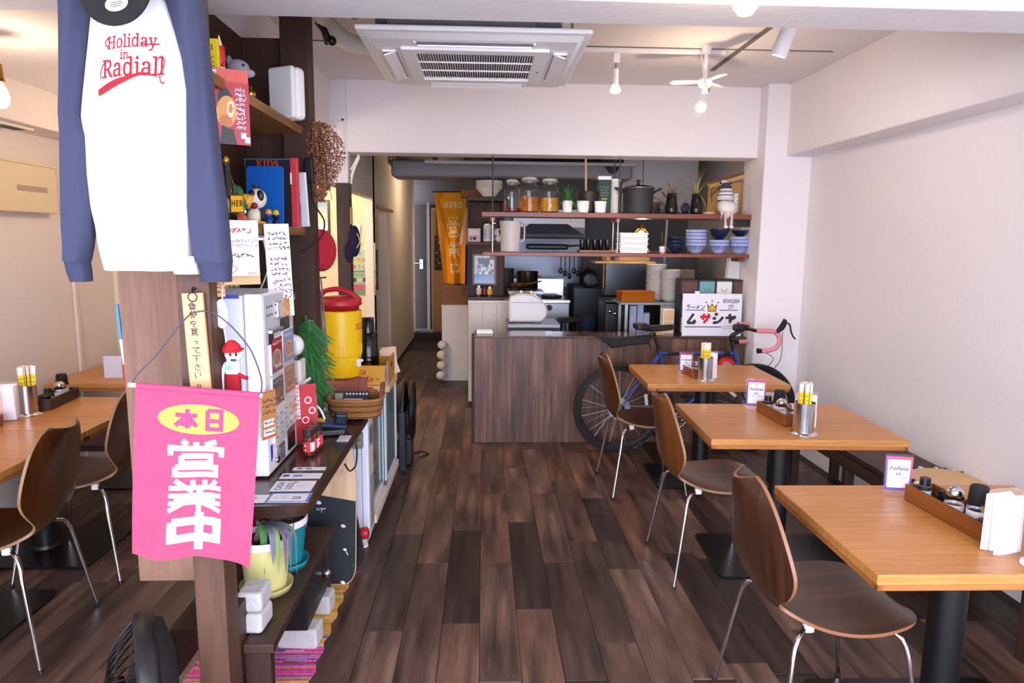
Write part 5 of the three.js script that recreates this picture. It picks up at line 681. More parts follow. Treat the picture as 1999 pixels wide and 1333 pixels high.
  const gbell = thing('gold_bell', 'small round gold bell on the edge of the top shelf', 'bell', [-0.858, Y1, -2.68]); mesh('bell', ball(0.02, 0, 0.02, 0), M.brass, gbell); mesh('loop', new THREE.TorusGeometry(0.006, 0.0018, 6, 12).translate(0, 0.043, 0), M.brass, gbell);
  // middle shelf
  const bk = thing('picture_book', 'large black picture book with red spine and red title', 'book', [-0.915, Y2, -3.06], -0.12); mesh('cover', bx(0.205, 0.285, 0.022, 0, 0.1425, 0, 0.002), M.black, bk); mesh('front', mv(card(0.2, 0.28), 0, 0.002, 0.0114), print(256, 360, (c, w, h) => { fill(c, '#15151c', 0, 0, w, h); txt(c, 'KIDS', 128, 46, 'bold 52px serif', '#d8402c'); fill(c, '#5c86a8', 0, 0, w, 4); fill(c, '#5c86a8', 0, 0, 4, h); }), bk); mesh('spine', bx(0.03, 0.286, 0.024, 0.112, 0.143, 0, 0.003), flat(0xd23a46, 0.5), bk); mesh('hinge_hole', bx(0.008, 0.05, 0.024, 0.1, 0.2, 0.002, 0.003), M.white, bk);
  const bp = thing('blue_clipboard', 'blue rounded plastic board leaning on the black book', 'board', [-0.915, Y2, -3.0], -0.08); mesh('board', mv(ext(rshape(0.155, 0.245, 0.015), 0.006, 0.001), 0, 0.124, 0, -0.08), flat(0x0f62c0, 0.4), bp); mesh('edge', mv(bx(0.15, 0.012, 0.009, 0, 0.008, 0.003), 0, 0, 0), flat(0x0b4c98, 0.4), bp);
  const wb = thing('white_book', 'white book with blue lines and boxes on its cover leaning at the shelf end', 'book', [-0.815, Y2, -3.16], -0.35); mesh('cover', mv(bx(0.09, 0.235, 0.012, 0, 0.1175, 0, 0.001), 0, 0, 0, 0, 0, 0.05), M.white, wb); mesh('front', mv(mv(card(0.088, 0.232), 0, 0.0015, 0.0064), 0, 0, 0, 0, 0, 0.05), print(128, 340, (c, w, h) => { fill(c, '#eeeef6', 0, 0, w, h); c.strokeStyle = '#3a3f8a'; c.lineWidth = 5; c.strokeRect(78, -5, 60, h + 10); c.strokeRect(40, 90, 40, 50); c.strokeRect(40, 190, 40, 50); fill(c, '#b8bccc', 6, 0, 8, h); }), wb);
  const rbk = thing('red_slim_book', 'slim book with a red band between the two larger books', 'book', [-0.86, Y2, -3.09], -0.3); mesh('cover', bx(0.05, 0.19, 0.014, 0, 0.095, 0, 0.001), M.offwhite, rbk); mesh('band', bx(0.012, 0.08, 0.016, 0.004, 0.045, 0, 0.001), M.redP, rbk);
  const bd = thing('toy_bird', 'toy bird with a big yellow beak and black eye patches', 'toy', [-0.875, Y2, -2.72], 0.2);
  mesh('body', ball(0.03, 0, 0.032, 0, 0.9, 1.1, 0.8), M.cream, bd); const bh = mesh('head', ball(0.036, 0.012, 0.098, 0, 1, 1.05, 0.9), M.offwhite, bd); for (const q of [-1, 1]) mesh('eye_patch', ball(0.015, 0.012 + q * 0.015, 0.108, 0.024, 0.9, 1.4, 0.6), M.black, bh); mesh('beak', [mv(lathe([[0.001, 0.075], [0.012, 0.06], [0.026, 0.02], [0.028, 0], [0, 0]], 16), -0.005, 0.082, 0.025, 0.5, 0, 1.15)], flat(0xe9b33c, 0.45), bh); mesh('mouth', ball(0.012, 0.006, 0.07, 0.03), M.redDeep, bh); for (const q of [-1, 1]) mesh('wing', ball(0.022, q * 0.03, 0.035, 0, 0.4, 1.2, 0.8), M.black, bd); mesh('foot', [ball(0.022, -0.03, 0.008, 0.02, 1.3, 0.36, 0.8), ball(0.02, 0.02, 0.007, 0.025, 1.2, 0.36, 0.8)], flat(0xe9b33c, 0.45), bd); mesh('crest', [bar([0.01, 0.13, 0], [0.0, 0.15, 0], 0.006), bar([0.02, 0.13, 0], [0.025, 0.148, 0], 0.005)], M.black, bd);
  const bt = (lab, x, z, hat, col) => { const t = thing('small_toy', lab, 'toy', [x, Y2, z]); mesh('body', ball(0.014, 0, 0.014, 0, 1, 1, 0.8, 10), col, t); mesh('head', ball(0.014, 0, 0.04, 0, 1, 1, 1, 10), col, t); mesh('hat', lathe([[0.014, 0.044], [0.013, 0.058], [0, 0.066]], 12), hat, t); for (const q of [-1, 1]) mesh('foot', ball(0.008, q * 0.008, 0.004, 0.008, 1, 0.5, 1.4, 8), hat, t); };
  bt('small blue toy figure with an orange hat beside the toy bird', -0.855, -2.83, flat(0xe8a83a, 0.5), M.blueP); bt('small dark toy figure with yellow feet on the shelf edge', -0.847, -2.9, flat(0xe3c52e, 0.5), M.navy);
  const gp = thing('small_plant', 'little dark green artificial plant behind the toy bird', 'plant', [-0.93, Y2, -2.66]); mesh('pot', lathe([[0, 0], [0.025, 0], [0.03, 0.04], [0, 0.04]], 16), M.dark, gp); for (let i = 0; i < 26; i++) { const a = i * 2.4; mesh('leaf', mv(ball(0.016, 0, 0, 0, 1, 1.5, 0.3, 6), 0.028 * Math.cos(a) * rr(0.4, 1.2), 0.05 + rr(0, 0.075), 0.028 * Math.sin(a), rr(-1, 1), a, rr(-1, 1)), M.green, gp); }
  const pg = thing('orange_toy', 'small orange and white toy at the near end of the middle shelf', 'toy', [-0.86, Y2, -2.52]); mesh('body', ball(0.02, 0, 0.017, 0, 1.3, 0.85, 1), flat(0xc8552c, 0.6), pg); mesh('head', ball(0.014, 0.006, 0.042, 0, 1.2, 0.7, 1), M.white, pg);
  const np = solo('number_plate', 'small yellow plate with black letters hanging at the shelf corner', 'sign', bx(0.045, 0.06, 0.003, 0, 0, 0, 0.002), print(96, 96, (c, w, h) => { fill(c, '#e9b416', 0, 0, w, h); c.strokeStyle = '#221a08'; c.lineWidth = 5; c.strokeRect(3, 3, 90, 90); txt(c, 'HER', 48, 62, 'bold 44px sans-serif', '#221a08'); }), [-0.803, 1.708, -2.33]);
  const gs = thing('glass_bottle', 'clear bottle with amber glow at the near end of the middle shelf', 'bottle', [-0.845, Y2, -2.36]); mesh('glass', lathe([[0, 0], [0.03, 0], [0.032, 0.06], [0.026, 0.12], [0.012, 0.16], [0.012, 0.19]], 20), M.smoke, gs); mesh('stopper', lathe([[0, 0.215], [0.012, 0.21], [0.014, 0.19], [0, 0.19]], 14), M.brass, gs);
  // papers hanging off the shelf
  const poster = (name, lab, cat, w, h, pos, ry, m, back = M.offwhite, rz = 0) => { const t = thing(name, lab, cat, pos, ry); t.rotation.z = rz; mesh('sheet', bx(w, h, 0.0015, 0, h / 2, 0), back, t); mesh('print', mv(card(w, h), 0, 0, 0.0006), m, t); return t; };
  poster('ramen_poster', 'red poster of a noodle bowl with egg hanging from the top shelf', 'poster', 0.125, 0.235, [-0.825, 1.9, -2.36], 0.5, print(256, 360, (c, w, h) => {
    fill(c, '#b8303a', 0, 0, w, h); c.fillStyle = '#d4594f'; c.fillRect(0, 0, w, 60); fill(c, '#d8e4d8', 14, 10, 46, 58); scrawl(c, 20, 20, 34, 2, 14, '#4a8a5a', 4); c.fillStyle = '#25211f'; c.beginPath(); c.moveTo(60, 120); c.lineTo(110, 78); c.lineTo(150, 128); c.lineTo(140, 170); c.lineTo(60, 160); c.fill(); c.fillStyle = '#e0a04c'; c.beginPath(); c.ellipse(112, 205, 62, 78, 0.25, 0, 7); c.fill(); c.fillStyle = '#c9743c'; c.beginPath(); c.ellipse(105, 250, 40, 30, 0.2, 0, 7); c.fill(); c.fillStyle = '#f6e6d4'; c.beginPath(); c.ellipse(138, 190, 22, 40, 0.1, 0, 7); c.fill(); c.fillStyle = '#e08030'; c.beginPath(); c.ellipse(138, 188, 13, 24, 0.1, 0, 7); c.fill();
    c.fillStyle = '#1d1a1c'; c.beginPath(); c.moveTo(80, 270); c.lineTo(150, 290); c.lineTo(170, 360); c.lineTo(60, 360); c.fill(); scrawl(c, 172, 90, 60, 9, 14, '#efe4e6', 6); scrawl(c, 176, 94, 52, 9, 14, '#3a3a66', 2); for (const [x, y] of [[20, 190], [20, 230], [22, 270], [14, 310], [196, 300], [220, 320]]) fill(c, '#f0d6d8', x, y, 34, 30);
  }, 0.35));
  poster('price_note', 'hand-written white menu sheet with red title pinned by the blue sleeve', 'menu', 0.125, 0.18, [-0.797, 1.475, -2.31], 0.55, print(200, 280, (c, w, h) => { fill(c, '#f3e9ea', 0, 0, w, h); scrawl(c, 40, 40, 110, 1, 24, '#c03c3c', 5); scrawl(c, 30, 96, 150, 2, 15, '#8a8690', 2.5); scrawl(c, 60, 165, 120, 1, 22, '#2b2630', 4); c.strokeStyle = '#d06a5a'; c.lineWidth = 4; c.beginPath(); c.ellipse(50, 244, 34, 20, 0, 0, 7); c.stroke(); c.beginPath(); c.moveTo(140, 262); c.quadraticCurveTo(165, 274, 184, 260); c.stroke(); }), M.kraft);
  poster('kraft_backing', 'brown card showing below the hand-written menu sheet', 'card', 0.12, 0.04, [-0.8, 1.445, -2.33], 0.55, M.tan, M.tan);
  poster('notice_strip', 'long white hand-lettered notice strip with noodle photo at its foot', 'menu', 0.09, 0.35, [-0.772, 1.302, -2.68], 0.42, print(180, 700, (c, w, h) => { fill(c, '#f2edf2', 0, 0, w, h); scrawl(c, 28, 60, 130, 3, 24, '#2a2028', 5); scrawl(c, 20, 175, 60, 1, 20, '#d0907c', 4); scrawl(c, 96, 168, 60, 1, 26, '#2a2028', 5); scrawl(c, 30, 250, 130, 4, 24, '#4a2038', 5); scrawl(c, 90, 410, 76, 4, 26, '#3a2030', 5); scrawl(c, 34, 420, 40, 3, 34, '#a02c4c', 5); scrawl(c, 36, 520, 120, 1, 18, '#9a8a9a', 3); fill(c, '#b9783a', 40, 560, 110, 140); c.lineWidth = 7; for (let i = 0; i < 30; i++) { c.strokeStyle = ['#d8a058', '#a8642c', '#c98a44'][i % 3]; c.beginPath(); c.moveTo(rr(40, 150), rr(560, 700)); c.lineTo(rr(40, 150), rr(560, 700)); c.stroke(); } }), M.offwhite, 0.03);
  poster('printed_card', 'small blue-edged card tucked at the top of the near post', 'card', 0.016, 0.1, [-0.842, 2.12, -2.24], 0.6, print(32, 128, (c, w, h) => { fill(c, '#dfe6f4', 0, 0, w, h); fill(c, '#4a78c0', 4, 20, 18, 50); }), M.white);
  poster('food_photo', 'small dark photo of green dishes behind the ticket machine', 'card', 0.09, 0.1, [-0.9, 1.425, -2.46], 0.3, print(64, 64, (c, w, h) => { fill(c, '#2b3024', 0, 0, w, h); for (let i = 0; i < 30; i++) { c.fillStyle = ['#7c8a3c', '#4c5c2c', '#b08a3c', '#2c2c2c'][i % 4]; c.fillRect(rr(0, 60), rr(20, 64), 8, 12); } fill(c, '#15171f', 0, 0, 64, 16); }), M.black);
  // hung on the far post
  const rc = thing('red_cap', 'red cloth cap hanging behind the far shelf post', 'cap', [-0.8, 1.56, -3.47]); mesh('crown', ball(0.09, 0.0, -0.02, 0, 0.85, 1.15, 0.5, 20), flat(0xb01c30, 0.9), rc); mesh('brim', [ext((() => { const q = new THREE.Shape(); q.moveTo(-0.02, 0.11); q.quadraticCurveTo(0.03, 0.05, 0.055, -0.02); q.quadraticCurveTo(0.045, -0.08, -0.02, -0.115); q.closePath(); return q; })(), 0.01, 0.002, 10).translate(0, 0, 0.04)], flat(0xb81e34, 0.85), rc);
  const df = thing('dried_flowers', 'bunch of rusty dried flowers hanging upside down on the far post', 'dried flowers', [-0.765, 2.14, -3.36]);
  const stemM = flat(0x7c5a3c, 0.9), fl = [];
  for (let i = 0; i < 46; i++) { const a = rr(0, 6.28), L = rr(0.2, 0.36), s = rr(0.02, 0.13) * (L / 0.36); fl.push([[0, 0, 0], [s * 0.4 * Math.cos(a), -L * 0.5, s * 0.4 * Math.sin(a)], [s * Math.cos(a), -L, s * Math.sin(a) * 0.7]]); }
  mesh('stem', fl.map((p) => tube(p, 0.0018, 6, 4)), stemM, df); mesh('string', new THREE.TorusGeometry(0.014, 0.003, 6, 16).rotateX(PI / 2).translate(0, -0.02, 0), M.tan, df);
  const blobs = [[], []]; for (let i = 0; i < 3600; i++) { const h = rr(0, 1), q = 0.028 + 0.08 * Math.sin(PI * Math.min(1, h * 1.05) ** 0.8), a = rr(0, 6.28), r = q * Math.sqrt(rnd()); const b = new THREE.TetrahedronGeometry(rr(0.003, 0.0065), 0); blobs[i % 2].push(mv(b, r * Math.cos(a) + 0.012 * Math.sin(h * 5), -0.01 - h * 0.36, r * Math.sin(a) * 0.8, rr(0, 3), rr(0, 3), rr(0, 3))); }
  blobs.forEach((g, i) => { mesh('blossom', g, i ? flat(0x8e5840, 0.9) : flat(0xb47858, 0.9), df).userData.kind = 'stuff'; });
}
// ---------------------------------------------------------------- shirt, cap, banner and signs on the near post
{
  const z = -1.87, sh = thing('raglan_shirt', 'white raglan shirt with slate blue sleeves and red script hanging on the post', 'shirt', [0, 0, 0]);
  const rows = [[2.29, -1.02, -0.938, -0.813, -0.726], [2.182, -1.039, -0.968, -0.783, -0.704], [2.109, -1.044, -0.982, -0.765, -0.698], [2.036, -1.05, -0.996, -0.749, -0.693], [1.961, -1.056, -1.01, -0.743, -0.689], [1.901, -1.06, -1.02, -0.747, -0.686], [1.847, -1.064, -1.02, -0.75, -0.682], [1.758, -1.07, -1.02, -0.755, -0.676], [1.68, -1.075, -1.015, -0.76, -0.668], [1.627, -1.078, -1.006, -0.765, -0.666], [1.574, -1.078, -1.002, -0.769, -0.664], [1.534, -1.081, -0.995, -0.773, -0.661], [1.512, -1.083, -0.99, -0.774, -0.662]];
  const printM = print(900, 1400, (c, w, h) => {
    fill(c, '#ffffff', 0, 0, w, h); c.save(); c.translate(165, 218); c.scale(0.72, 0.6);
    const r = '#a52430'; c.strokeStyle = r; c.fillStyle = r; c.textAlign = 'left'; c.lineJoin = 'round'; c.transform(1, -0.06, 0, 1, 0, 0);
    const word = (t, size, x, y, k) => { c.font = `${size}px serif`; c.lineWidth = k; c.save(); c.transform(1, 0, -0.12, 1, 0.12 * y, 0); c.fillText(t, x, y); c.strokeText(t, x, y); c.restore(); };
    word('Holiday', 140, 175, 92, 5); word('in', 100, 325, 186, 5); word('Radiall', 200, 95, 322, 7);
    c.lineWidth = 14; c.beginPath(); c.moveTo(206, 10); c.bezierCurveTo(150, 0, 150, 80, 200, 70); c.stroke(); c.beginPath(); c.moveTo(560, 70); c.bezierCurveTo(640, 70, 680, 72, 730, 70); c.stroke(); c.beginPath(); c.moveTo(95, 330); c.bezierCurveTo(60, 300, 110, 200, 160, 190); c.stroke(); c.beginPath(); c.moveTo(700, 190); c.bezierCurveTo(780, 140, 790, 240, 730, 290); c.bezierCurveTo(690, 330, 720, 430, 760, 380); c.stroke();
    c.beginPath(); c.moveTo(40, 420); c.bezierCurveTo(200, 330, 420, 330, 500, 300); c.bezierCurveTo(580, 290, 650, 310, 720, 350); c.bezierCurveTo(620, 320, 560, 320, 500, 330); c.bezierCurveTo(420, 350, 300, 400, 50, 470); c.closePath(); c.fill(); c.restore();
    c.strokeStyle = '#9a9cac'; c.lineWidth = 3; for (const [x, y, q, v] of [[250, 720, 400, 860], [230, 800, 380, 1050], [380, 760, 440, 690], [600, 880, 640, 960], [480, 1050, 540, 1200], [300, 1250, 420, 1290], [640, 1240, 690, 1330], [540, 800, 620, 780], [520, 1180, 500, 1240]]) { c.beginPath(); c.moveTo(x, y); c.quadraticCurveTo(x + 40, y + 10, q, v); c.stroke(); c.beginPath(); c.moveTo(x + 10, y - 12); c.lineTo(x + 30, y + 20); c.stroke(); }
  }, 0.95);
  const body = loft(rows.map(([y, , l, r], j) => [(l + r) / 2, y, z, (r - l) / 2, j ? 0.05 : 0.03]), 64, 0.006, 1.2);
  const bp = body.attributes.position, bu = body.attributes.uv; for (let i = 0; i < bp.count; i++) bu.setXY(i, (bp.getX(i) + 1.02) / 0.286, (bp.getY(i) - 1.51) / 0.672); body.userData.keep = true;
  mesh('shirt_body', body, printM, sh);
  const hem = mesh('hem_tail', loft([[-0.786, 1.55, z - 0.005, 0.035, 0.034], [-0.782, 1.503, z - 0.005, 0.033, 0.032]], 24), flat(0xf4f4f6, 0.95), sh);
  const sleeveSec = (s) => rows.slice(0, 12).map(([y, a, b, c, d], j) => { const t = j / 11; const l = s ? (j > 8 ? [-0.762, -0.757, -0.749][j - 9] : c - 0.003) : a, r = s ? d : [0, 0, 0, 0, 0, 0, -1.002, -1.007, -1.007, -1.011, -1.021, -1.032][j] || b + 0.004; return [(l + r) / 2, y, z + 0.014, (r - l) / 2, 0.05 - 0.01 * t]; });
  for (const s of [0, 1]) { mesh('sleeve', loft(sleeveSec(s), 44, 0.007, 0.8), M.shirtBlue, sh); mesh('cuff', s ? loft([[-0.705, 1.54, z + 0.014, 0.044, 0.036], [-0.702, 1.508, z + 0.014, 0.038, 0.032], [-0.703, 1.484, z + 0.014, 0.038, 0.032]], 30, 0.003) : loft([[-1.057, 1.54, z + 0.014, 0.026, 0.032], [-1.053, 1.508, z + 0.014, 0.026, 0.03], [-1.049, 1.482, z + 0.014, 0.022, 0.028]], 30, 0.003), M.shirtCuff, sh); }
  mesh('shoulder', [bar([-0.99, 2.28, z], [-0.76, 2.29, z], 0.045, 12)], M.shirtBlue, sh); mesh('hanger', [tube([[-0.86, 2.3, z], [-0.86, 2.32, z], [-0.84, 2.34, z], [-0.82, 2.33, z - 0.06]], 0.003), bar([-0.82, 2.32, -1.94], [-0.82, 2.335, -1.9], 0.004)], M.steel, sh);
  const cp = thing('black_cap', 'black flat-brim cap with an oval sticker hanging over the shirt collar', 'cap', [-0.85, 2.155, -1.775]);
  mesh('crown', new THREE.SphereGeometry(0.09, 28, 14, 0, 2 * PI, 0, PI / 2).scale(0.92, 1.25, 0.75).translate(0, 0.02, -0.02), M.blackMat, cp);
  const brim = new THREE.Shape(); brim.moveTo(-0.083, 0.05); brim.bezierCurveTo(-0.088, -0.03, -0.055, -0.078, 0, -0.08); brim.bezierCurveTo(0.055, -0.078, 0.088, -0.03, 0.083, 0.05); brim.closePath(); mesh('brim', mv(ext(brim, 0.005, 0.0015, 16), 0, 0.0, 0.045, -0.25), M.blackMat, cp);
  mesh('sticker', mv(new THREE.CircleGeometry(0.026, 28).scale(1, 0.72, 1), 0.008, -0.028, 0.0605, -0.25, 0, 0.3), print(128, 92, (c, w, h) => { fill(c, '#e9e2dc', 0, 0, w, h); c.strokeStyle = '#8a7c74'; c.lineWidth = 3; c.beginPath(); c.ellipse(64, 46, 54, 36, 0, 0, 7); c.stroke(); fill(c, '#4a3e38', 34, 34, 60, 5); fill(c, '#4a3e38', 26, 46, 76, 5); fill(c, '#4a3e38', 38, 58, 50, 5); }), cp);
  const bn = thing('pink_banner', 'pink cloth banner with yellow oval and white characters hanging from the post', 'banner', [0, 0, 0]);
  const bm = print(800, 1160, (c, w, h) => {
    fill(c, '#c24468', 0, 0, w, h); for (let i = 0; i < 60; i++) { c.fillStyle = `rgba(160,40,90,${rr(0.01, 0.05)})`; c.beginPath(); c.ellipse(rr(0, w), rr(0, h), rr(30, 140), rr(20, 70), rr(0, 3), 0, 7); c.fill(); }
    c.fillStyle = '#d8c44e'; c.beginPath(); c.ellipse(410, 195, 262, 100, 0, 0, 7); c.fill(); glyph(c, '本', 258, 128, 130, 31, '#c2426f', 1.08); glyph(c, '日', 436, 130, 126, 30, '#c2426f', 1.05);
    glyph(c, '営', 236, 342, 230, 37, '#ffffff', 1.42); glyph(c, '業', 236, 612, 235, 31, '#ffffff', 1.42); glyph(c, '中', 222, 842, 266, 58, '#ffffff', 1.4);
  }, 0.85, { side: THREE.DoubleSide });
  const g = new THREE.PlaneGeometry(1, 1, 36, 48), p = g.attributes.position;
  for (let i = 0; i < p.count; i++) { const u = p.getX(i) + 0.5, v = 0.5 - p.getY(i), xl = -0.932 - 0.042 * v, xr = -0.603 - 0.047 * v, yt = 1.204 - 0.028 * u, yb = 0.727 - 0.037 * u - 0.006 * Math.sin(u * 7); p.setXYZ(i, xl + (xr - xl) * u, yt + (yb - yt) * v, -1.86 + v * (0.012 * Math.sin(u * 7 + 0.4) + 0.006 * Math.sin(u * 15 + v * 4))); }
  g.computeVertexNormals(); g.userData.keep = true; mesh('cloth', g, bm, bn);
  mesh('hem_tube', bar([-0.93, 1.203, -1.863], [-0.604, 1.176, -1.863], 0.0085, 12), flat(0xbc446e, 0.85), bn); mesh('rod', bar([-0.952, 1.205, -1.863], [-0.599, 1.175, -1.863], 0.0062, 12), M.white, bn);
  mesh('string', tube([[-0.945, 1.201, -1.863], [-0.93, 1.231, -1.865], [-0.878, 1.288, -1.88], [-0.821, 1.366, -1.9], [-0.795, 1.392, -1.906], [-0.767, 1.4, -1.908], [-0.729, 1.395, -1.9], [-0.68, 1.359, -1.89], [-0.628, 1.298, -1.875], [-0.6, 1.222, -1.865], [-0.602, 1.177, -1.863]], 0.0021, 60, 6), flat(0x4c4d5c, 0.8), bn);
  const ws = thing('wooden_sign', 'narrow plain wood sign with brush characters hanging on the post', 'sign', [-0.783, 1.176, -1.919]);
  mesh('board', mv(bx(0.057, 0.273, 0.008, 0, 0.1365, 0, 0.001), 0, 0, 0, 0, 0, 0.035), flat(0xd9a876, 0.7), ws);
  mesh('lettering', mv(mv(card(0.055, 0.271), 0, 0.001, 0.0046), 0, 0, 0, 0, 0, 0.035), print(128, 640, (c, w, h) => { fill(c, '#dcae7e', 0, 0, w, h); for (let i = 0; i < 12; i++) fill(c, 'rgba(190,140,90,0.25)', rr(0, w), 0, 3, h); '食券を買って下さい。'.split('').forEach((q, i) => glyph(c, q, 34, 58 + i * 57, 44, i < 2 ? 6 : 5, '#2e2622', 1.1, 'round')); }), ws);
  mesh('ring', [new THREE.TorusGeometry(0.012, 0.0014, 6, 24).translate(-0.007, 0.262, 0.009), tube([[-0.007, 0.273, 0.005], [-0.011, 0.287, -0.004], [-0.004, 0.284, -0.006], [-0.009, 0.278, 0.002]], 0.002)], M.black, ws);
  const tg = solo('wood_tag', 'small hanging wooden tag with ink marks above the skeleton doll', 'tag', bx(0.03, 0.06, 0.005, 0, 0, 0, 0.003), print(48, 96, (c, w, h) => { fill(c, '#c99a66', 0, 0, w, h); scrawl(c, 12, 14, 26, 4, 11, '#3a2a1c', 3); }), [-0.745, 1.462, -1.99]);
  const wt = thing('white_charm', 'white oval charm tag with faint pink print hanging from a cord', 'charm', [-0.742, 1.385, -1.985]); mesh('tag', mv(cy(0.018, 0.018, 0.003, 0, 0, 0, 24), 0, 0, 0, PI / 2).scale(1, 2.3, 1), mat({ color: 0xf6f2f4, roughness: 0.5 }), wt); mesh('pink_print', mv(cy(0.009, 0.009, 0.001, 0, 0, 0, 16), -0.002, 0.008, 0.0035, PI / 2), flat(0xe8c0c6, 0.6), wt); mesh('cord', [bar([0.004, 0.04, 0], [0.006, 0.075, 0], 0.002), bar([0.004, -0.04, 0], [0.01, -0.08, 0.0], 0.002)], M.white, wt);
  const dl = thing('skeleton_doll', 'crocheted skeleton doll with red hat and red trousers hanging on the post', 'doll', [-0.724, 1.15, -2.0]);
  mesh('trousers', loft([[0, 0, 0, 0.022, 0.016], [0, 0.04, 0, 0.022, 0.016], [0.0, 0.062, 0, 0.02, 0.014]], 20), flat(0xb01c2a, 0.95), dl); mesh('torso', loft([[0, 0.055, 0, 0.02, 0.014], [0, 0.09, 0, 0.022, 0.015], [0, 0.1, 0, 0.012, 0.01]], 20), M.white, dl);
  const hd = mesh('head', ball(0.025, 0.006, 0.118, 0.004, 1, 0.95, 0.95), M.white, dl); mesh('hat', lathe([[0.027, 0.13], [0.028, 0.136], [0.022, 0.15], [0.01, 0.162], [0, 0.165]], 20).translate(0.002, -0.006, 0.004), flat(0xc01c26, 0.95), hd); mesh('brim', mv(ball(0.024, 0.008, 0.132, 0.006, 1.2, 0.2, 1.1), 0, 0, 0), flat(0xc01c26, 0.95), hd); for (const q of [-1, 1]) mesh('eye', ball(0.004, 0.013 + q * 0.008, 0.12, 0.027, 1, 1.5, 0.6, 8), M.black, hd); mesh('mouth', bx(0.016, 0.007, 0.004, 0.012, 0.103, 0.025, 0.002), M.black, hd);
  mesh('arm', tube([[-0.018, 0.092, 0], [-0.028, 0.06, 0.004], [-0.03, 0.01, 0.004]], 0.006), M.white, dl); mesh('arm', tube([[0.014, 0.06, 0.004], [0.034, 0.05, 0.008], [0.044, 0.048, 0.01]], 0.006), flat(0xb01c2a, 0.95), dl); mesh('patch', bx(0.014, 0.012, 0.002, -0.006, 0.08, 0.0155), flat(0x7cc4c8, 0.8), dl);
  const st = thing('rainbow_stick', 'thin stick striped blue, white and red leaning by the pillar', 'stick', [-1.137, 1.13, -2.2]); mesh('blue_part', bar([-0.005, 0.26, 0], [-0.0, 0.15, 0], 0.005), flat(0x3a8cc4, 0.5), st); mesh('white_part', bar([0, 0.15, 0], [0.005, 0.07, 0], 0.005), M.white, st); mesh('red_part', bar([0.005, 0.07, 0], [0.008, -0.02, 0], 0.005), M.redP, st);
}

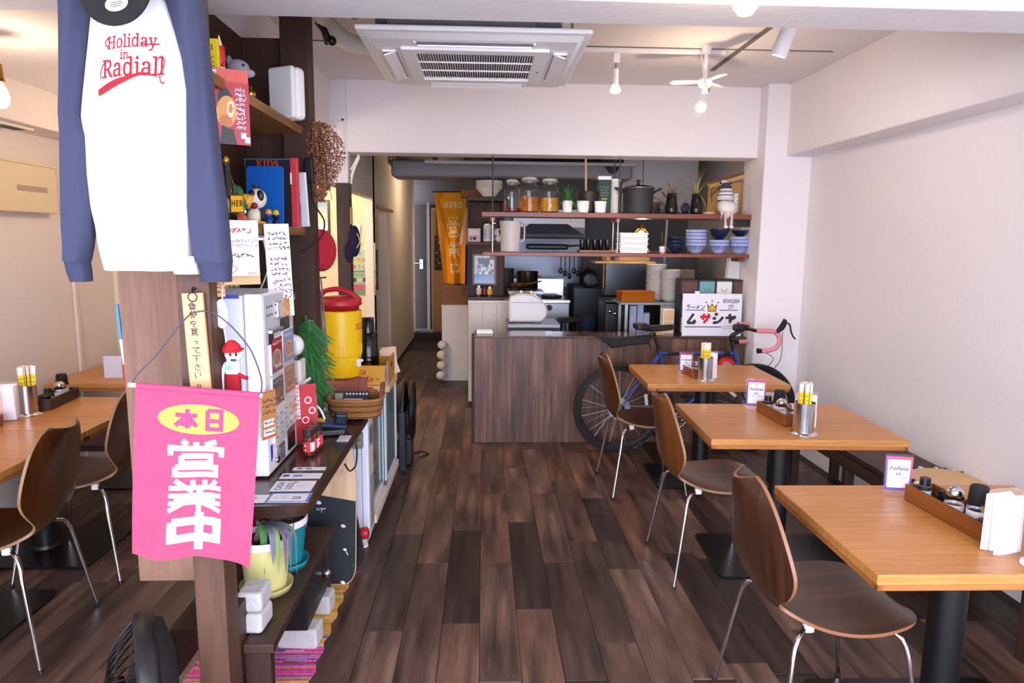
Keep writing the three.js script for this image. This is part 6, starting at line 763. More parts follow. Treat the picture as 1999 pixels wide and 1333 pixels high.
// ---------------------------------------------------------------- desk with the ticket machine
{
  const d = thing('counter_desk', 'dark wooden desk shelf with rounded corner holding the ticket machine', 'desk', [0, 0, 0]);
  const top = new THREE.Shape(); top.moveTo(-1.06, 2.165); top.lineTo(-0.64, 2.165); top.quadraticCurveTo(-0.572, 2.165, -0.572, 2.24); top.lineTo(-0.572, 3.36); top.lineTo(-1.06, 3.36); top.closePath();
  const tg = ext(top, 0.032, 0.004, 10).rotateX(-PI / 2); mesh('desk_top', tg.translate(0, 0.704, 0), wood(T.dark, 0.22, 0xffffff), d);
  mesh('leg', bb(-1.05, -1.0, 0.002, 0.7, -3.25, -3.3), M.dark, d); mesh('leg', bb(-0.905, -0.865, 0.336, 0.7, -2.24, -2.28), M.dark, d); mesh('leg', bb(-0.71, -0.67, 0.003, 0.7, -3.3, -3.34), M.dark, d);
  mesh('back_panel', bb(-1.06, -1.05, 0.5, 0.7, -2.25, -3.3), M.darkBrown, d); mesh('apron', bb(-1.05, -0.62, 0.65, 0.7, -3.31, -3.33), M.dark, d);
  const Y = 0.741;
  const t = thing('ticket_machine', 'tall white ticket vending machine with food photos on the dark desk', 'machine', [0, Y, 0]);
  mesh('cabinet', bb(-1.04, -0.835, 0.012, 0.66, -2.44, -2.8, 0.008), mat({ color: 0xe4e6f4, roughness: 0.3 }), t);
  mesh('door', bb(-0.832, -0.768, 0.006, 0.665, -2.425, -2.81, 0.008), M.whiteGloss, t);
  mesh('blue_stripe', bb(-1.02, -0.85, 0.648, 0.66, -2.436, -2.442), flat(0x1c3fb4, 0.4), t); mesh('plinth', bb(-1.03, -0.8, 0, 0.012, -2.46, -2.78), M.black, t);
  const F = (name, z0, z1, y0, y1, m, th = 0.004) => mesh(name, bb(-0.768, -0.768 + th, y0 - Y, y1 - Y, z0, z1, 0.001), m, t);
  F('upper_plate', -2.44, -2.8, 1.225, 1.395, M.paleGrey, 0.003); mesh('coin_slot', bb(-0.768, -0.748, 0.565, 0.63, -2.55, -2.6, 0.006), M.chrome, t); mesh('return_lever', bb(-0.768, -0.745, 0.52, 0.535, -2.46, -2.6, 0.004), M.steel, t); F('bill_slot', -2.475, -2.53, 1.22, 1.262, M.blackGloss, 0.006); F('ticket_window', -2.62, -2.74, 1.25, 1.3, M.blackGloss, 0.006); mesh('key_lock', mv(cy(0.014, 0.014, 0.02, 0, 0, 0, 16), -0.766, 0.63, -2.76, 0, 0, -PI / 2), M.chrome, t);
  for (let i = 0; i < 6; i++) F('indicator', -2.465 - (i % 3) * 0.028, -2.475 - (i % 3) * 0.028, 1.352 - 0.03 * Math.floor(i / 3), 1.36 - 0.03 * Math.floor(i / 3), M.charcoal, 0.005);
  const food = (bg, bowl, k) => print(128, 160, (c, w, h) => { fill(c, bg, 0, 0, w, h); scrawl(c, 14, 14, 96, 1, 18, '#f2e6e0', 4); c.fillStyle = bowl[0]; c.beginPath(); c.ellipse(60, 98, 48, 44, 0.2, 0, 7); c.fill(); c.fillStyle = bowl[1]; c.beginPath(); c.ellipse(60, 94, 38, 33, 0.2, 0, 7); c.fill(); for (let i = 0; i < 16; i++) { c.strokeStyle = ['#f0c878', '#d88a3c', '#7c3020', '#e8d8a8'][(i + k) % 4]; c.lineWidth = 4; c.beginPath(); c.arc(60 + rr(-20, 20), 94 + rr(-18, 18), rr(4, 13), rr(0, 3), rr(3, 6)); c.stroke(); } fill(c, '#e8d0c0', 84, 128, 30, 14); }, 0.35);
  const photo = (lab, z0, z1, y0, y1, m) => { const w = z0 - z1, h = y1 - y0; const f = mesh('button_frame', bb(-0.768, -0.7625, y0 - Y - 0.006, y1 - Y + 0.006, z0 + 0.004, z1 - 0.004, 0.001), M.whiteGloss, t); mesh('food_photo', mv(card(w, h), -0.7622, y0 - Y, (z0 + z1) / 2, 0, PI / 2, 0), m, f); };
  photo('', -2.495, -2.625, 1.11, 1.235, food('#a02432', ['#e8dcd4', '#8c3c24'], 0)); photo('', -2.645, -2.785, 1.125, 1.245, food('#8a9cc4', ['#e8c48c', '#c08040'], 1)); photo('', -2.495, -2.625, 0.985, 1.088, food('#2c2c3c', ['#8c5c3c', '#5c2c1c'], 2)); photo('', -2.645, -2.785, 1.0, 1.105, food('#c87c58', ['#e8a878', '#a04c30'], 3));
  for (let r = 0; r < 3; r++) for (let k = 0; k < 5; k++) F('ticket_button', -2.49 - k * 0.062, -2.545 - k * 0.062, 0.958 - r * 0.038 - 0.03 + k * 0.003, 0.958 - r * 0.038 + k * 0.003, r === 1 && k === 4 ? flat(0xe0b060, 0.4) : M.white, 0.008);
  for (let r = 0; r < 3; r++) for (let k = 0; k < 5; k++) mesh('button_mark', mv(new THREE.PlaneGeometry(0.032, 0.006), -0.7596, 0.958 - r * 0.038 - 0.014 + k * 0.003 - Y, -2.518 - k * 0.062, 0, PI / 2, 0), M.grey, t);
  mesh('menu_cover', bb(-0.757, -0.755, 0.84 - Y, 1.19 - Y, -2.48, -2.8), mat({ color: 0xffffff, roughness: 0.08, transmission: 0.97, thickness: 0 }), t);
  F('blue_sticker', -2.455, -2.478, 0.795, 0.855, flat(0x2434b4, 0.4), 0.002); mesh('coin_button', mv(cy(0.014, 0.014, 0.012, 0, 0, 0, 18), -0.766, 0.79 - Y, -2.505, 0, 0, -PI / 2), M.chrome, t); F('coin_return', -2.53, -2.61, 0.765, 0.83, M.brushed, 0.008); mesh('coin_cup', bb(-0.762, -0.7585, 0.03, 0.082, -2.538, -2.6), flat(0x99a2b0, 0.2, { metalness: 0.5 }), t); F('change_window', -2.67, -2.76, 0.77, 0.862, M.blackGloss, 0.006); F('slot_label', -2.7, -2.73, 0.878, 0.886, M.grey, 0.003);
  const nt = thing('kraft_note', 'brown hand-lettered note hanging on the edge of the ticket machine', 'note', [-0.752, 0.9, -2.4], 1.15); mesh('board', bx(0.075, 0.17, 0.003, 0, 0.085, 0), M.tan, nt); mesh('writing', mv(card(0.073, 0.168), 0, 0.001, 0.0012), print(96, 200, (c, w, h) => { fill(c, '#c08c54', 0, 0, w, h); fill(c, '#c8503c', 0, 0, w, 5); scrawl(c, 10, 30, 76, 3, 16, '#6a3a24', 4); fill(c, '#f0ece8', 10, 120, 70, 28); fill(c, '#f0ece8', 8, 160, 76, 28); scrawl(c, 16, 128, 56, 1, 12, '#4a3a34', 3); scrawl(c, 16, 168, 56, 1, 12, '#4a3a34', 3); fill(c, '#c8503c', 0, 194, w, 6); }), nt);
  // cards on the desk
  const deskCard = (lab, x, z, w, l, draw, ry = 0.02) => { const q = thing('payment_card', lab, 'card', [x, Y + 0.0005, z], ry); mesh('sheet', bx(w, 0.0015, l, 0, 0.001, 0), M.white, q); const g = new THREE.PlaneGeometry(w, l).rotateX(-PI / 2).translate(0, 0.0021, 0); g.userData.keep = true; mesh('print', g, print(256, Math.round(256 * l / w), draw, 0.4), q); };
  deskCard('white payment card with blue border and large letter on the desk end', -0.645, -2.235, 0.135, 0.085, (c, w, h) => { fill(c, '#3f8fdc', 0, 0, w, h); fill(c, '#f8f8ff', 14, 14, w - 28, h - 28); c.save(); c.translate(w * 0.72, h * 0.55); c.rotate(-PI / 2); txt(c, 'U', 0, 18, 'bold 74px sans-serif', '#23242c'); c.restore(); scrawl(c, 44, 50, 70, 2, 18, '#8a94a4', 3); });
  deskCard('white CASHLESS payment card on the desk', -0.66, -2.345, 0.14, 0.1, (c, w, h) => { fill(c, '#f8f7ff', 0, 0, w, h); c.save(); c.translate(0, h); c.rotate(-PI / 2); txt(c, 'CASH', h * 0.5, 62, 'bold 56px sans-serif', '#30344c'); txt(c, 'LESS', h * 0.5, 124, 'bold 56px sans-serif', '#30344c'); c.restore(); c.fillStyle = '#d86a84'; c.beginPath(); c.arc(130, 24, 14, 0, 7); c.fill(); scrawl(c, 150, 60, 60, 3, 14, '#8a8c9c', 2); });
  deskCard('white card with a row of payment icons on the desk', -0.66, -2.45, 0.145, 0.055, (c, w, h) => { fill(c, '#f6f5fc', 0, 0, w, h); fill(c, '#3a3c48', 12, 24, 40, 40); fill(c, '#2f8fe0', 76, 30, 60, 34); scrawl(c, 150, 40, 30, 1, 16, '#9aa', 2); scrawl(c, 196, 40, 40, 1, 18, '#c88', 3); });
  deskCard('narrow white card with two small icons furthest along the desk', -0.65, -2.53, 0.12, 0.032, (c, w, h) => { fill(c, '#f4f3fa', 0, 0, w, h); fill(c, '#5a5c6c', 30, 18, 44, 32); fill(c, '#4a7cc0', 96, 18, 50, 32); });
  deskCard('small white card with a yellow spot on the desk beside the banner', -0.745, -2.225, 0.06, 0.07, (c, w, h) => { fill(c, '#f4f1f4', 0, 0, w, h); c.fillStyle = '#e8b83c'; c.beginPath(); c.arc(80, 120, 40, 0, 7); c.fill(); });
  deskCard('small white label near the card reader on the desk', -0.6, -2.93, 0.05, 0.09, (c, w, h) => { fill(c, '#eceaf0', 0, 0, w, h); fill(c, '#b4b4c0', 40, 60, 170, 20); fill(c, '#b4b4c0', 40, 120, 170, 20); });
  // shrink-wrapped jars
  const J0 = thing('coffee_jar', 'small dark jar with red label in the wrapped row, closest to the cards', 'jar', [-0.693, Y, -2.7]);
  mesh('jar', lathe([[0, 0], [0.02, 0], [0.022, 0.006], [0.022, 0.07], [0.018, 0.082], [0, 0.082]], 20), flat(0x5c2c1e, 0.15), J0); mesh('label', cy(0.0226, 0.0226, 0.042, 0, 0.018, 0, 22, true), print(96, 48, (c, w, h) => { fill(c, '#d8303c', 0, 0, w, h); fill(c, '#f4f0f2', 8, 4, 20, 40); scrawl(c, 44, 10, 44, 2, 12, '#f4e4e0', 3); }), J0); mesh('lid', cy(0.021, 0.021, 0.026, 0, 0.082, 0, 22), flat(0x3c3a38, 0.2, { metalness: 0.4 }), J0);
  copy(J0, [-0.688, Y, -2.748], 0.5, 'small dark jar with red label in the middle of the wrapped row'); copy(J0, [-0.683, Y, -2.796], 1, 'small dark jar with red label at the far end of the wrapped row');
  const lf = thing('leaflet_stand', 'red and white leaflet leaning in a clear stand behind the jars', 'leaflet', [-0.74, Y, -2.865], 0.5); mesh('stand', mv(bx(0.1, 0.2, 0.003, 0, 0.1, 0), 0, 0, 0, -0.12), M.acrylic, lf); mesh('leaflet', mv(mv(card(0.095, 0.24), 0, 0.01, 0.002), 0, 0, 0, -0.12), print(128, 320, (c, w, h) => { fill(c, '#c02430', 0, 0, w, h); fill(c, '#f2eef2', 0, 0, 34, 190); scrawl(c, 6, 12, 20, 8, 14, '#5a3c34', 3); for (const [x, y] of [[80, 90], [100, 150], [60, 200]]) { c.strokeStyle = '#f4dcd8'; c.lineWidth = 7; c.beginPath(); c.arc(x, y, 17, 0, 7); c.stroke(); } }), lf);
  const rd = thing('card_reader', 'black card reader on a blue-edged stand with yellow sticker on the desk', 'terminal', [-0.67, Y, -3.0], 0.3); mesh('base', bx(0.12, 0.03, 0.08, 0, 0.016, 0, 0.008), M.black, rd); mesh('tray', mv(bx(0.17, 0.014, 0.07, 0, 0, 0, 0.003), -0.02, 0.055, 0.0, 0.25, 0, -0.15), flat(0x26365c, 0.35), rd); mesh('sticker', mv(bx(0.05, 0.002, 0.03), -0.05, 0.07, 0.0, 0.25, 0, -0.15), flat(0xd8a820, 0.5), rd); mesh('reader', mv(bx(0.055, 0.05, 0.05, 0, 0.02, 0, 0.01), 0.04, 0.055, 0, 0.2, 0, -0.1), flat(0x1c2438, 0.3), rd); mesh('cable', tube([[0.05, 0.03, 0], [0.085, 0.0, 0.02], [0.105, -0.06, 0.03], [0.1, -0.14, 0.03], [0.07, -0.16, 0.05], [0.05, -0.13, 0.03]], 0.004, 40), M.black, rd); mesh('white_cable', tube([[-0.13, 0.14, -0.05], [-0.09, 0.15, 0.0], [-0.05, 0.13, 0.03], [-0.03, 0.085, 0.05]], 0.005), M.white, rd);
  const mk = thing('white_dispenser', 'white and grey dispenser box with flip lid behind the ticket machine', 'dispenser', [-0.83, Y, -2.99]); mesh('body', bx(0.1, 0.34, 0.09, 0, 0.17, 0, 0.008), M.offwhite, mk); mesh('flip_lid', mv(bx(0.05, 0.012, 0.06, 0, 0, 0, 0.003), 0.055, 0.24, 0.01, 0, 0, 0.6), M.white, mk); mesh('dark_top', bx(0.08, 0.012, 0.08, 0, 0.346, 0, 0.004), M.navy, mk); mesh('printed_band', mv(card(0.05, 0.1), 0.012, 0.17, 0.0455), print(64, 128, (c, w, h) => { fill(c, '#e4dfd8', 0, 0, w, h); scrawl(c, 10, 10, 44, 6, 12, '#2a2426', 4); }), mk);
  const wbal = thing('white_ball_ornament', 'white ball with green panel sitting on the dispenser box', 'ornament', [-0.82, Y + 0.3535, -2.99]); mesh('ball', ball(0.048, 0, 0.046, 0, 0.95, 1, 0.9), M.white, wbal); mesh('green_panel', ball(0.047, -0.004, 0.046, 0.004, 0.5, 0.9, 0.93), flat(0x6cb43c, 0.5), wbal);
  const gl = thing('leaf_garland', 'drooping green artificial fern garland hanging down the far shelf post', 'plant', [-0.838, 1.22, -3.28]);
  const frond = (() => { const g = []; for (let i = 0; i < 11; i++) for (const q of [-1, 1]) g.push(mv(new THREE.PlaneGeometry(0.0045, 0.036 - i * 0.0022).translate(0, 0.018, 0), 0, 0.0085 * i, 0.0012 * i * i * 0.3, 0.25, 0, q * (0.95 - i * 0.05))); return mergeGeometries(g); })();
  for (let i = 0; i < 110; i++) { const v = i / 110, a = i * 2.4, r = 0.008 + 0.02 * Math.sin(PI * Math.min(1, 0.1 + v)); mesh('leaf', mv(frond.clone(), v * 0.035 - 0.01 + r * Math.cos(a), 0.0 - v * 0.4, -0.02 - 0.04 * v + r * Math.abs(Math.sin(a)) + 0.02, 2.5 + rr(-0.5, 0.5), rr(-0.4, 0.4), rr(-0.5, 0.5) - Math.cos(a) * 0.9), i % 3 ? M.green : flat(0x3f8a44, 0.6), gl); }
  mesh('stem', tube([[0, 0.02, 0], [0.01, -0.15, 0.0], [0.02, -0.3, -0.03], [0.03, -0.44, -0.06]], 0.005), M.green, gl);
  const sk = thing('braided_whip', 'thin grey braided strap hanging beside the far post', 'strap', [-0.81, 1.03, -3.47]); mesh('strap', [bar([-0.01, 0.375, 0], [0.012, 0, 0], 0.008, 8), bar([0.006, 0.375, 0], [0.026, 0, 0], 0.004, 6)], flat(0x6d6a6c, 0.7), sk); mesh('red_strip', bar([-0.022, 0.3, 0], [-0.004, 0.02, 0.004], 0.003), M.redP, sk); mesh('hook', bar([-0.02, 0.375, 0], [0.02, 0.375, -0.05], 0.004), M.darkSteel, sk);
}
// ---------------------------------------------------------------- showcase fridge and what stands on it
{
  const f = thing('showcase_fridge', 'low white showcase fridge with sliding glass doors facing the aisle', 'fridge', [0, 0, 0]);
  mesh('cabinet', [bb(-1.06, -0.64, 0.06, 0.1, -3.43, -4.58), bb(-1.06, -0.62, 0.71, 0.75, -3.43, -4.58, 0.004), bb(-1.06, -1.03, 0.1, 0.71, -3.43, -4.58), bb(-1.03, -0.62, 0.1, 0.71, -4.55, -4.58)], mat({ color: 0xdcdfea, roughness: 0.35 }), f);
  mesh('end_panel', bb(-1.06, -0.615, 0.04, 0.75, -3.41, -3.44, 0.006), mat({ color: 0xd8dcec, roughness: 0.3 }), f); mesh('end_panel', bb(-0.615, -0.578, 0.07, 0.745, -3.405, -3.45, 0.008), mat({ color: 0xe9ebf6, roughness: 0.3 }), f);
  mesh('control_panel', bb(-0.615, -0.585, 0.07, 0.74, -3.45, -3.6, 0.004), flat(0xd8cabc, 0.45), f); mesh('display', bb(-0.586, -0.581, 0.54, 0.64, -3.48, -3.56, 0.002), flat(0x77788c, 0.2), f);
  for (let i = 0; i < 14; i++) mesh('vent_slot', bb(-0.586, -0.582, 0.1 + i * 0.02, 0.11 + i * 0.02, -3.47, -3.58), M.grey, f);
  const fr = (z0, z1, x) => { const dd = mesh('door_frame', [bb(x - 0.012, x, 0.12, 0.72, z0, z0 - 0.04, 0.003), bb(x - 0.012, x, 0.12, 0.72, z1 + 0.04, z1, 0.003), bb(x - 0.012, x, 0.12, 0.155, z0, z1, 0.003), bb(x - 0.012, x, 0.69, 0.72, z0, z1, 0.003)], flat(0xd4dceb, 0.3), f); mesh('glass_pane', bb(x - 0.008, x - 0.005, 0.155, 0.69, z0 - 0.04, z1 + 0.04), mat({ color: 0xdcece8, roughness: 0.04, transmission: 0.9, thickness: 0 }), dd); };
  fr(-3.61, -4.1, -0.598); fr(-4.05, -4.56, -0.58);
  for (const [y0, y1] of [[0.07, 0.118], [0.722, 0.75]]) mesh('door_track', bb(-0.63, -0.572, y0, y1, -3.6, -4.58, 0.004), flat(0xd8c9bc, 0.45), f); mesh('toe_panel', bb(-0.64, -0.6, 0.015, 0.07, -3.43, -4.56, 0.01), flat(0xcfc4ba, 0.5), f);
  for (const z of [-3.47, -4.52]) mesh('foot', cy(0.018, 0.02, 0.03, -0.62, 0.0, z, 12), M.white, f);
  mesh('wire_rack', [...Array.from({ length: 9 }, (_, i) => bar([-1.0 + i * 0.045, 0.42, -3.62], [-1.0 + i * 0.045, 0.42, -4.53], 0.003)), bar([-1.02, 0.42, -3.62], [-0.63, 0.42, -3.62], 0.004), bar([-1.02, 0.42, -4.53], [-0.63, 0.42, -4.53], 0.004)], M.steel, f);
  const bt = thing('drink_bottle', 'dark drink bottle inside the showcase fridge, front of the row', 'bottle', [-0.72, 0.1005, -3.78], 0, 'bottles in the showcase fridge'); mesh('bottle', lathe([[0, 0], [0.033, 0], [0.034, 0.12], [0.014, 0.18], [0.013, 0.23], [0, 0.23]], 18), M.smoke, bt); mesh('label', cy(0.0345, 0.0345, 0.05, 0, 0.04, 0, 18, true), M.offwhite, bt); mesh('cap', cy(0.015, 0.015, 0.012, 0, 0.23, 0, 14), M.redDeep, bt);
  bt.userData.label = 'dark drink bottle standing inside the showcase fridge'; for (let i = 1; i < 8; i++) copy(bt, [-0.72 - (i % 2) * 0.1, 0.1005, -3.78 - i * 0.09], i);
  const YF = 0.7505;
  // plank + bricks + cooler
  const br = (lab, x, y, z, ry, w = 0.21, h = 0.1, l = 0.1) => { const b = thing('brick', lab, 'brick', [x, y, z], ry); mesh('block', bx(w, h, l, 0, h / 2, 0, 0.004), M.brick, b); };
  br('reddish brick under the front of the yellow cooler', -0.785, YF, -3.68, 0, 0.2, 0.085, 0.11); br('reddish brick under the side of the yellow cooler', -0.7, YF, -3.87, PI / 2 + 0.06, 0.2, 0.085, 0.1); br('reddish brick under the back of the yellow cooler', -0.87, YF, -3.9, PI / 2, 0.2, 0.085, 0.1);
  const c = thing('drink_cooler', 'yellow drink cooler with red lid standing on bricks', 'cooler', [-0.795, YF + 0.0855, -3.84]);
  mesh('body', lathe([[0, 0], [0.095, 0], [0.108, 0.012], [0.114, 0.12], [0.118, 0.122], [0.119, 0.13], [0.119, 0.19], [0.121, 0.2], [0.121, 0.365], [0.117, 0.375], [0, 0.375]], 48), M.yellowP, c);
  for (let i = 0; i < 40; i++) { const a = i / 40 * 2 * PI; mesh('rib', bar([0.1185 * Math.cos(a), 0.135, 0.1185 * Math.sin(a)], [0.1185 * Math.cos(a), 0.186, 0.1185 * Math.sin(a)], 0.0022, 4), M.yellowP, c); }
  mesh('lid', lathe([[0, 0.45], [0.06, 0.45], [0.108, 0.44], [0.121, 0.432], [0.124, 0.405], [0.118, 0.4], [0.108, 0.398], [0.106, 0.375], [0, 0.375]], 44), flat(0xb4182c, 0.42), c);
  mesh('lid_handle', [tube([[-0.115, 0.43, 0.01], [-0.08, 0.475, 0.012], [-0.01, 0.488, 0.014], [0.06, 0.468, 0.012], [0.115, 0.425, 0.01]], 0.0135, 40, 10).scale(1, 1, 1), tube([[-0.115, 0.43, -0.02], [-0.08, 0.475, -0.02], [-0.01, 0.488, -0.02], [0.06, 0.468, -0.02], [0.115, 0.425, -0.02]], 0.0135, 40, 10)], flat(0xb4182c, 0.42), c);
  mesh('side_button', mv(cy(0.022, 0.024, 0.016, 0, 0, 0, 22), -0.078, 0.305, 0.092, PI / 2, 0, 0), M.white, c); mesh('tap', [mv(bx(0.022, 0.045, 0.03, 0, 0, 0, 0.008), 0.108, 0.085, 0.052, 0, -0.5, 0), mv(bx(0.03, 0.016, 0.018, 0, 0, 0, 0.005), 0.12, 0.1, 0.055)], M.white, c);
  const lg = cy(0.1216, 0.1216, 0.13, 0, 0.22, 0, 32, true); const cyl = new THREE.CylinderGeometry(0.1216, 0.1216, 0.14, 24, 1, true, 0.85, 1.5).translate(0, 0.27, 0); cyl.userData.keep = true;
  mesh('lettering', cyl, print(512, 300, (q, w, h) => { fill(q, '#f2c300', 0, 0, w, h); txt(q, 'IGLOO', 40, 150, 'bold 104px sans-serif', '#c8281e', 'left'); scrawl(q, 120, 12, 60, 1, 14, '#5a4a10', 3); scrawl(q, 90, 250, 200, 1, 22, '#d8602a', 5); }, 0.38), c);
  const cr = thing('soda_crate', 'small yellow wooden soda crate with red script and metal edge', 'crate', [-0.662, YF + 0.04, -3.98], 0.02);
  mesh('panel', bx(0.25, 0.11, 0.01, 0, 0.055, 0.16, 0.001), flat(0xd2982c, 0.6), cr); mesh('panel', bx(0.25, 0.11, 0.01, 0, 0.055, -0.16, 0.001), flat(0xd2982c, 0.6), cr); mesh('panel', bx(0.01, 0.135, 0.31, 0.125, 0.067, 0, 0.001), flat(0xb87c34, 0.6), cr); mesh('panel', bx(0.01, 0.135, 0.31, -0.125, 0.067, 0, 0.001), flat(0xb87c34, 0.6), cr); mesh('bottom_board', bx(0.24, 0.01, 0.31, 0, 0.006, 0), M.paleWood, cr); mesh('metal_edge', [bx(0.016, 0.112, 0.013, 0.12, 0.056, 0.161, 0.001)], M.steel, cr); for (const y of [0.025, 0.09]) mesh('rivet', mv(cy(0.003, 0.003, 0.003), 0.12, y, 0.167, PI / 2), M.darkSteel, cr); mesh('grip_hole', mv(cy(0.016, 0.016, 0.002, 0, 0, 0, 18).scale(1, 1, 1.6), 0.1305, 0.09, 0.0, 0, 0, -PI / 2), M.black, cr);
  mesh('lettering', mv(card(0.225, 0.1), -0.012, 0.004, 0.1652), print(360, 160, (q, w, h) => { fill(q, '#d2982c', 0, 0, w, h); txt(q, 'Coca', 120, 70, 'italic bold 74px serif', '#b02a1c'); txt(q, 'Cola', 190, 136, 'italic bold 74px serif', '#b02a1c'); fill(q, '#6a4a18', 290, 108, 40, 7); }, 0.6), cr);
  const bb2 = thing('wooden_base', 'thin tan wooden tray under the soda crate on the fridge', 'tray', [-0.662, YF, -3.99]); mesh('board', bx(0.28, 0.038, 0.36, 0, 0.0195, 0, 0.003), M.paleWood, bb2); mesh('red_mark', bx(0.06, 0.02, 0.002, 0.02, 0.02, 0.181), flat(0xa8462c, 0.6), bb2);
  const cupG = lathe([[0, 0], [0.036, 0], [0.04, 0.08], [0.0415, 0.083], [0.0415, 0.09], [0.038, 0.09], [0.034, 0.005], [0, 0.005]], 26);
  const mk = (x, z, n, s, lab, grp) => { const g = solo('black_cup', lab, 'cup', cupG.clone().scale(s, s, s).rotateX(PI).translate(0, 0.09 * s, 0), M.blackGloss, [x, YF + 0.052, z], 0, grp); for (let i = 1; i < n; i++) copy(g, [x, YF + 0.052 + i * 0.023, z], i); };
  mk(-0.672, -4.02, 6, 1.55, 'large upturned black cup in the big stack in the soda crate', 'upturned cups of the big stack in the soda crate');
  const tc = solo('black_cup', 'small upturned black cup topping the big stack', 'cup', cupG.clone().rotateX(PI).translate(0, 0.09, 0), M.blackGloss, [-0.672, YF + 0.307, -4.02]);
  const pn = thing('pink_papers', 'pinkish papers tucked behind the soda crate at the fridge end', 'papers', [-0.59, YF, -4.36], 0.3); for (let i = 0; i < 3; i++) mesh('sheet', mv(bx(0.09, 0.17, 0.002, 0, 0.085, 0), 0.01 * i, 0, 0.01 * i, -0.2, 0.1 * i, 0.15 * i), i ? flat(0xd8c4ac, 0.8) : flat(0xe8a890, 0.8), pn);
  const bs = thing('wicker_basket', 'oval wicker basket on the fridge holding calculator and odds', 'basket', [-0.615, 0.752, -3.3]);
  { const n = 44, rows = 9; for (let j = 0; j < rows; j++) { const y = 0.006 + j * 0.0095, pts = []; for (let i = 0; i < n; i++) { const a = i / n * 2 * PI; pts.push([(0.115 + 0.012 * j / rows) * Math.sign(Math.cos(a)) * Math.abs(Math.cos(a)) ** 0.6 + ((i + j) % 2 ? 0.0025 : -0.0025) * Math.cos(a), y, (0.085 + 0.01 * j / rows) * Math.sign(Math.sin(a)) * Math.abs(Math.sin(a)) ** 0.6 + ((i + j) % 2 ? 0.0025 : -0.0025) * Math.sin(a)]); } mesh('woven_row', tube(pts, 0.0052, 88, 5, true), j % 3 ? M.wickerM : M.wickerD, bs); }
    mesh('rim', tube(Array.from({ length: 28 }, (_, i) => { const a = i / 28 * 2 * PI; return [0.13 * Math.sign(Math.cos(a)) * Math.abs(Math.cos(a)) ** 0.6, 0.09, 0.096 * Math.sign(Math.sin(a)) * Math.abs(Math.sin(a)) ** 0.6]; }), 0.008, 80, 6, true), M.wickerM, bs); mesh('basket_bottom', bx(0.21, 0.006, 0.15, 0, 0.006, 0, 0.003), M.wickerD, bs); mesh('handle', tube([[0.125, 0.09, -0.05], [0.13, 0.15, -0.03], [0.13, 0.15, 0.03], [0.125, 0.09, 0.05]], 0.008), M.wickerD, bs); }
  const ca = thing('calculator', 'black calculator with white keys propped in the wicker basket', 'calculator', [-0.64, 0.79, -3.3]); mesh('body', mv(bx(0.17, 0.1, 0.014, 0, 0.03, 0, 0.004), 0, 0.0, 0, -0.5), M.charcoal, ca); mesh('screen', mv(bx(0.04, 0.06, 0.015, -0.06, 0.04, 0.001, 0.002), 0, 0, 0, -0.5), flat(0x9a9a84, 0.3), ca); for (let i = 0; i < 7; i++) mesh('key', mv(bx(0.009, 0.009, 0.016, -0.022 + i * 0.016, 0.066, 0.001, 0.002), 0, 0, 0, -0.5), M.white, ca);
  const pk = solo('pink_notepad', 'pale pink note paper lying against the calculator', 'notepad', mv(bx(0.09, 0.055, 0.006, 0, 0.0275, 0), 0, 0.0, 0, -0.5), flat(0xeebbd4, 0.7), [-0.625, 0.787, -3.262]);
  const pc = thing('red_pouch', 'red cloth pouch at the back of the wicker basket', 'pouch', [-0.56, 0.752, -3.47], 0.2); mesh('pouch', bx(0.05, 0.07, 0.14, 0, 0.036, 0, 0.02), flat(0xb4443c, 0.8), pc); mesh('flap', bx(0.054, 0.02, 0.1, 0, 0.072, 0, 0.008), flat(0xc05a50, 0.8), pc);
  solo('silver_tin_tray', 'small silver tray between the brick and the red pouch', 'tray', bx(0.09, 0.022, 0.1, 0, 0.012, 0, 0.006), M.brushed, [-0.645, YF, -3.57]);
  // round fan behind the fridge
  const fn = thing('floor_fan', 'black round floor fan standing past the end of the fridge', 'fan', [-0.56, 0, -4.84], 1.6); mesh('guard_ring', [new THREE.TorusGeometry(0.2, 0.016, 8, 44).translate(0, 0.4, 0), new THREE.TorusGeometry(0.2, 0.012, 8, 44).translate(0, 0.4, 0.06)], M.black, fn); mesh('guard_wires', Array.from({ length: 8 }, (_, i) => new THREE.TorusGeometry(0.03 + i * 0.021, 0.002, 5, 36).translate(0, 0.4, 0.07)), M.black, fn); mesh('motor', mv(lathe([[0, 0], [0.07, 0], [0.06, 0.08], [0, 0.1]], 20), 0, 0.4, -0.02, -PI / 2), M.black, fn); for (let i = 0; i < 5; i++) mesh('blade', mv(ball(0.09, 0.1, 0, 0, 1, 0.5, 0.06, 12), 0, 0.4, 0.02, 0.3, 0, i * 1.2566), M.blackMat, fn); mesh('stand', [bx(0.03, 0.42, 0.05, 0.215, 0.22, 0, 0.01), bx(0.03, 0.42, 0.05, -0.215, 0.22, 0, 0.01), bx(0.16, 0.2, 0.12, 0, 0.1, 0.0, 0.02)], flat(0x20242e, 0.3), fn); mesh('rear_shell', mv(lathe([[0, -0.09], [0.1, -0.08], [0.19, -0.03], [0.2, 0]], 36), 0, 0.4, 0, PI / 2), M.black, fn); mesh('cord', tube([[0.1, 0.01, 0.1], [0.2, 0.006, 0.16], [0.26, 0.006, 0.1], [0.2, 0.006, 0.03]], 0.005, 30), M.black, fn);
}
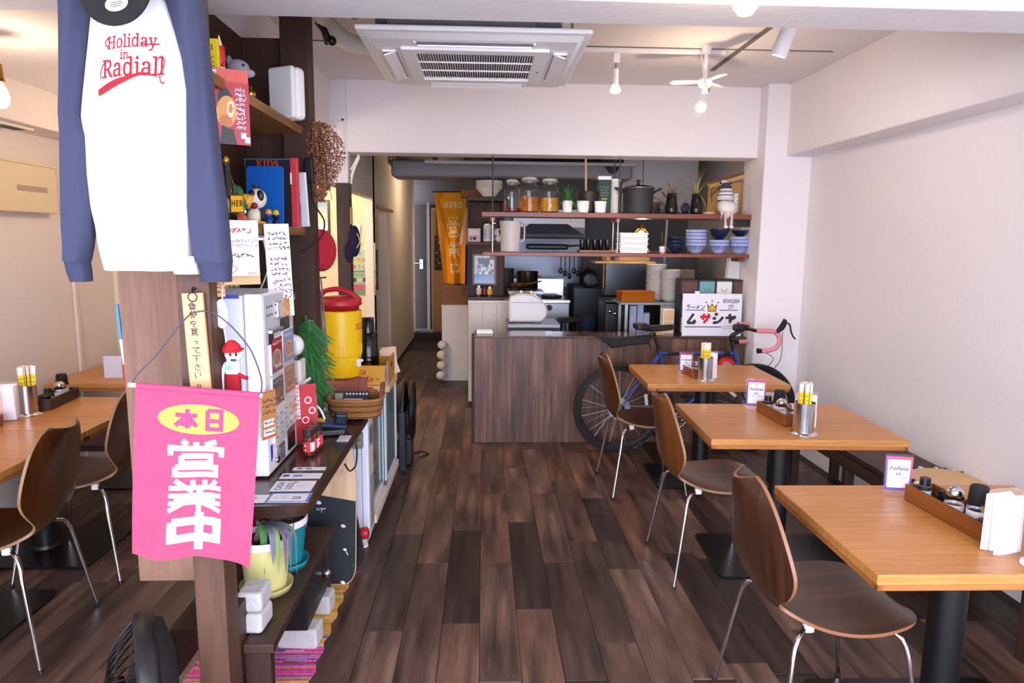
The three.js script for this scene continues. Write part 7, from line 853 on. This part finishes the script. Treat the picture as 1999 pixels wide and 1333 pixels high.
// ---------------------------------------------------------------- bench, plants, blocks, rug, skateboards
{
  const b = thing('low_bench', 'low dark wooden bench under the desk carrying flower pots', 'bench', [0, 0, 0]);
  mesh('seat_board', [bb(-1.02, -0.655, 0.305, 0.335, -2.14, -2.95, 0.003), bb(-0.75, -0.655, 0.305, 0.335, -2.04, -2.142, 0.003)], M.dark, b); mesh('end_leg', bb(-0.75, -0.668, 0.003, 0.305, -2.05, -2.09, 0.003), wood(T.dark, 0.55, 0xd8c4b4), b); mesh('end_leg', bb(-1.0, -0.675, 0.003, 0.305, -2.89, -2.93, 0.003), M.dark, b); mesh('rear_rail', bb(-1.02, -1.0, 0.16, 0.305, -2.15, -2.88), M.dark, b);
  const Y = 0.3355;
  const block = (lab, x, y, z, ry, w = 0.1, h = 0.062, l = 0.19) => { const q = thing('stone_block', lab, 'block', [x, y, z], ry); mesh('block', bx(w, h, l, 0, h / 2, 0, 0.014), M.stone, q); };
  block('white speckled stone block at the bench end, lower of the pair', -0.745, Y, -2.15, -0.06, 0.084, 0.068, 0.11); block('white speckled stone block at the bench end, upper of the pair', -0.747, Y + 0.0685, -2.158, -0.02, 0.082, 0.068, 0.11);
  block('white stone block under the near corner of the black cabinet', -0.72, 0.006, -2.58, 1.5, 0.1, 0.085, 0.16); block('white stone block under the far corner of the black cabinet', -0.715, 0.006, -2.83, 1.5, 0.1, 0.085, 0.14);
  const k = thing('black_speaker', 'black cabinet with round silver knob standing on white stone blocks under the bench', 'speaker', [0, 0, 0]); mesh('cabinet', bb(-0.89, -0.675, 0.0915, 0.3, -2.52, -2.88, 0.006), mat({ color: 0x17151a, roughness: 0.35 }), k); mesh('knob', mv(lathe([[0, 0], [0.018, 0], [0.016, 0.02], [0.008, 0.03], [0, 0.031]], 20), -0.675, 0.19, -2.8, 0, 0, -PI / 2), M.steel, k); mesh('knob_plate', bb(-0.676, -0.671, 0.15, 0.23, -2.79, -2.81, 0.002), M.darkSteel, k);
  const potG = (r, h) => lathe([[0, 0.004], [r * 0.74, 0.004], [r * 0.78, 0.01], [r * 0.97, h - 0.028], [r * 0.99, h - 0.026]], 36), rimG = (r, h) => lathe([[r * 0.985, h - 0.028], [r * 1.03, h - 0.026], [r * 1.05, h], [r * 0.96, h], [r * 0.94, h - 0.02]], 36);
  const pot = (lab, x, z, r, h, m, rimM, sm) => { const q = thing('potted_plant', lab, 'plant', [x, Y, z]); mesh('pot', potG(r, h), m, q); mesh('pot_rim', rimG(r, h), rimM, q); mesh('soil', [cy(r * 0.94, r * 0.9, 0.02, 0, h - 0.04, 0, 28), ...Array.from({ length: 60 }, () => ball(rr(0.003, 0.007), rr(-0.65, 0.65) * r, h - 0.02, rr(-0.65, 0.65) * r, 1, 0.7, 1, 5))], M.soil, q); mesh('saucer', lathe([[0, 0.001], [r * 0.95, 0.001], [r * 1.05, 0.028], [r * 1.02, 0.03], [r * 0.92, 0.006], [0, 0.006]], 36), sm, q); return q; };
  const teal = pot('teal flower pot with white rim and bare stem on the bench', -0.775, -2.58, 0.092, 0.2, M.teal, M.white, M.tealLight); mesh('stem', tube([[-0.015, 0.19, 0], [-0.012, 0.26, 0.005], [-0.018, 0.31, 0], [-0.012, 0.325, 0]], 0.013, 20, 8), flat(0x8d7a6a, 0.9), teal);
  pot('teal flower pot half hidden behind the front teal pot', -0.84, -2.78, 0.092, 0.19, M.teal, M.white, M.tealLight);
  const yl = pot('pale yellow flower pot with drooping withered leaves on the bench', -0.782, -2.39, 0.09, 0.21, M.lemon, M.white, M.lemon);
  mesh('stem', tube([[-0.03, 0.19, 0], [-0.012, 0.235, 0.01], [0.008, 0.262, 0.02]], 0.011, 16, 8), flat(0x8d7a6a, 0.9), yl);
  const droop = (L, w, a, out) => { const g = new THREE.PlaneGeometry(w, 1, 2, 10), p = g.attributes.position; for (let i = 0; i < p.count; i++) { const v = 0.5 - p.getY(i), u = p.getX(i), wv = Math.sin(PI * Math.min(1, 0.15 + v * 0.85)) ** 0.7; const r = out * Math.sin(Math.min(1, v * 1.6) * PI / 2); p.setXYZ(i, Math.cos(a) * r - Math.sin(a) * u * wv, 0.265 + 0.03 * Math.sin(v * PI * 0.6) - L * v * v, Math.sin(a) * r + Math.cos(a) * u * wv + 0.015 - Math.abs(u) * 0.3); } g.computeVertexNormals(); return mv(g, 0.01, 0, 0.015); };
  for (const [L, w, a, o, m] of [[0.2, 0.026, 1.35, 0.05, M.leaf], [0.19, 0.022, 0.75, 0.085, M.leafPale], [0.2, 0.024, 0.3, 0.1, M.leafGrey], [0.15, 0.022, 1.0, 0.095, M.leafGrey], [0.22, 0.022, 0.05, 0.11, flat(0x7f9a78, 0.6)], [0.12, 0.022, -0.5, 0.1, M.leafGrey], [0.19, 0.02, 0.55, 0.1, flat(0x6f6a80, 0.7)], [0.13, 0.018, 0.9, 0.06, M.leafGrey]]) mesh('leaf', droop(L, w, a, o), m, yl);
  const rb = thing('red_folder', 'red upright folder standing at the back of the bench', 'folder', [-0.88, Y, -2.62], 0.1); mesh('cover', bx(0.012, 0.24, 0.16, 0, 0.12, 0, 0.002), flat(0xa03a34, 0.5), rb); mesh('cover', bx(0.012, 0.24, 0.16, 0.018, 0.12, 0, 0.002), flat(0x8c2f2c, 0.5), rb); mesh('spine', bx(0.03, 0.24, 0.012, 0.009, 0.12, 0.08, 0.003), flat(0x94332e, 0.5), rb);
  const rugM = print(256, 1024, (c, w, h) => { const P = ['#d83c8c', '#e86ab0', '#6a5a8c', '#8a86b0', '#d8a040', '#b02c5c', '#e050a0', '#3c3468', '#e8c060', '#f07ab8']; for (let y = 0; y < h; y += 7) { const t = y / h; c.fillStyle = t < 0.42 ? ['#d8a03c', '#e0b050', '#c88c2c', '#e8c878', '#d09838'][Math.floor(rnd() * 5)] : P[Math.floor(rnd() * 10)]; c.fillRect(0, y, w, 8); for (let x = 0; x < w; x += 6) { c.fillStyle = `rgba(${rnd() > 0.5 ? '255,240,230' : '40,10,40'},0.14)`; c.fillRect(x, y, 3, 7); } } for (let i = 0; i < 14; i++) { c.fillStyle = P[i % 10]; c.fillRect(rr(150, 220), rr(300, 620), rr(20, 60), rr(10, 24)); } }, 0.95);
  const rug = thing('woven_rug', 'multicoloured woven rag rug under the bench', 'rug', [0, 0, 0]);
  const rg = new THREE.BoxGeometry(1, 0.005, 1, 30, 1, 90), rp = rg.attributes.position; for (let i = 0; i < rp.count; i++) { const u = rp.getX(i) + 0.5, v = 0.5 - rp.getZ(i); rp.setXYZ(i, -1.08 + u * (0.455 - 0.0 * v) + 0.006 * Math.sin(v * 60) * (u > 0.9 ? 1 : 0), rp.getY(i) + 0.004 + 0.0012 * Math.sin(v * 320), -1.85 - v * 1.23); } rg.computeVertexNormals(); { const u = rg.attributes.uv; for (let i = 0; i < u.count; i++) u.setXY(i, (rp.getX(i) + 1.08) / 0.46, (-1.85 - rp.getZ(i)) / 1.23); } rg.userData.keep = true; mesh('weave', rg, rugM, rug);
  mesh('fringe', Array.from({ length: 40 }, (_, i) => bar([-1.07 + i * 0.0112, 0.006, -3.08], [-1.07 + i * 0.0112 + rr(-0.008, 0.008), 0.003, -3.105], 0.003, 4)), flat(0xd8a848, 0.9), rug).userData.kind = 'stuff';
  // skateboards
  const deck = (w, L) => { const s = new THREE.Shape(); s.moveTo(-w / 2, 0.1); s.quadraticCurveTo(-w / 2, 0, -w * 0.22, 0.0); s.lineTo(w * 0.22, 0.0); s.quadraticCurveTo(w / 2, 0, w / 2, 0.1); s.lineTo(w / 2, L * 0.55); s.quadraticCurveTo(w * 0.5, L * 0.8, w * 0.25, L * 0.95); s.quadraticCurveTo(0, L * 1.02, -w * 0.25, L * 0.95); s.quadraticCurveTo(-w * 0.5, L * 0.8, -w / 2, L * 0.55); s.closePath(); return s; };
  const s1 = thing('skateboard', 'long board with bare wood upper half and black lower half leaning on the desk', 'skateboard', [-0.7, 0.01, -3.05]); s1.rotation.x = -0.16;
  mesh('deck', ext(deck(0.225, 0.76), 0.01, 0.0015, 12), wood(T.maple, 0.5, 0xffffff, { s: 1, v: 0.3, axis: 1 }), s1);
  const gripShape = new THREE.Shape(); gripShape.moveTo(-0.1115, 0.1); gripShape.quadraticCurveTo(-0.1115, 0.003, -0.05, 0.003); gripShape.lineTo(0.05, 0.003); gripShape.quadraticCurveTo(0.1115, 0.003, 0.1115, 0.1); gripShape.lineTo(0.1115, 0.385); gripShape.lineTo(-0.1115, 0.425); gripShape.closePath();
  const gg = new THREE.ShapeGeometry(gripShape, 12).translate(0, 0, 0.0122); { const u = gg.attributes.uv, p = gg.attributes.position; for (let i = 0; i < u.count; i++) u.setXY(i, (p.getX(i) + 0.112) / 0.224, p.getY(i) / 0.43); } gg.userData.keep = true;
  mesh('black_half', gg, print(256, 512, (c, w, h) => { fill(c, '#10131e', 0, 0, w, h); for (let i = 0; i < 40; i++) { c.fillStyle = `rgba(220,225,240,${rr(0.1, 0.5)})`; c.fillRect(rr(0, w), rr(0, h), rr(1, 5), rr(1, 3)); } for (const [x, y, r, q] of [[190, 190, 9, '#e8c8e0'], [200, 320, 7, '#e8e8f4'], [120, 440, 6, '#e8e8f4'], [190, 500, 8, '#f4f4fa'], [60, 60, 10, '#d8d8e8']]) { c.fillStyle = q; c.beginPath(); c.ellipse(x, y, r * 1.5, r, 0.4, 0, 7); c.fill(); } c.strokeStyle = '#e4e4f0'; c.lineWidth = 5; c.beginPath(); c.moveTo(206, 330); c.lineTo(216, 350); c.stroke(); scrawl(c, 50, 90, 40, 1, 14, '#c8c8d8', 4); }, 0.6), s1);
  mesh('stamp', mv(new THREE.CircleGeometry(0.03, 24), 0.035, 0.52, 0.0122), print(96, 96, (c, w, h) => { fill(c, '#d0ac86', 0, 0, w, h); c.strokeStyle = '#8a6a50'; c.lineWidth = 3; for (let i = 0; i < 8; i++) { c.beginPath(); c.moveTo(48 + 20 * Math.cos(i * 0.785), 48 + 20 * Math.sin(i * 0.785)); c.lineTo(48 + 40 * Math.cos(i * 0.785), 48 + 40 * Math.sin(i * 0.785)); c.stroke(); } c.strokeRect(30, 38, 36, 20); }), s1);
  for (const [x, y] of [[-0.02, 0.62], [0.03, 0.3], [-0.03, 0.3]]) mesh('bolt', mv(cy(0.005, 0.005, 0.002, 0, 0, 0, 10), x, y, 0.0125, PI / 2), M.darkSteel, s1);
  const s2 = thing('skateboard', 'second skateboard behind with red wheels, seen edge on', 'skateboard', [-0.665, 0.012, -3.2]); s2.rotation.set(-0.12, 0, 0.2); mesh('deck', ext(deck(0.21, 0.66), 0.01, 0.0015, 10), M.black, s2); for (const y of [0.14, 0.52]) { const tr = mesh('truck', [bx(0.05, 0.06, 0.03, 0, y, -0.015, 0.006), bar([-0.08, y, -0.04], [0.1, y, -0.04], 0.008)], M.brushed, s2); }
  for (const y of [0.14, 0.52]) for (const x of [-0.09, 0.115]) mesh('wheel', mv(lathe([[0, -0.022], [0.02, -0.022], [0.029, -0.014], [0.029, 0.014], [0.02, 0.022], [0, 0.022]], 24), x, y, -0.04, 0, 0, PI / 2), flat(0xb01c28, 0.4), s2);
  const so = thing('plug_box', 'grey square socket adapter hanging at the desk edge', 'adapter', [-0.625, 0.6, -3.38]); mesh('box', bx(0.05, 0.075, 0.04, 0, 0, 0, 0.004), flat(0x77786c, 0.5), so); mesh('knob', mv(cy(0.012, 0.012, 0.03, 0, 0, 0, 14), 0.015, 0, 0.02, PI / 2), flat(0x8a8a74, 0.4), so);
  // black fan at the entrance
  const fn = thing('tower_fan', 'black slatted fan on the floor beside the near post', 'fan', [-0.965, 0, -1.88], 2.05);
  mesh('guard_rim', [new THREE.TorusGeometry(0.205, 0.017, 10, 52).scale(1, 1, 1.8).translate(0, 0.3, 0)], M.black, fn); for (let i = 0; i < 36; i++) { const a = i / 36 * 2 * PI; mesh('guard_slat', tube([[0.05 * Math.cos(a), 0.3 + 0.05 * Math.sin(a), -0.105], [0.13 * Math.cos(a + 0.18), 0.3 + 0.13 * Math.sin(a + 0.18), -0.09], [0.2 * Math.cos(a + 0.3), 0.3 + 0.2 * Math.sin(a + 0.3), -0.03]], 0.0028, 12, 5), M.black, fn); }
  mesh('motor', mv(lathe([[0, 0], [0.06, 0], [0.055, 0.05], [0, 0.06]], 24), 0, 0.3, -0.11, PI / 2), M.black, fn); mesh('front_shell', mv(lathe([[0, 0.06], [0.1, 0.055], [0.19, 0.03], [0.2, 0]], 40), 0, 0.3, 0.02, PI / 2), M.blackMat, fn); for (let i = 0; i < 4; i++) mesh('blade', mv(ball(0.09, 0.1, 0, 0, 1, 0.55, 0.05, 12), 0, 0.3, -0.04, 0.35, 0, i * PI / 2), M.charcoal, fn); mesh('foot', [bx(0.3, 0.03, 0.22, 0, 0.016, 0, 0.012), bx(0.03, 0.28, 0.05, 0.215, 0.16, 0, 0.01), bx(0.03, 0.28, 0.05, -0.215, 0.16, 0, 0.01)], M.black, fn);
}

// ---------------------------------------------------------------- ceiling: air conditioner, lamps, fan; left wall fittings
{
  const a = thing('ceiling_air_conditioner', 'white square cassette air conditioner hanging under the ceiling', 'air conditioner', [-0.04, 2.425, -3.44]);
  const W = 0.485, acW = mat({ color: 0xfdfdfc, roughness: 0.4 });
  mesh('panel_rim', [bx(2 * W, 0.022, 0.1, 0, 0.02, W - 0.05, 0.008), bx(2 * W, 0.022, 0.1, 0, 0.02, -W + 0.05, 0.008), bx(0.1, 0.022, 2 * W - 0.2, W - 0.05, 0.02, 0, 0.008), bx(0.1, 0.022, 2 * W - 0.2, -W + 0.05, 0.02, 0, 0.008)], acW, a);
  mesh('panel_slope', (() => { const g = new THREE.CylinderGeometry(0.665, 0.605, 0.03, 4, 1, true).rotateY(PI / 4); return g.translate(0, 0.005, 0).toNonIndexed(); })(), acW, a);
  const hole = (w, d, w2, d2) => { const s = rshape(w, d, 0.02); s.holes.push(rshape(w2, d2, 0.01)); return s; };
  mesh('panel_face', [bx(0.86, 0.012, 0.14, 0, -0.004, 0.36, 0.004), bx(0.86, 0.012, 0.14, 0, -0.004, -0.36, 0.004), bx(0.14, 0.012, 0.58, 0.36, -0.004, 0, 0.004), bx(0.14, 0.012, 0.58, -0.36, -0.004, 0, 0.004)], acW, a);
  for (let i = 0; i < 4; i++) { const q = (m, g) => mesh(m[0], mv(g, 0, 0, 0, 0, i * PI / 2, 0), m[1], a); q(['louver_recess', flat(0xa9a6aa, 0.6)], bx(0.5, 0.004, 0.062, 0, -0.0115, 0.375)); q(['louver', acW], mv(bx(0.48, 0.008, 0.052, 0, 0, 0, 0.003), 0, -0.02, 0.375, 0.3)); for (const s of [-1, 1]) q(['louver_end', acW], bx(0.012, 0.012, 0.06, s * 0.25, -0.012, 0.375, 0.003)); }
  mesh('intake_frame', (() => { const s = rshape(0.64, 0.62, 0.012); s.holes.push(rshape(0.53, 0.5, 0.005)); return ext(s, 0.014, 0.002).rotateX(PI / 2).translate(0, -0.006, 0); })(), acW, a);
  mesh('intake_dark', bx(0.56, 0.004, 0.54, 0, 0.002, 0), M.black, a);
  for (let i = 0; i < 46; i++) mesh('grille_slat', bx(0.003, 0.008, 0.5, -0.2587 + i * 0.0115, -0.012, 0), acW, a);
  for (let i = 0; i < 4; i++) mesh('grille_bar', bx(0.53, 0.006, 0.009, 0, -0.015, -0.235 + i * 0.157), acW, a);
  mesh('status_light', bx(0.008, 0.003, 0.02, 0.295, -0.021, -0.05), M.charcoal, a);
  mesh('body', bb(-0.37, 0.37, 0.03, 0.33, -0.4, 0.36, 0.004), flat(0x8c929a, 0.45, { metalness: 0.4 }), a);
  mesh('side_panel', [bx(0.09, 0.26, 0.02, 0.31, 0.17, 0.365), bx(0.05, 0.26, 0.02, -0.39, 0.17, 0.33)], flat(0x6c7076, 0.5), a);
  for (const [x, z] of [[-0.42, 0.3], [0.42, 0.3], [-0.42, -0.3], [0.42, -0.3]]) mesh('hanger_rod', cy(0.006, 0.006, 0.3, x, 0.03, z, 8), M.steel, a);
  const ro = thing('duct_hose', 'pale insulated hose with black joint by the air conditioner', 'hose', [-0.72, 2.6, -3.55]); mesh('hose', tube([[0.15, 0, 0.3], [-0.02, 0.06, 0.2], [-0.06, 0.05, -0.1], [0.03, 0.0, -0.25], [0.2, -0.02, -0.25]], 0.045, 40, 12), M.offwhite, ro); mesh('joint', [tube([[-0.08, 0.03, 0.0], [-0.06, 0.0, -0.05], [-0.05, -0.05, -0.08]], 0.018), ball(0.024, -0.03, -0.04, -0.06)], M.black, ro); mesh('clamp', bar([-0.06, 0.155, 0], [-0.06, 0.05, 0], 0.006), M.steel, ro);
  const tr = thing('track_rail', 'white lighting track running across the ceiling', 'track', [0.49, 2.755, -4.37]); mesh('track', bb(-0.1, 0.97, -0.024, 0, -0.018, 0.018, 0.003), M.white, tr); mesh('track', bb(-1.55, -1.0, -0.024, 0, -0.018, 0.018, 0.003), M.white, tr); mesh('end_cap', bb(0.955, 0.975, -0.026, 0, -0.02, 0.02, 0.002), M.white, tr);
  const s1 = thing('track_spot', 'small white track spotlight hanging near the air conditioner', 'lamp', [0.8, 2.73, -4.37]); mesh('adapter', bx(0.04, 0.06, 0.03, 0, -0.03, 0, 0.004), M.white, s1); mesh('neck', cy(0.008, 0.008, 0.05, 0, -0.1, 0, 10), M.grey, s1); mesh('socket', cy(0.016, 0.018, 0.09, 0, -0.185, 0, 14), M.white, s1); mesh('bulb', lathe([[0, -0.238], [0.028, -0.234], [0.034, -0.22], [0.016, -0.185]], 20), M.lampFace, s1);
  const sl1 = new THREE.SpotLight(SOFT, 3.2, 0, 1.2, 0.9); sl1.name = 'track_spot_light'; sl1.position.set(0.8, 2.48, -4.37); sl1.target.position.set(0.8, 0.2, -5.0); sl1.castShadow = true; scene.add(sl1, sl1.target);
  const s2 = thing('track_spot', 'clear glass spotlight glowing warm below the small ceiling fan', 'lamp', [1.3, 2.5, -4.2]); mesh('socket', cy(0.014, 0.018, 0.05, 0, -0.03, 0, 14), M.white, s2); mesh('glass_shade', mv(lathe([[0.028, 0], [0.036, -0.05], [0.045, -0.13], [0.047, -0.14]], 24), -0.01, -0.03, 0, 0.15, 0, -0.12), M.glass, s2); mesh('bulb', ball(0.03, -0.022, -0.115, 0.015), M.bulb, s2); mesh('hanger', bar([0, 0.02, 0], [0.02, 0.25, -0.17], 0.006), M.white, s2);
  point('track_spot_light_2', 1.278, 2.385, -4.185, 0.6);
  const s3 = thing('tube_spot', 'white tubular ceiling spotlight tilted near the front beam', 'lamp', [1.42, 2.74, -3.25]); mesh('tube', mv(lathe([[0, 0], [0.03, 0], [0.035, -0.01], [0.037, -0.24], [0.031, -0.24], [0.03, -0.04]], 26), 0, -0.06, 0, 0.25, 0, -0.25), M.white, s3); mesh('lamp_face', mv(cy(0.03, 0.03, 0.004, 0, -0.238, 0, 22), 0, -0.06, 0, 0.25, 0, -0.25), M.lampFace, s3); mesh('mount', cy(0.012, 0.03, 0.08, 0, -0.07, 0, 14), M.white, s3);
  const sp3 = new THREE.SpotLight(SOFT, 0.9, 0, 1.2, 0.9); sp3.name = 'tube_spot_light'; sp3.position.set(1.36, 2.43, -3.31); sp3.target.position.set(2.4, 1.1, -3.9); sp3.castShadow = true; scene.add(sp3, sp3.target);
  const fan = thing('ceiling_fan', 'small white three-blade ceiling fan on a short stem', 'fan', [1.33, 2.755, -4.3]); mesh('stem', [cy(0.03, 0.024, 0.04, 0, -0.04, 0, 18), cy(0.013, 0.013, 0.14, 0, -0.18, 0, 14)], M.white, fan); mesh('motor', lathe([[0, -0.235], [0.03, -0.232], [0.045, -0.21], [0.042, -0.185], [0.014, -0.175]], 26), M.white, fan); for (let i = 0; i < 3; i++) mesh('blade', mv(ext([[0.03, -0.012], [0.1, -0.03], [0.19, -0.032], [0.21, 0], [0.19, 0.024], [0.1, 0.022], [0.03, 0.012]], 0.004, 0.001), 0, -0.2, 0, -PI / 2 + 0.15, 0, 0.0).rotateY(i * 2 * PI / 3 + 2.9), M.white, fan); mesh('finial', ball(0.012, 0.02, -0.245, 0.0), M.brass, fan);
  const bulbLamp = (lab, x, y, z, k, nm) => { const t = thing('pendant_bulb', lab, 'lamp', [x, y, z]); mesh('socket', [cy(0.02, 0.024, 0.06, 0, 0.06, 0, 18), cy(0.026, 0.026, 0.012, 0, 0.05, 0, 18)], M.brass, t); mesh('bulb', lathe([[0, -0.055], [0.02, -0.05], [0.034, -0.032], [0.038, -0.008], [0.03, 0.022], [0.016, 0.05]], 26), mat({ color: 0xffe6bc, emissive: 0xffc274, emissiveIntensity: 8 }), t); const H = (x < -1.14 ? 2.4 : 2.755) - y; mesh('cord', cy(0.0035, 0.0035, Math.max(0.02, H - 0.12), 0, 0.12, 0, 8), M.black, t); point(nm, x, y - 0.005, z, k); };
  bulbLamp('warm bare filament bulb hanging in front of the ceiling beam', 0.74, 2.29, -2.05, 0.4, 'pendant_bulb_light_2');
  bulbLamp('warm bare filament bulb hanging over the left dining tables', -1.952, 2.158, -2.98, 0.6, 'pendant_bulb_light_3');
  bulbLamp('warm filament bulb hanging over the far corner table, hidden by the shirt', -1.8, 2.12, -4.2, 0.8, 'pendant_bulb_light_4');
  const db = thing('distribution_box', 'cream wall cabinet with a slot mounted on the panelled wall', 'cabinet', [-2.672, 1.73, -4.0]); mesh('box', bb(0, 0.07, 0, 0.28, -0.42, 0.42, 0.006), flat(0xdcc7a6, 0.45), db); mesh('handle_slot', bb(0.07, 0.074, 0.12, 0.15, -0.32, -0.05, 0.002), flat(0xa8957c, 0.4), db); mesh('lid_lip', bb(0.0, 0.078, 0.27, 0.285, -0.42, 0.42, 0.003), flat(0xdcc7a6, 0.45), db);
  const cv = thing('vent_slot', 'small dark vent fitting under the boxed wall beam', 'vent', [-2.56, 2.175, -3.9]); mesh('frame', bb(-0.05, 0.05, 0, 0.014, -0.2, 0.2, 0.003), M.offwhite, cv); mesh('opening', bb(-0.03, 0.03, -0.003, 0.0, -0.15, 0.02), M.charcoal, cv);
  const tb = thing('table_bench_runner', 'plaid cloth runner on the low bench behind the joined tables', 'bench', [-2.2, 0, -4.0]); mesh('bench_top', bb(-0.42, 0.36, 0.4, 0.43, -0.15, 0.15, 0.003), M.dark, tb); for (const x of [-0.38, 0.32]) mesh('leg', bb(x - 0.02, x + 0.02, 0.002, 0.4, -0.12, 0.12), M.dark, tb); mesh('runner', bb(-0.4, 0.1, 0.431, 0.437, -0.155, 0.155, 0.002), flat(0x4a2c34, 0.9), tb);
}

renderer.render(scene, camera);
